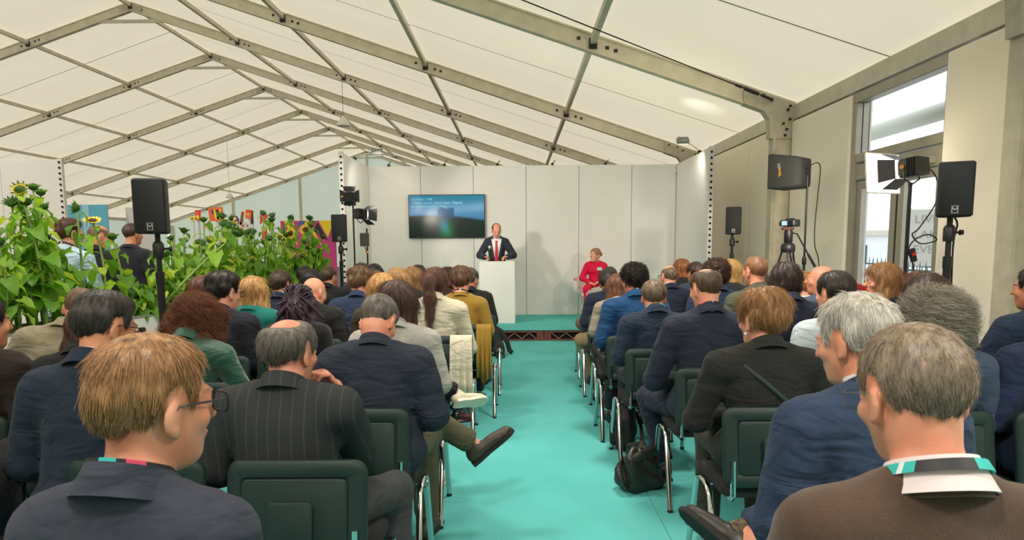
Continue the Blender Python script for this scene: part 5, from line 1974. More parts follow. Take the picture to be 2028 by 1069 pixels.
person('greyfar', 931, 530, 6.95, 'man with grey-brown hair and black jacket in front of the mustard sweater', 'tan', H('short', (96, 84, 74), t=0.018), ('jacket', (36, 36, 38), 'wool'), hy=-30, lod=2, shirtcol=False, chair_label='aisle chair under the man in black near the lectern', chx=-0.45)
person('darkcurls', 887, 547, 7.72, 'woman with dark curly hair between ponytail and mustard sweater', 'fair', H('curlylong', (66, 44, 34), t=0.03, L=0.04, curl=0.3), ('top', (60, 50, 48), 'wool'), fem=1, lod=2, hp=10, chair_label='chair under the woman with dark curls')
person('greenblonde', 787, 530, 6.1, 'woman with smooth dark blonde hair and pale green top', 'fair', H('long', (186, 146, 96), (126, 92, 58), t=0.02, L=0.09, lift=0.02, flow=(0, -0.1, -1), ln=0.22), ('top', (150, 176, 116), 'knit'), fem=1, chair_label='chair under the woman with pale green top', chx=-1.0)
person('blacktopblonde', 818, 528, 6.92, 'woman with long light brown hair and black top', 'fair', H('long', (164, 122, 84), (108, 76, 50), t=0.02, L=0.09, lift=0.02, flow=(0, -0.1, -1), ln=0.2), ('top', (40, 42, 42), 'knit'), fem=1, hy=-30, lod=1, chair_label='chair under the woman with light brown hair and black top')
person('darkback', 829, 524, 8.5, 'dark-haired man beyond the two blonde women', 'tan', H('short', (64, 48, 40), t=0.018), ('jacket', (44, 44, 50), 'wool'), hy=-30, lod=2, chair_label='chair under the man beyond the blonde women')
person('wavyblonde', 757, 541, 5.3, 'woman with wavy golden blonde hair', 'fair', H('wavy', (206, 160, 98), (140, 98, 56), t=0.028, amp=0.004, wd=0.012, L=0.08, lift=0.08, flow=(0, -0.1, -1)), ('top', (66, 60, 50), 'wool'), fem=1, chair_label='chair under the woman with wavy golden hair', chx=-1.09)
person('chestnut', 747, 537, 6.92, 'woman whose chestnut crown shows above the wavy blonde hair', 'fair', H('bob', (124, 84, 56), t=0.02), ('top', (70, 66, 66), 'wool'), fem=1, lod=2, chair_label='chair under the woman with chestnut crown')
person('blackcrown', 741, 522, 7.72, 'person with rounded black hair, farthest left of the wall row', 'brown', H('bob', (40, 32, 30), t=0.02), ('top', (50, 46, 50), 'wool'), fem=1, lod=2, chair_label='chair under the person with rounded black hair')
person('tuft', 716, 521, 8.5, 'man with tufty brown hair in the front row near the light stand', 'fair', H('short', (92, 66, 50), t=0.02, top=0.015, lift=0.7), ('jacket', (50, 52, 60), 'wool'), lod=2, chair_label='front-row chair near the light stand')

# ------------------------------------------------------------------ right block
person('brownsweater', 1815, 646, 1.18, 'grey-haired man in brown sweater with teal lanyard, closest on the right', 'pink',
       H('short', (152, 132, 114), (88, 74, 62), t=0.010, top=0.004, amp=0.002, L=0.02, lift=0.3, dens=3.0), ('sweater', (82, 62, 50), 'knit'), lod=0, hy=6, hp=12, w=1.12, lanyard='teal', glasses=True, glt=0.0011, glm=mat('grey_metal_spectacle_frame', (120, 112, 104), 0.35, 0.6), shirtcol=True, shirtc=mat('pale_pink_collar', (222, 206, 208), 0.8),
       chair_label='chair under the closest man in brown sweater')
person('whitehair', 1697, 583, 1.86, 'white-haired man in blue suit with ankle on knee', 'pink',
       H('short', (206, 202, 192), (150, 144, 134), t=0.018, top=0.004, amp=0.003, L=0.032, lift=0.3, bald=(-0.08, 0.098, 0.02), dens=2.2), ('jacket', (47, 62, 88), 'wool'), legs=(47, 62, 88), lod=0, hy=26, hp=6, lean=8, twist=6, w=1.12,
       knR=(0.16, 0.42, 0.68), anR=(-0.20, 0.42, 0.55), ftR=(-0.12, 0.17, 0.06), knL=(-0.16, 0.36, 0.53), anL=(-0.16, 0.33, 0.1), sock='R', sockm=mat('striped_dark_sock', (34, 36, 42), 0.9, 0, var=1, vscale=60, col2=(120, 104, 74)), shoem=mat('dark_brown_shoe', (48, 44, 40), 0.4),
       chair_label='chair under the white-haired man in blue suit')
person('pearl', 1508, 572, 3.05, 'woman with short golden brown hair, pearl earring and black jacket', 'fair',
       H('short', (172, 128, 84), (98, 68, 44), t=0.026, top=0.012, amp=0.006, L=0.042, lift=0.3, flow=(0.1, -0.1, -0.9), backv=0.012, dens=1.8), ('blazer', (40, 40, 39), 'wool'), legs=(60, 56, 50), lod=0, fem=1, hy=24, w=1.22, lean=6, shirtcol=False, elL=(-0.29, 0.05, 0.72),
       chair_label='dark green chair under the woman with pearl earring', chx=1.13)
person('lanyardnavy', 1398, 531, 3.95, 'balding man with brown hair, navy suit and black lanyard at the aisle', 'pink', H('short', (92, 72, 56), (56, 42, 32), t=0.012, amp=0.002, L=0.014, bald=(-0.03, 0.125, 0.055), dens=1.8), ('jacket', (42, 46, 62), 'wool'), legs=(40, 44, 60), lod=0,
       hy=22, hp=12, lean=4, w=1.14, lanyard='black', knL=(-0.26, 0.40, 0.535), anL=(-0.16, 0.34, 0.1), ftL=(-0.02, 0.16, -0.04), elL=(-0.3, 0.04, 0.72), chair_label='dark green aisle chair under the man with black lanyard', chx=1.14)
person('teallanyard', 1295, 552, 4.7, 'man with short grey-brown hair, dark blue jacket and teal lanyard', 'pink', H('short', (124, 102, 80), (76, 62, 50), t=0.014, amp=0.002, L=0.018, bald=(0.0, 0.13, 0.045), dens=1.6), ('jacket', (36, 48, 66), 'wool'), hy=-4, lanyard='teal', lean=8, w=1.02, shirtcol=False,
       chair_label='dark green aisle chair under the man with teal lanyard', chx=0.97)
person('brightblue', 1255, 522, 5.36, 'man with dark curly hair, bald patch and bright blue jacket', 'tan', H('short', (54, 44, 38), (28, 23, 20), t=0.024, top=0.006, amp=0.005, L=0.03, lift=0.8, curl=0.5, bald=(-0.08, 0.095, 0.022), dens=1.6), ('jacket', (30, 68, 108), 'wool'), hy=18, lean=8, w=1.12, lanyard='black', chair_label='aisle chair with dark bag under the man in bright blue', chx=0.93)
person('browncrown', 1258, 519, 8.5, 'person whose brown crown shows above the dark curly hair', 'fair', H('short', (104, 76, 54), t=0.02), ('jacket', (60, 58, 60), 'wool'), lod=2, chair_label='chair under the person with brown crown')
person('frontnavy', 1205, 538, 6.92, 'dark-haired man in navy jacket at the front aisle seat', 'tan', H('short', (54, 48, 46), (28, 25, 24), t=0.02, top=0.008), ('jacket', (38, 44, 62), 'wool'), legs=(160, 138, 102), hy=-20, lean=10, knL=(-0.25, 0.32, 0.5), lod=1, shirtcol=False, chair_label='aisle chair under the dark-haired man in navy near the stage', chx=0.95)
person('frontkhaki', 1207, 572, 7.75, 'man in khaki trousers hidden behind the dark-haired navy jacket', 'tan', H('short', (70, 60, 52), t=0.016), ('jacket', (150, 146, 132), 'wool'), legs=(104, 96, 80), lod=2, knL=(-0.3, 0.3, 0.58), anL=(-0.05, 0.36, 0.5), chair_label='front aisle chair nearest the stage', chx=0.98)
person('auburnlong', 1224, 560, 6.1, 'woman with long auburn hair half hidden by the bright blue jacket', 'fair', H('long', (124, 82, 58), t=0.022, L=0.08, lift=0.03), ('top', (150, 140, 124), 'wool'), fem=1, hp=18, lean=10, lod=2, chair_label='chair under the woman with auburn hair by the aisle', chx=0.97)
person('baldspecs', 1325, 525, 6.92, 'bald man with glasses and dark navy suit', 'fair', H('short', (132, 108, 90), t=0.006, amp=0.001, L=0.006, bald=(0.0, 0.125, 0.075)), ('jacket', (40, 46, 64), 'wool'), hy=20, glasses=True, lod=1, chair_label='chair under the bald man with glasses', chx=1.56)
person('auburn', 1350, 512, 8.5, 'woman with long copper red hair and black lace top', 'fair', H('long', (146, 88, 48), (92, 54, 30), t=0.022, L=0.08, lift=0.03, ln=0.2), ('top', (34, 32, 32), 'knit'), fem=1, hy=20, lod=2, chair_label='chair under the woman with copper hair')
person('darkcrop', 1377, 519, 7.72, 'man with cropped dark wavy hair beside the copper-haired woman', 'pink', H('short', (70, 50, 42), t=0.022, amp=0.005), ('jacket', (50, 56, 76), 'wool'), hy=20, lod=2, chair_label='chair under the man with cropped dark waves')
person('curlyblue', 1419, 513, 6.1, 'man with bushy dark brown curls and blue jacket', 'tan', H('curly', (86, 60, 48), (48, 34, 28), t=0.036, top=0.014, amp=0.006, L=0.04, curl=0.35), ('jacket', (46, 58, 84), 'wool'), hy=5, w=1.1, shirtcol=False, chair_label='chair under the man with bushy curls', chx=1.8)
person('straightblonde', 1447, 513, 6.92, 'woman with long straight blonde hair', 'fair', H('long', (214, 172, 104), (160, 120, 68), t=0.02, L=0.1, lift=0.02, flow=(0, -0.1, -1), ln=0.3), ('top', (52, 54, 60), 'wool'), fem=1, lod=1, chair_label='chair under the woman with straight blonde hair', chx=2.22)
person('olive', 1496, 507, 5.36, 'man with ginger cropped hair and olive jacket', 'pink', H('short', (156, 112, 82), (104, 74, 54), t=0.01, amp=0.0015, L=0.012, bald=(-0.03, 0.12, 0.03), dens=1.5), ('jacket', (88, 90, 74), 'wool'), hy=24, shirtcol=False, w=1.02, chair_label='chair under the man in olive jacket', chx=1.92)
person('hiddennavy', 1506, 545, 6.1, 'person in dark navy whose shoulders show behind the olive jacket', 'fair', H('short', (80, 62, 52), t=0.012), ('jacket', (36, 40, 54), 'wool'), w=1.1, lod=2, chair_label='chair under the person in dark navy behind olive', chx=2.3)
person('longdark', 1556, 518, 4.58, 'man with collar-length dark brown hair and navy jacket', 'tan', H('bob', (66, 50, 44), (36, 28, 26), t=0.015, amp=0.003, L=0.05, lift=0.15, ln=0.03, bx=0.7), ('jacket', (40, 44, 60), 'wool'), hy=16, w=1.08, shirtcol=False, chair_label='chair under the man with collar-length hair', chx=1.7)
person('tiedginger', 1590, 545, 6.1, 'woman with tied ginger hair and pale top', 'fair', H('bun', (172, 118, 68), (116, 78, 44), t=0.02), ('top', (206, 212, 212), 'shirt'), fem=1, hy=30, lod=2, chair_label='chair under the woman with tied ginger hair', chx=2.78)
person('baldprofile', 1626, 527, 5.36, 'bald man in profile facing left beside the light stand', 'pink', None, ('jacket', (76, 88, 110), 'shirt'), hy=62, hp=-4, shirtcol=False, chair_label='chair under the bald man in profile', chx=2.46)
person('paleshirt', 1653, 537, 3.85, 'man with short dark hair in pale blue shirt', 'pink', H('short', (62, 52, 46), (34, 29, 26), t=0.02, amp=0.003, L=0.03, lift=0.3, dens=1.3), ('shirt', (188, 198, 206), 'shirt'), hy=24, lean=8, w=1.12, lod=0, chair_label='chair under the man in pale blue shirt', chx=1.76)
person('floral', 1660, 575, 4.62, 'person in brown floral top mostly hidden by the pale blue shirt', 'fair', H('bob', (96, 70, 52), t=0.02), ('top', (184, 150, 112), 'floral'), fem=1, lod=1, w=1.1, chair_label='chair under the person in floral top', chx=2.26)
person('profilewavy', 1748, 521, 4.95, 'woman in profile with wavy brown-blonde hair by the glass door', 'fair', H('wavy', (166, 124, 82), (104, 74, 48), t=0.03, amp=0.005, wd=0.02, L=0.07, lift=0.15, ln=0.26, dens=1.3), ('top', (42, 44, 62), 'wool'), fem=1, hy=68, lod=0, chair_label='chair under the woman in profile by the door', chx=2.8)
person('darkbob', 1840, 543, 3.8, 'woman with smooth dark brown hair before the right speaker stand', 'fair', H('bob', (70, 52, 42), (40, 30, 26), t=0.03, wd=0.012, L=0.07, lift=0.06, ln=0.1), ('top', (48, 46, 52), 'wool'), fem=1, hp=10, chair_label='chair under the woman with smooth dark hair', chx=2.34)
person('reddishback', 1818, 537, 5.1, 'person with reddish brown hair just beyond the smooth dark hair', 'fair', H('bob', (110, 74, 54), t=0.026, L=0.06, lift=0.05), ('top', (70, 64, 66), 'wool'), fem=1, lod=1, chair_label='chair under the person with reddish brown hair', chx=3.1)
person('greycurls', 1850, 578, 2.95, 'woman with bushy grey curls and denim jacket', 'fair', H('curlylong', (168, 158, 142), (92, 84, 76), t=0.028, amp=0.007, wd=0.015, L=0.045, lift=0.9, curl=0.9, cw=1.08, dens=2.2), ('blazer', (62, 74, 96), 'wool'), fem=1, hy=-8, lod=0, chair_label='chair under the woman with grey curls', chx=1.78)
person('edgenavy', 2052, 528, 3.85, 'man in navy jacket cut off by the right edge, black coat on his chair', 'tan', H('short', DK, t=0.016), ('jacket', (38, 50, 72), 'wool'), hy=28, w=1.12, lean=4, elL=(-0.33, 0.05, 0.72), chair_label='chair at the right edge with black coat over its back', chx=2.86)
person('edgeblue', 2085, 560, 2.95, 'person in dark blue at the lower right edge', 'tan', H('short', DK, t=0.016), ('jacket', (36, 44, 72), 'wool'), w=1.1, chair_label='chair at the lower right edge', chx=2.34)

# ------------------------------------------------------------------ on the stage
person('speaker', 983, 443, 11.82, 'man in dark suit and red tie speaking at the lectern', 'pink', H('short', (96, 76, 62), t=0.01, amp=0.001, L=0.012, bald=(0.05, 0.115, 0.085)), ('jacket', (48, 52, 64), 'wool'), lod=1, tie=1, topres=0.0105, rz=180, base=0.19, stand=1, fine=0.0085, hp=20, hy=10, lean=6,
       elL=(-0.30, 0.06, 1.16), wrL=(-0.19, 0.25, 1.13), elR=(0.30, 0.06, 1.16), wrR=(0.20, 0.25, 1.13), hdL=((0.75, 0.6, 0.0), (0, -0.3, 1), 0.6, 1), hdR=((-0.75, 0.6, 0.0), (0, -0.3, 1), 0.6, -1), handres=(0.0075, 'LR'), w=0.9, af=0.86)
person('redwoman', 1179, 493, 12.0, 'woman in red dress with name badge sitting on the stage', 'fair', H('bun', (176, 136, 94), (116, 84, 56), t=0.012), ('dress', (204, 18, 62), 'shirt'), legs=(204, 18, 62), legfab='shirt', short=0.45, lod=1, rz=172, base=0.19, fem=1, w=0.84, fine=0.0085, hy=-42, lean=-2, shirtcol=False,
       elR=(0.24, 0.04, 0.74), wrR=(0.09, 0.26, 0.67), elL=(-0.24, 0.04, 0.74), wrL=(-0.06, 0.27, 0.68))
# people standing beyond the planter
person('blueshirt', 138, 433, 6.25, 'man in pale blue shirt with lanyard standing beyond the planter', 'fair', H('short', (98, 68, 48), (58, 40, 30), t=0.024, top=0.012, amp=0.004, L=0.035, lift=0.3), ('shirt', (176, 204, 222), 'shirt'), legs=(52, 56, 70), hy=-38, stand=1, lanyard='black', w=1.1, lod=0)
person('sunburnt', 195, 446, 6.9, 'bald man in dark jacket standing in front of the blue panel', 'mid', H('short', (130, 100, 84), t=0.005, L=0.005, amp=0.001, bald=(0.0, 0.12, 0.07)), ('jacket', (44, 44, 50), 'wool'), hy=-50, hp=14, stand=1, lod=1, hs=1.08, shirtcol=False)
person('blacktee', 262, 442, 7.6, 'man with cropped brown hair in black T-shirt standing beside the speaker stand', 'tan', H('short', (86, 64, 52), t=0.01, L=0.01), ('sweater', (42, 43, 50), 'knit'), hy=-25, stand=1, w=1.1, lod=1)
# ------------------------------------------------------------------ loudspeakers on stands
M_cab = mat('black_speaker_cabinet', (30, 32, 34), 0.55, 0, bump=0.2, bscale=260)
M_grille = mat('black_speaker_grille', (38, 42, 44), 0.7, 0.2, var=0.5, vscale=420)
M_logo = mat('silver_logo', (176, 178, 176), 0.4, 0.3)
M_pole = mat('black_stand_steel', (28, 29, 31), 0.4, 0.2)


def loudspeaker(px0, py0, px1, py1, Y, rz, lab, slab_, cable=None):
    q0, q1 = atY(px0, py0, Y), atY(px1, py1, Y)
    x, zb, zt = float(q0[0] + q1[0]) / 2, float(q1[2]), float(q0[2])
    h = zt - zb
    wd = 0.205
    t = thing('loudspeaker', lab, 'speaker', (x, Y, zb), math.radians(rz), 'loudspeakers on stands')
    out = [(-wd / 2, -0.09), (wd / 2, -0.09), (wd / 2, -0.05), (wd * 0.3, 0.11), (-wd * 0.3, 0.11), (-wd / 2, -0.05)]
    MB().slab(out, [(0.012, 0), (0, 0.012), (0, h - 0.012), (0.012, h)], 0).build('cabinet', M_cab, t, True)
    g = MB().slab(rrect(wd - 0.012, h - 0.014, 0.012, 3), [(0, 0), (0, 0.008), (0.006, 0.012)], 0, T(0, -0.088, h / 2) @ RX(90)).build('grille', M_grille, t, True)
    lg = MB()
    for fx in (-1, 1):
        lg.box((fx * 0.016, -0.1015, 0.048), (0.005, 0.003, 0.034))
    for fx in (-1, 1):
        bar(lg, (fx * 0.016, -0.1015, 0.063), (0, -0.1015, 0.044), 0.003, 0.006)
    for z in (0.026, 0.07):
        lg.box((0, -0.1015, z), (0.042, 0.003, 0.004))
    lg.build('emblem', M_logo, t)
    s = thing('speaker_stand', slab_, 'stand', (x, Y + 0.02, 0), math.radians(rz + 20), 'speaker stands')
    MB().lathe([(0.024, 0.12), (0.024, zb - 0.34), (0.028, zb - 0.34), (0.028, zb - 0.26), (0.0175, zb - 0.26), (0.0175, zb + 0.0)], 14).build('pole', M_pole, s, True)
    cl = MB().lathe([(0.034, zb - 0.16), (0.036, zb - 0.14), (0.036, zb - 0.07), (0.024, zb - 0.05)], 14).build('collar', M_pole, s, True)
    MB().tube([(0.03, 0, zb - 0.1), (0.07, 0, zb - 0.1)], 0.008, 8).lathe([(0.018, 0), (0.018, 0.02)], 8, 0, T(0.065, 0, zb - 0.1) @ RY(90)).build('knob', M_pole, cl, True)
    MB().lathe([(0.036, 0.5), (0.036, 0.58)], 12).build('leg_hub', M_pole, s, True)
    for k in range(3):
        a = 2 * PI * k / 3
        c, sn = math.cos(a), math.sin(a)
        l = MB().tube([(0.03 * c, 0.03 * sn, 0.54), (0.36 * c, 0.36 * sn, 0.016)], 0.011, 8).build('leg', M_pole, s, True)
        MB().lathe([(0.018, 0), (0.018, 0.03)], 8, 0, T(0.36 * c, 0.36 * sn, 0)).build('rubber_foot', M_black, l)
        MB().tube([(0.025 * c, 0.025 * sn, 0.16), (0.19 * c, 0.19 * sn, 0.285)], 0.007, 6).build('brace', M_pole, s, True)
    if cable:
        pts = [(x + 0.03, Y + 0.06, zb + 0.02), (x + 0.07, Y + 0.05, zb - 0.04), (x + 0.045, Y + 0.04, zb - 0.2), (x + 0.05, Y + 0.03, zb - 0.7), (x + 0.045, Y + 0.03, 0.5), (x + 0.1, Y + 0.1, 0.01), (x + 0.4, Y + 0.6, 0.008)]
        o = MB().tube(smooth_path(pts), 0.006, 6).build('speaker_cable', M_black, None, True)
        tag(o, cable, 'cable')


loudspeaker(272, 355, 338, 463, 4.55, 10, 'black loudspeaker above the sunflowers, nearest on the left', 'black stand carrying the loudspeaker at the sunflowers')
loudspeaker(1857, 322, 1921, 430, 4.5, -26, 'black loudspeaker beside the glass door', 'black stand carrying the loudspeaker beside the glass door', 'black cable hanging down the speaker stand by the glass door')
loudspeaker(658, 425, 688, 479, 9.2, 8, 'small-looking black loudspeaker at the left end of the stage wall', 'black stand at the left end of the stage wall')
loudspeaker(1437, 410, 1467, 464, 9.2, -14, 'small-looking black loudspeaker right of the perforated post', 'black stand right of the perforated post')

# ------------------------------------------------------------------ film lights
M_lampbody = mat('black_lamp_housing', (34, 34, 35), 0.5, 0.2)
M_glow = bpy.data.materials.new('lit_diffusion_gel')
M_glow.use_nodes = True
_b = M_glow.node_tree.nodes['Principled BSDF']
_b.inputs['Base Color'].default_value = (0.9, 0.85, 0.75, 1)
_b.inputs['Emission Color'].default_value = (1.0, 0.84, 0.62, 1)
_b.inputs['Emission Strength'].default_value = 8
M_lit = mat('lit_lamp_lens', (255, 240, 214), 0.4, emit=9)
M_brass = mat('brass_knob', (200, 150, 70), 0.35, 0.8)


def film_stand(name, lab, x, y, z, r=0.014, spread=0.42):
    s = thing(name, lab, 'stand', (x, y, 0), 0.5, 'film light stands')
    MB().tube([(0, 0, 0.14), (0, 0, z * 0.55)], r * 1.3, 10).build('lower_pole', M_pole, s, True)
    MB().tube([(0, 0, z * 0.54), (0, 0, z)], r, 10).build('upper_pole', M_pole, s, True)
    MB().lathe([(r * 1.9, z * 0.53), (r * 2.1, z * 0.535), (r * 2.1, z * 0.56), (r * 1.6, z * 0.57)], 10).build('clamp_collar', M_pole, s, True)
    for k in range(3):
        a = 2 * PI * k / 3
        c, sn = math.cos(a), math.sin(a)
        MB().tube([(r * c, r * sn, 0.5), (spread * c, spread * sn, 0.012)], 0.01, 8).build('leg', M_pole, s, True)
        MB().tube([(r * c, r * sn, 0.18), (spread * 0.5 * c, spread * 0.5 * sn, 0.26)], 0.006, 6).build('brace', M_pole, s, True)
    return s


def aim_matrix(loc, target):
    """local -y looks at target"""
    d = (Vector(target) - Vector(loc)).normalized()
    x = d.cross(Vector((0, 0, 1))).normalized()
    z = x.cross(d)
    return Matrix(((-x.x, -d.x, z.x, loc[0]), (-x.y, -d.y, z.y, loc[1]), (-x.z, -d.z, z.z, loc[2]), (0, 0, 0, 1)))


def fresnel(lab, loc, target, s=1.0, lit=True, gel=False, name='film_lamp'):
    t = thing(name, lab, 'lamp')
    t.matrix_world = aim_matrix(loc, target) @ Matrix.Scale(s, 4)
    MB().slab(rrect(0.17, 0.17, 0.04, 4), [(0.02, -0.1), (0, -0.08), (0, 0.06), (0.02, 0.085)], 0, RX(90)).build('housing', M_lampbody, t, True)
    fins = MB()
    for k in range(5):
        fins.box((0, 0.02 + 0.02 * k, 0.0), (0.19, 0.006, 0.15))
    fins.build('cooling_fin', M_lampbody, t)
    MB().lathe([(0.07, -0.09), (0.072, -0.095)], 20, 0, RX(90) @ Matrix.Scale(-1, 4, (0, 0, 1))).build('lens', M_lit if lit else M_lens, t)
    yk = MB().tube([(-0.1, 0, 0.0), (-0.105, 0, -0.1), (0, 0, -0.15), (0.105, 0, -0.1), (0.1, 0, 0)], 0.008, 6).build('yoke', M_pole, t, True)
    MB().lathe([(0.02, 0), (0.02, 0.03)], 8, 0, T(0.1, 0, 0) @ RY(90)).build('knob', M_brass, yk, True)
    for k, (ax, sg) in enumerate((('x', -1), ('x', 1), ('z', -1), ('z', 1))):
        L_, W_ = 0.14, 0.17
        mb = MB().slab([(-W_ / 2, 0), (W_ / 2, 0), (W_ * 0.62, L_), (-W_ * 0.62, L_)], [(0, -0.002), (0, 0.002)])
        if ax == 'x':
            M = T(sg * 0.085, -0.09, 0) @ RZ(180 - sg * -28) @ RY(90)
            M = T(sg * 0.085, -0.09, 0) @ RZ(sg * 32) @ RZ(180) @ RY(90)
        else:
            M = T(0, -0.09, sg * 0.085) @ RX(-sg * 32) @ RZ(180)
        mb.v = [tuple(M @ Vector(v)) for v in mb.v]
        mb.build('barn_door', M_lampbody, t)
    if gel:
        fr = MB().tube([(p[0], -0.27, p[1]) for p in rrect(0.46, 0.36, 0.01, 2)], 0.006, 6, closed=True).build('gel_frame', M_alu2, t, True)
        MB().box((0, -0.27, 0), (0.45, 0.003, 0.35)).build('diffusion_gel', M_glow, fr)
    return t


RL = (3.50, 6.02, 2.19)
film_stand('lamp_stand', 'steel stand of the lit film lamp in front of the glass door', RL[0], RL[1], 2.06, 0.017)
fresnel('lit film lamp with glowing diffusion sheet and black flaps by the glass door', RL, (0.4, 12.4, 1.5), 1.0, True, True)
o = MB().tube(smooth_path([(3.6, 5.98, 2.2), (3.7, 5.98, 2.1), (3.72, 5.98, 1.9), (3.58, 5.98, 1.66), (3.52, 5.98, 1.6), (3.6, 5.98, 1.52), (3.74, 5.98, 1.55), (3.66, 5.98, 1.6), (3.54, 5.98, 1.55), (3.5, 5.99, 1.45), (3.56, 6.0, 1.3), (3.62, 6.1, 0.9), (3.66, 6.2, 0.01), (3.6, 6.5, 0.008)]), 0.006, 6).build('lamp_cable', M_black, None, True)
tag(o, 'black cable looping in front of the glass door', 'cable')
ib = thing('inline_switch', 'black and red inline switch clipped to the lamp stand by the door', 'switch', (3.545, 5.97, 1.36))
MB().slab(rrect(0.05, 0.035, 0.01, 3), [(0.006, 0), (0, 0.006), (0, 0.114), (0.006, 0.12)], 0, RY(-14)).build('body', M_black, ib, True)
MB().box((0.0, -0.021, 0.07), (0.03, 0.006, 0.03), 0, RY(-14)).build('red_button', M_red, ib)

# black soft box on a stand near the camera operator's tripod
sb = thing('soft_box', 'black fabric soft box with vertical lettering on a stand', 'lamp', (3.40, 8.0, 2.37), math.radians(-48), None)
sb.scale = (0.82, 0.82, 0.95)
M_sbox = mat('black_softbox_fabric', (34, 36, 35), 0.75, 0, bump=0.3, bscale=14)
vs = []
rings = [(-0.42, 0.26, 0.215), (-0.40, 0.262, 0.217), (-0.05, 0.215, 0.19), (0.02, 0.16, 0.17), (0.035, 0.13, 0.15)]
mbx = MB()
for x, hy, hz in rings:
    for p in rrect(hy * 2, hz * 2, 0.03, 3):
        mbx.v.append((x, p[0], p[1] + (0.012 if x < -0.3 else -0.01)))
n = len(rrect(1, 1, 0.03, 3))
for i in range(len(rings) - 1):
    for k in range(n):
        mbx.f.append((i * n + k, (i + 1) * n + k, (i + 1) * n + (k + 1) % n, i * n + (k + 1) % n))
mbx.f.append(tuple((len(rings) - 1) * n + k for k in range(n))[::-1])
mbx.m = [0] * len(mbx.f)
mbx.build('fabric_shell', M_sbox, sb, True)
MB().box((-0.41, 0, 0.012), (0.006, 0.5, 0.41)).build('diffuser', M_lining, sb)
MB().box((0.045, 0, 0), (0.05, 0.09, 0.09), ch=0.01).build('lamp_head', M_lampbody, sb)
M_w, M_o = mat('white_lettering', (206, 210, 208), 0.6), mat('orange_lettering', (232, 160, 40), 0.6)
label_text('LO', 0.05, M_w, sb, T(-0.275, -0.256, 0.10) @ RZ(6) @ RY(84) @ RX(90), 'lettering')
label_text('WEL', 0.05, M_o, sb, T(-0.267, -0.254, 0.035) @ RZ(6) @ RY(84) @ RX(90), 'lettering')
film_stand('light_stand', 'black stand carrying the black soft box', 3.44, 8.0, 2.4, 0.012)
o = MB().tube(smooth_path([(3.44, 8.0, 2.42), (3.54, 8.0, 2.47), (3.585, 8.0, 2.4), (3.57, 8.0, 2.1), (3.55, 8.0, 1.75), (3.56, 8.0, 1.5), (3.62, 8.0, 1.25), (3.6, 8.0, 0.6), (3.6, 8.0, 0.01), (3.65, 7.6, 0.008)]), 0.006, 6).build('soft_box_cable', M_black, None, True)
tag(o, 'thin black cable hanging from the soft box', 'cable')

# camcorder on tripod
M_camb = mat('black_camcorder', (28, 29, 31), 0.4)
tp_x, tp_y = 3.24, 8.0
tpd = thing('tripod', 'black video tripod with pan handle beneath the camcorder', 'tripod', (tp_x, tp_y, 0))
MB().lathe([(0.075, 1.42), (0.082, 1.44), (0.082, 1.5), (0.06, 1.53)], 16).build('shoulder', M_pole, tpd, True)
MB().lathe([(0.035, 1.52), (0.05, 1.55), (0.05, 1.66), (0.04, 1.69)], 16).build('fluid_head', M_pole, tpd, True)
MB().box((-0.01, 0, 1.7), (0.13, 0.07, 0.025), ch=0.006).build('camera_plate', mat('red_marked_plate', (96, 40, 40), 0.5), tpd)
MB().tube([(0.04, -0.02, 1.65), (0.09, -0.03, 1.64), (0.2, -0.1, 1.4), (0.26, -0.14, 1.27)], 0.009, 8).build('pan_handle', M_pole, tpd, True)
MB().tube([(0.2, -0.1, 1.4), (0.27, -0.145, 1.25)], 0.016, 8).build('grip', M_black, tpd, True)
for k in range(3):
    a = 2 * PI * k / 3 - PI / 2
    c, sn = math.cos(a), math.sin(a)
    for q in (-0.025, 0.025):
        MB().tube([(0.06 * c - q * sn, 0.06 * sn + q * c, 1.45), (0.26 * c - q * 0.5 * sn, 0.26 * sn + q * 0.5 * c, 0.72)], 0.009, 8).build('leg', M_pole, tpd, True)
    MB().tube([(0.25 * c, 0.25 * sn, 0.75), (0.45 * c, 0.45 * sn, 0.01)], 0.011, 8).build('leg', M_pole, tpd, True)
cc = thing('camcorder', 'black camcorder with flip-out screen on the tripod', 'camera', (tp_x, tp_y, 1.715), math.radians(14))
MB().slab(rrect(0.1, 0.085, 0.02, 4), [(0.01, -0.1), (0, -0.09), (0, 0.1), (0.012, 0.11)], 0, T(0.03, 0, 0.05) @ RX(90)).build('body', M_camb, cc, True)
MB().lathe([(0.034, -0.11), (0.036, -0.1), (0.036, -0.18), (0.03, -0.19)][::-1], 16, 0, T(0.03, 0, 0.052) @ RX(90)).build('lens_barrel', M_camb, cc, True)
MB().box((0.03, 0.02, 0.1), (0.04, 0.13, 0.02), ch=0.008).build('carry_handle', M_camb, cc)
fs_ = MB().slab(rrect(0.105, 0.078, 0.01, 3), [(0.003, 0), (0, 0.003), (0, 0.011), (0.003, 0.014)], 0, T(-0.085, -0.02, 0.05) @ RX(90)).build('flip_screen', M_camb, cc, True)
MB().box((-0.085, -0.0355, 0.05), (0.07, 0.002, 0.05)).build('lit_display', mat('pale_blue_display', (120, 150, 176), 0.3, emit=0.5), fs_)

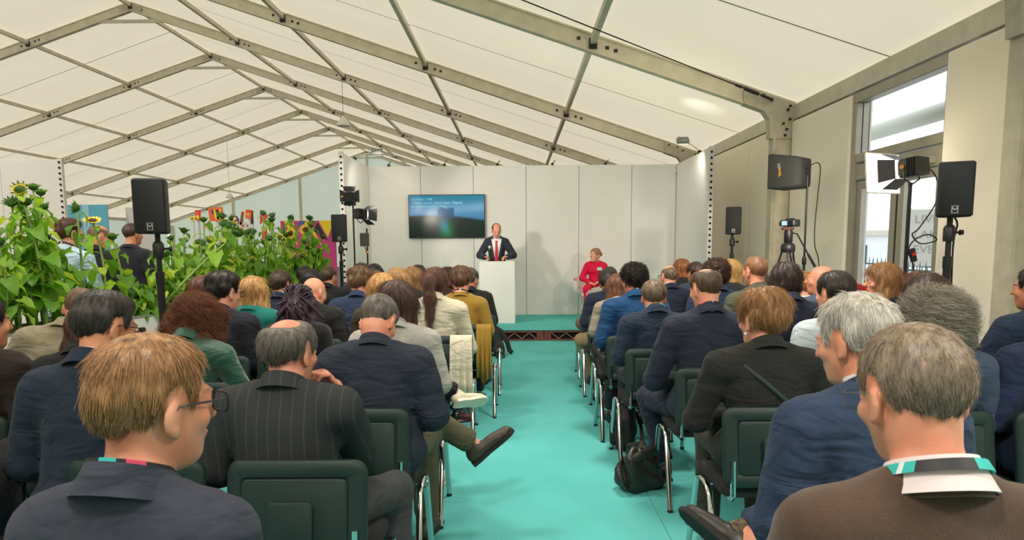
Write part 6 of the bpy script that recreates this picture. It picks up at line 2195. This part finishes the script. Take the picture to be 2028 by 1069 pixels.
# left light tree beside the stage wall
film_stand('lighting_stand', 'slim black stand carrying two film lamps left of the screen', -2.31, 9.5, 2.2, 0.012, 0.35)
fresnel('upper black film lamp throwing light on the left stage wall', (-2.36, 9.5, 2.22), (-2.75, 11.4, 2.5), 0.85, True)
fresnel('lower black film lamp aimed at the lectern', (-2.2, 9.5, 1.98), (0.0, 11.9, 1.75), 0.85, True)
film_stand('panel_stand', 'second slim stand with brass knob left of the screen', -2.16, 9.66, 1.78, 0.012, 0.3)
pp = thing('flag_panel', 'dark grey square flag panel on the second slim stand', 'panel', (-2.19, 9.63, 1.62), math.radians(12))
MB().slab(rrect(0.13, 0.19, 0.008, 2), [(0.003, -0.012), (0, -0.009), (0, 0.009), (0.003, 0.012)], 0, RX(90)).build('panel_board', mat('dark_grey_panel', (66, 68, 68), 0.6), pp)
MB().tube([(0, 0.02, -0.1), (0.03, 0.03, -0.17)], 0.008, 6).lathe([(0.022, -0.19), (0.022, -0.16)], 8, 0, T(0.03, 0.03, 0)).build('brass_mount', M_brass, pp, True)

# floods clamped to the stage wall tops, little clamps along the back wall
M_flood = mat('grey_flood_housing', (150, 150, 144), 0.5, 0.3)


def flood(lab, a, b, tgt):
    t = thing('flood_light', lab, 'lamp', a)
    v = Vector(b) - Vector(a)
    MB().tube([(0, 0, 0), tuple(v * 0.5 + Vector((0, 0, 0.02))), tuple(v)], 0.008, 6).build('arm', M_alu2, t, True)
    MB().box((0, 0, -0.02), (0.05, 0.05, 0.06), ch=0.006).build('clamp', M_black, t)
    M = aim_matrix(tuple(v), tuple(Vector(tgt) - Vector(a)))
    h = MB().slab(rrect(0.2, 0.13, 0.015, 3), [(0.01, -0.03), (0, -0.02), (0, 0.02), (0.03, 0.045)], 0, M @ RX(-90) @ RX(180) @ RX(180)).build('housing', M_flood, t, True)
    MB().slab(rrect(0.17, 0.1, 0.01, 3), [(0, -0.035), (0, -0.031)], 0, M @ RX(-90)).build('lit_lens', M_lit, h)


flood('flood light on an arm above the left stage wall', (-2.81, 11.8, 3.06), (-2.35, 11.45, 3.1), (-2.6, 12.7, 2.0))
flood('flood light on an arm above the right stage wall', (3.05, 11.3, 3.06), (2.72, 11.1, 3.2), (2.8, 12.2, 1.8))
for k, px in enumerate((770, 880, 985, 1094, 1199)):
    q = atY(px, 326, bwY + 0.02)
    t = thing('wall_clamp', 'small dark clamp on the stage wall top, %s' % ('near the left corner', 'above the screen', 'right of the screen', 'above the man\u2019s shadow', 'above the woman in red')[k], 'clamp', (float(q[0]), bwY + 0.02, 3.02), 0, 'clamps on the wall top')
    MB().box((0, 0, 0.02), (0.05, 0.06, 0.04), ch=0.006).build('jaw', M_bolt, t)
    MB().tube([(0, -0.03, 0.03), (0.03, -0.07, 0.06), (0.05, -0.05, 0.09)], 0.008, 6).build('screw', M_bolt, t, True)

# pendant floods hanging from the roof: two visible, the others added for fill
M_shade = mat('white_pendant_shade', (226, 226, 218), 0.5)


def pendant(x, y, z, ztop, lab):
    t = thing('pendant_light', lab, 'lamp', (x, y, z), 0, 'pendant floods under the roof')
    MB().tube([(0, 0, 0.28), (0, 0, ztop - z)], 0.006, 6).build('cable', M_black, t)
    MB().lathe([(0.19, 0.0), (0.2, 0.02), (0.16, 0.1), (0.09, 0.2), (0.05, 0.26), (0.02, 0.29)], 18).build('shade', M_shade, t, True)


def roofz(x):
    return RIDZ - SLOPE * abs(x - RIDX) - 0.12


for i, (x, y, z) in enumerate(FILL_PENDANTS + HALL_FILL_PENDANTS):
    t = pendant(x, y, z, roofz(x), 'added white pendant flood, unseen, giving fill light above the audience' if i < len(FILL_PENDANTS) else 'added white pendant flood, unseen, giving fill light above the hall')
q = atY(680, 243, 19.68)
pendant(float(q[0]), 19.68, float(q[2]) - 0.1, roofz(float(q[0])), 'white pendant flood hanging on a long cable right of the ridge')
q = atY(455, 388, 34.68)
pendant(float(q[0]), 34.68, float(q[2]) - 0.1, roofz(float(q[0])), 'white pendant flood far away below the left roof slope')

# bracing cable with turnbuckle under the near roof bay
bc = thing('bracing_cable', 'black bracing cable with turnbuckle under the near right roof', 'cable', (0, 0, 0))
a_, b_ = Vector((EAVX - 0.5, 9.56, EAVZ + 0.2)), Vector((RIDX, 5.06, RIDZ - 0.75))
MB().tube([tuple(a_), tuple(b_)], 0.008, 6).build('wire', M_bolt, bc)
for f0, f1, r in ((0.0, 0.012, 0.02), (0.016, 0.03, 0.026), (0.034, 0.04, 0.018)):
    MB().tube([tuple(a_.lerp(b_, f0)), tuple(a_.lerp(b_, f1))], r, 8).build('turnbuckle', M_bolt, bc, True)

# ------------------------------------------------------------------ exhibition beyond the planter
def hall_panel(name, lab, x0, x1, y, m, h=3.0, post=False, tiles=()):
    t = thing(name, lab, 'partition')
    n = max(1, int(round(x1 - x0)))
    for k in range(n):
        a, b = x0 + (x1 - x0) * k / n, x0 + (x1 - x0) * (k + 1) / n
        MB().box(((a + b) / 2, y, h / 2), (b - a - 0.006, 0.04, h), ch=0.003).build('panel', m, t)
    if post:
        p = MB().box((x1 + 0.03, y - 0.01, h / 2), (0.075, 0.06, h + 0.02)).build('end_post', M_panel, t)
        mb = MB()
        z = 0.1
        while z < h:
            mb.lathe([(0.02, 0), (0.02, 0.006)], 8, 0, T(x1 + 0.03, y - 0.043, z) @ RX(90))
            z += 0.092
        mb.build('perforation', M_hole, p)
    for x, z, w_, h_, c in tiles:
        MB().box((x, y - 0.025, z), (w_, 0.01, h_)).build('poster', c, t)
    return t


M_blue = mat('bright_blue_graphic', (96, 178, 206), 0.5)
M_blue2 = mat('pale_blue_stripe', (150, 204, 222), 0.5)
M_tealp = mat('teal_poster', (66, 168, 168), 0.5)
hall_panel('partition_panel', 'large white partition at the far left with perforated post', -10.62, -7.66, 11.3, M_panel, 3.0, True)
hall_panel('partition_panel', 'bright blue graphic partition behind the standing men', -16.1, -14.1, 23.1, M_blue, 3.0, False, [(-14.85, 1.5, 0.22, 2.98, M_blue2)])
hall_panel('partition_panel', 'white partition with teal posters behind the standing men', -14.0, -12.9, 24.0, M_panel, 2.95, False, [(-13.4, 2.35, 0.25, 0.35, M_tealp)])

COLS = dict(o=(236, 104, 44), y=(246, 220, 30), r=(222, 50, 48), p=(86, 52, 150), g=(30, 138, 62), k=(40, 34, 44), m=(206, 66, 140), w=(236, 226, 214), b=(60, 110, 190))
CM = {k: mat('bright_paint_' + k, v, 0.6) for k, v in COLS.items()}


def placard(px, py, wpx, hpx, Y, base, shapes, lab, rot_=0.0, shape='rect'):
    q = atY(px, py, Y)
    s = Y / FPX
    t = thing('placard', lab, 'placard', (float(q[0]), Y, 0), 0, 'painted placards on sticks')
    z = float(q[2])
    w_, h_ = wpx * s, hpx * s
    if shape == 'tri':
        out = [(-w_ / 2, -h_ / 2), (w_ / 2, 0.1 * h_), (-w_ / 2 + 0.1 * w_, h_ / 2)]
    elif shape == 'oval':
        out = [(w_ / 2 * math.cos(a), h_ / 2 * math.sin(a)) for a in np.linspace(0, 2 * PI, 20)[:-1]]
    else:
        out = rrect(w_, h_, 0.01, 1)
    M0 = T(0, 0, z) @ RY(rot_) @ RX(90)
    bd = MB().slab(out, [(0, -0.012), (0, 0.012)], 0, M0).build('board', CM[base], t)
    for (c, x, y, a, b, rr) in shapes:
        MB().slab(rrect(a * w_, b * h_, min(a * w_, b * h_) * 0.3, 2), [(0, 0.0121), (0, 0.017)], 0, M0 @ T(x * w_, y * h_, 0) @ RZ(rr)).build('painted_shape', CM[c], bd)
    MB().box((0, 0.03, (z + 0.0) / 2), (0.04, 0.03, z)).build('stick', M_panel, t)


placard(428, 424, 28, 26, 14.0, 'o', [('p', -0.2, 0.2, 0.16, 0.34, 0), ('y', -0.05, 0, 0.12, 0.8, 8), ('g', 0.15, -0.15, 0.2, 0.5, 0), ('k', 0.13, 0.22, 0.16, 0.22, 30), ('y', 0.32, 0, 0.1, 0.8, -6), ('y', 0.1, -0.3, 0.14, 0.2, 0)], 'square orange placard with purple, green and yellow shapes', -5)
placard(466, 437, 15, 20, 14.3, 'p', [('y', 0, 0.2, 0.4, 0.3, 0), ('y', -0.2, -0.1, 0.3, 0.3, 20), ('y', 0.2, -0.2, 0.3, 0.3, -20)], 'round purple placard with yellow spots', 0, 'oval')
placard(479, 432, 5, 26, 14.6, 'r', [('g', 0, 0, 0.6, 0.5, 0)], 'narrow red and green upright placard', 12)
placard(492, 424, 11, 18, 14.0, 'o', [('y', 0, 0, 0.3, 0.25, 0), ('r', 0, 0.3, 0.7, 0.12, 0)], 'small orange placard before the first gable post', 4)
placard(499, 430, 4, 26, 14.2, 'k', [('r', 0, 0.3, 0.5, 0.2, 0)], 'thin black upright placard', 3)
placard(523, 430, 17, 28, 14.0, 'r', [('m', -0.2, 0.1, 0.18, 0.4, 0), ('o', 0.05, 0.08, 0.2, 0.3, 0)], 'red triangular flag placard', 0, 'tri')
placard(392, 426, 10, 20, 14.5, 'r', [('y', 0, -0.2, 0.6, 0.4, 20), ('o', 0, 0.2, 0.7, 0.3, 0)], 'red and yellow placard half hidden by sunflower leaves', 0)
placard(381, 433, 9, 9, 14.4, 'y', [('b', 0, 0, 0.4, 0.5, 0)], 'small yellow placard with blue spot', 20)
placard(412, 448, 8, 10, 13.6, 'r', [('y', 0, -0.25, 0.6, 0.4, 0)], 'small red and yellow placard under the square orange one', 8)
placard(487, 447, 26, 14, 14.6, 'w', [('r', -0.2, 0, 0.15, 0.3, 0), ('b', 0.2, 0, 0.2, 0.3, 0)], 'pale pink sheet placard with small marks', 0)
placard(524, 462, 10, 22, 13.2, 'r', [('w', 0, 0.3, 0.8, 0.15, 0)], 'red placard low behind the sunflowers', 0)
# boldly painted wall of triangles
tw = thing('painted_wall', 'board wall painted with yellow and pink triangles behind the sunflowers', 'partition', (0, 20.0, 0))
x0, x1, zt_ = float(atY(556, 438, 20)[0]), float(atY(664, 438, 20)[0]), float(atY(600, 437, 20)[2])
MB().box(((x0 + x1) / 2, 0, zt_ / 2), (x1 - x0, 0.06, zt_)).build('board', CM['m'], tw)
W_ = x1 - x0
for (a, b, c, col) in (((0.06, zt_), (0.24, zt_), (0.3, zt_ - 0.75), 'y'), ((0.3, zt_ - 0.2), (0.36, zt_), (0.46, zt_ - 0.05), 'b'), ((0.42, zt_ - 0.05), (0.52, zt_), (0.78, zt_ - 0.85), 'y'), ((0.68, zt_ - 0.05), (0.6, zt_ - 0.3), (0.86, zt_ - 0.6), 'k'), ((0.7, zt_), (0.98, zt_), (0.86, zt_ - 0.5), 'y'), ((0.3, zt_ - 0.95), (0.75, zt_ - 0.8), (0.6, zt_ - 1.6), 'y'), ((0.0, zt_ - 0.4), (0.08, zt_ - 0.05), (0.12, zt_ - 1.0), 'g')):
    pts = [(x0 + p[0] * W_, p[1]) for p in (a, b, c)]
    ar = (pts[1][0] - pts[0][0]) * (pts[2][1] - pts[0][1]) - (pts[2][0] - pts[0][0]) * (pts[1][1] - pts[0][1])
    pts = pts if ar > 0 else pts[::-1]
    MB().slab(pts, [(0, 0.031), (0, 0.04)], 0, RX(90)).build('painted_triangle', CM[col], tw)
tb = thing('display_table', 'white display table behind the foliage right of the left loudspeaker', 'table', (-6.4, 13.2, 0))
MB().box((0, 0, 0.74), (2.2, 0.8, 0.05), ch=0.006).build('table_top', M_white, tb)
for sx in (-1, 1):
    for sy in (-1, 1):
        MB().box((sx * 1.0, sy * 0.34, 0.36), (0.06, 0.06, 0.715)).build('leg', M_white, tb)

# ------------------------------------------------------------------ bags and coats
def softbox_mesh(name, w_, d_, h_, m, taper=0.2, seed=1, amp=0.012, p=3.2, sag=0.0):
    r = np.random.default_rng(seed)
    ph = r.uniform(0, 6, 8)
    NA, NZ = 32, 14
    mb = MB()
    for j in range(NZ + 1):
        f = j / NZ
        e = min(1.0, 0.55 + 2.6 * f, 0.35 + 3.2 * (1 - f)) ** 0.6
        for k in range(NA):
            a = 2 * PI * k / NA
            c, s_ = math.cos(a), math.sin(a)
            rr = (abs(c) ** p + abs(s_) ** p) ** (-1 / p)
            ww, dd = w_ / 2 * (1 - taper * f * f), d_ / 2 * (1 - 0.9 * taper * f)
            n_ = amp * (math.sin(5 * a + ph[0] + 4 * f) + math.sin(9 * f + 3 * a + ph[1]) + 0.7 * math.sin(16 * f + 7 * a + ph[2]))
            mb.v.append((rr * c * (ww * e + n_), rr * s_ * (dd * e + n_), max(0.0, h_ * f + sag * math.sin(2 * a + ph[3]) * f + n_ * 0.5 * (0 < j))))
    for j in range(NZ):
        for k in range(NA):
            mb.f.append((j * NA + k, j * NA + (k + 1) % NA, (j + 1) * NA + (k + 1) % NA, (j + 1) * NA + k))
    mb.f.append(tuple(range(NA - 1, -1, -1)))
    mb.f.append(tuple(NZ * NA + k for k in range(NA)))
    mb.m = [0] * len(mb.f)
    return mb


M_leather = mat('black_leather', (38, 38, 34), 0.38, 0, bump=0.5, bscale=30, spec=0.5)
M_nylon = mat('black_nylon', (28, 29, 30), 0.75, 0, bump=0.3, bscale=120)
M_strapm = mat('black_webbing', (30, 31, 30), 0.8)
q = atZ(1268, 975, 0)
tt = thing('leather_bag', 'slouched black leather bag on the carpet at the right of the aisle', 'bag', (float(q[0]) + 0.01, float(q[1]) + 0.08, 0), math.radians(28))
softbox_mesh('bag_body', 0.30, 0.22, 0.25, M_leather, 0.28, 4, 0.011, 3.0, 0.035).build('bag_body', M_leather, tt, 'all')
MB().tube([(-0.11, -0.05, 0.2), (-0.06, -0.09, 0.25), (0.04, -0.085, 0.26), (0.11, -0.03, 0.22)], 0.013, 8, flat=2.2).build('handle', M_leather, tt, True)
MB().tube([(-0.1, 0.05, 0.2), (-0.15, 0.0, 0.16), (-0.17, -0.05, 0.08), (-0.15, -0.07, 0.03)], 0.009, 8, flat=2.4).build('strap', M_leather, tt, True)
MB().tube([(0.1, 0.06, 0.21), (0.12, 0.14, 0.23), (0.08, 0.22, 0.2), (0.1, 0.26, 0.08), (0.12, 0.24, 0.01)], 0.009, 8, flat=2.4).build('strap', M_strapm, tt, True)
MB().tube([(-0.12, -0.01, 0.252), (0.0, 0.0, 0.256), (0.12, 0.015, 0.25)], 0.004, 6).build('zip', M_bolt, tt, True)
q = atZ(1242, 888, 0)
lb = thing('briefcase', 'upright black laptop case behind the slouched leather bag', 'bag', (float(q[0]), float(q[1]) + 0.08, 0), math.radians(75))
softbox_mesh('case_body', 0.40, 0.14, 0.31, M_nylon, 0.04, 9, 0.003, 7).build('case_body', M_nylon, lb, 'all')
softbox_mesh('front_pocket', 0.34, 0.05, 0.2, M_nylon, 0.03, 3, 0.002, 7).build('front_pocket', M_nylon, lb, 'all').location = (0, 0.08, 0.03)
MB().tube([(-0.07, 0, 0.305), (-0.06, 0, 0.345), (0.06, 0, 0.345), (0.07, 0, 0.305)], 0.009, 8).build('handle', M_strapm, lb, True)
MB().tube([(0.19, 0, 0.27), (0.22, -0.06, 0.2), (0.21, -0.1, 0.1), (0.12, -0.12, 0.012), (0.0, -0.13, 0.01)], 0.007, 6, flat=2.2).build('strap', M_strapm, lb, True)
q = atZ(978, 704, 0)
bp_ = thing('backpack', 'black backpack with loose straps on the carpet by the stage', 'bag', (float(q[0]) - 0.02, float(q[1]) + 0.08, 0), math.radians(12))
softbox_mesh('pack_body', 0.30, 0.24, 0.42, M_nylon, 0.42, 6, 0.009, 2.8).build('pack_body', M_nylon, bp_, 'all')
softbox_mesh('front_pocket', 0.24, 0.1, 0.2, M_nylon, 0.2, 12, 0.004, 3).build('front_pocket', M_nylon, bp_, 'all').location = (0.03, -0.12, 0.02)
MB().tube([(0.02, -0.02, 0.4), (0.12, -0.04, 0.33), (0.2, -0.06, 0.18), (0.23, -0.07, 0.06), (0.27, -0.05, 0.03)], 0.014, 8, flat=2.4).build('shoulder_strap', M_strapm, bp_, True)
MB().tube([(0.0, -0.16, 0.2), (0.02, -0.2, 0.05), (0.0, -0.3, 0.01), (0.06, -0.36, 0.01), (0.11, -0.28, 0.01), (0.12, -0.18, 0.05), (0.1, -0.15, 0.16)], 0.008, 8, flat=2.2).build('loose_strap', M_strapm, bp_, True)
MB().tube([(-0.04, 0, 0.41), (0, 0.0, 0.45), (0.04, 0, 0.41)], 0.008, 6).build('grab_loop', M_strapm, bp_, True)
q = atZ(912, 838, 0)
M_maroon = mat('maroon_leather', (86, 30, 38), 0.4)
mh = thing('handbag', 'small maroon handbag under the aisle chair on the left', 'bag', (float(q[0]), float(q[1]) + 0.06, 0), math.radians(10))
softbox_mesh('bag_body', 0.20, 0.1, 0.07, M_maroon, 0.15, 5, 0.004, 2.6).build('bag_body', M_maroon, mh, 'all')
MB().tube([(-0.07, 0, 0.06), (-0.05, 0.02, 0.16), (0.03, 0.03, 0.18), (0.08, 0.0, 0.06)], 0.006, 6).build('handle', M_black, mh, True)


def drape(name, lab, x, y, rz, w_, m, zf, zr, top=0.83, seed=1, yo=-0.245):
    """cloth hung over a chair back: down inside the back, over the top, down the rear"""
    r = np.random.default_rng(seed)
    ph = r.uniform(0, 6, 4)
    prof = [(0.07, zf), (0.068, (zf + top) / 2), (0.06, top - 0.03), (0.03, top + 0.012), (-0.012, top + 0.016), (-0.045, top - 0.02), (-0.058, (top * 2 + zr) / 3), (-0.064, (top + 2 * zr) / 3), (-0.068, zr)]
    NX = 22
    mb = MB()
    for side in (0, 1):
        for i in range(NX + 1):
            fx = i / NX - 0.5
            for j, (yy, zz) in enumerate(prof):
                hang = sm(abs(zz - top), 0.03, 0.4)
                n_ = 0.016 * hang * (math.sin(fx * 22 + ph[0]) + 0.6 * math.sin(fx * 41 + ph[1] + zz * 5))
                sgn = 1 if j < 3 else -1
                zj = zz + (0.03 * math.sin(fx * 9 + ph[2]) if j in (0, len(prof) - 1) else 0)
                mb.v.append((fx * w_ * (1 + 0.06 * hang), yo + yy + sgn * (n_ + 0.012 * hang + side * 0.005), zj))
    n = len(prof)
    o = (NX + 1) * n
    for i in range(NX):
        for j in range(n - 1):
            a = i * n + j
            mb.f.append((a, a + n, a + n + 1, a + 1))
            mb.f.append((o + a, o + a + 1, o + a + n + 1, o + a + n))
        for j in (0, n - 1):
            a = i * n + j
            mb.f.append((a, o + a, o + a + n, a + n) if j == 0 else (a, a + n, o + a + n, o + a))
    for i in (0, NX):
        for j in range(n - 1):
            a = i * n + j
            mb.f.append((a, a + 1, o + a + 1, o + a) if i == 0 else (a, o + a, o + a + 1, a + 1))
    mb.m = [0] * len(mb.f)
    ob = mb.build(name, m, None, 'all')
    ob.location = (x, y, 0)
    ob.rotation_euler = (0, 0, math.radians(rz))
    tag(ob, lab, 'coat')
    return ob


def chair_of(pid):
    return PEOPLE[pid][3]


r_ = chair_of('edgenavy')
drape('draped_coat', 'black coat hung over the chair back at the right edge', 2.86, r_[1], 0, 0.56, fabric('28_28_29', (28, 28, 29)), 0.6, 0.36, seed=3)
r_ = chair_of('ponytail')
drape('cream_coat', 'cream coat hanging over the right half of the ponytailed woman\u2019s chair', -0.43, r_[1], 0, 0.17, fabric('204_194_172', (204, 194, 172)), 0.6, 0.34, seed=5)
r_ = chair_of('mustard')
drape('mustard_cardigan', 'mustard cardigan tail hanging off the aisle chair', -0.29, r_[1], 0, 0.13, fabric('148_116_44', (148, 116, 44), 'knit'), 0.6, 0.36, seed=7)
r_ = chair_of('brightblue')
hb_ = thing('shoulder_bag', 'black bag hanging on the chair side below the bright blue jacket', 'bag', (0.70, r_[1] + 0.02, 0.47), math.radians(86))
softbox_mesh('bag_body', 0.3, 0.1, 0.22, M_nylon, 0.2, 8, 0.007, 2.8).build('bag_body', M_nylon, hb_, 'all')
MB().tube([(-0.1, 0, 0.2), (-0.06, -0.06, 0.34), (0.04, -0.1, 0.36), (0.1, -0.02, 0.2)], 0.007, 6, flat=2).build('strap', M_strapm, hb_, True)
# white carrier bag on the stage in front of the woman in red
q = atY(1177, 600, 11.45)
cb = thing('carrier_bag', 'white carrier bag with looped handles in front of the woman in red', 'bag', (float(q[0]), 11.45, SZ), math.radians(8))
softbox_mesh('bag_body', 0.26, 0.12, 0.4, M_white, 0.05, 3, 0.004, 5).build('bag_body', M_white, cb, 'all')
for yy in (-0.045, 0.045):
    MB().tube([(-0.09 + yy, yy, 0.38), (-0.1 + yy, yy, 0.5), (-0.06 + yy, yy, 0.55), (0.06 + yy, yy, 0.55), (0.1 + yy, yy, 0.5), (0.09 + yy, yy, 0.38)], 0.009, 8).build('handle', M_white, cb, True)
# pen in the writer's hand, pearl earring, badges and a sticker
wp = PEOPLE['writer']
l_ = wp[2]['R']
pn = Vector(l_['wr']) + Vector((-0.06, 0.09, 0.03)) + Vector(wp[3])
o = MB().tube([tuple(pn + Vector((-0.02, 0.03, -0.05))), tuple(pn + Vector((0.01, -0.02, 0.08)))], 0.005, 8).build('pen', mat('silver_pen', (190, 190, 186), 0.3, 0.8), None, True)
tag(o, 'silver pen held by the hand at the left edge', 'pen')
nb_ = thing('notebook', 'cream notepad under the writing hand at the left edge', 'notebook', (float(pn.x) - 0.06, float(pn.y) + 0.02, float(pn.z) - 0.1), 0.3)
MB().box((0, 0, 0), (0.15, 0.21, 0.008)).build('cover', M_black, nb_)
MB().box((0, 0, 0.008), (0.145, 0.205, 0.008)).build('pages', mat('cream_paper', (232, 224, 190), 0.8), nb_)
pb, pp_, pl_ = PEOPLE['pearl'][:3]
M_pearl = mat('pearl', (236, 228, 216), 0.2)
for sx in (-1, 1):
    c_ = pp_.h(sx * 0.088, 0.0, -0.058)
    o = MB().lathe([(0.001, -0.007), (0.005, -0.005), (0.007, 0), (0.005, 0.005), (0.001, 0.007)], 10, 0, T(*c_)).build('earring', M_pearl, pb, True)
    o['label'] = 'white pearl earring'
mb = MB()
pts = [pp_.t(-0.155, 0.03, 0.47), pp_.t(-0.12, -0.078, 0.455), pp_.t(-0.04, -0.128, 0.36), pp_.t(0.05, -0.136, 0.25), pp_.t(0.13, -0.13, 0.14), pp_.t(0.19, -0.08, 0.06)]
mb.tube([tuple(p) for p in pts], 0.005, 6, flat=1.8)
o = mb.build('bag_strap', mat('dark_grey_strap', (66, 72, 72), 0.5), pb, True)
rb, rp, rl_ = PEOPLE['redwoman'][:3]
Mr = Matrix([list(rp.T[0]) + [0], list(rp.T[1]) + [0], list(rp.T[2]) + [0], [0, 0, 0, 1]])
cpos = rp.t(-0.085, 0.15, 0.36)
o = MB().box((0, 0, 0), (0.085, 0.006, 0.055), 0, T(*cpos) @ Mr).build('name_badge', mat('teal_white_badge', (150, 214, 204), 0.5), rb)
o['label'] = 'pale teal name badge'
for ch_ in [c for c in bpy.data.objects if c.get('label') == 'dark green chair with blue sticker under the man in navy with white collar']:
    o = MB().box((-0.05, -0.275, 0.735), (0.07, 0.004, 0.03)).build('sticker', mat('blue_sticker', (40, 92, 176), 0.5), ch_)
    o['label'] = 'blue sticker'
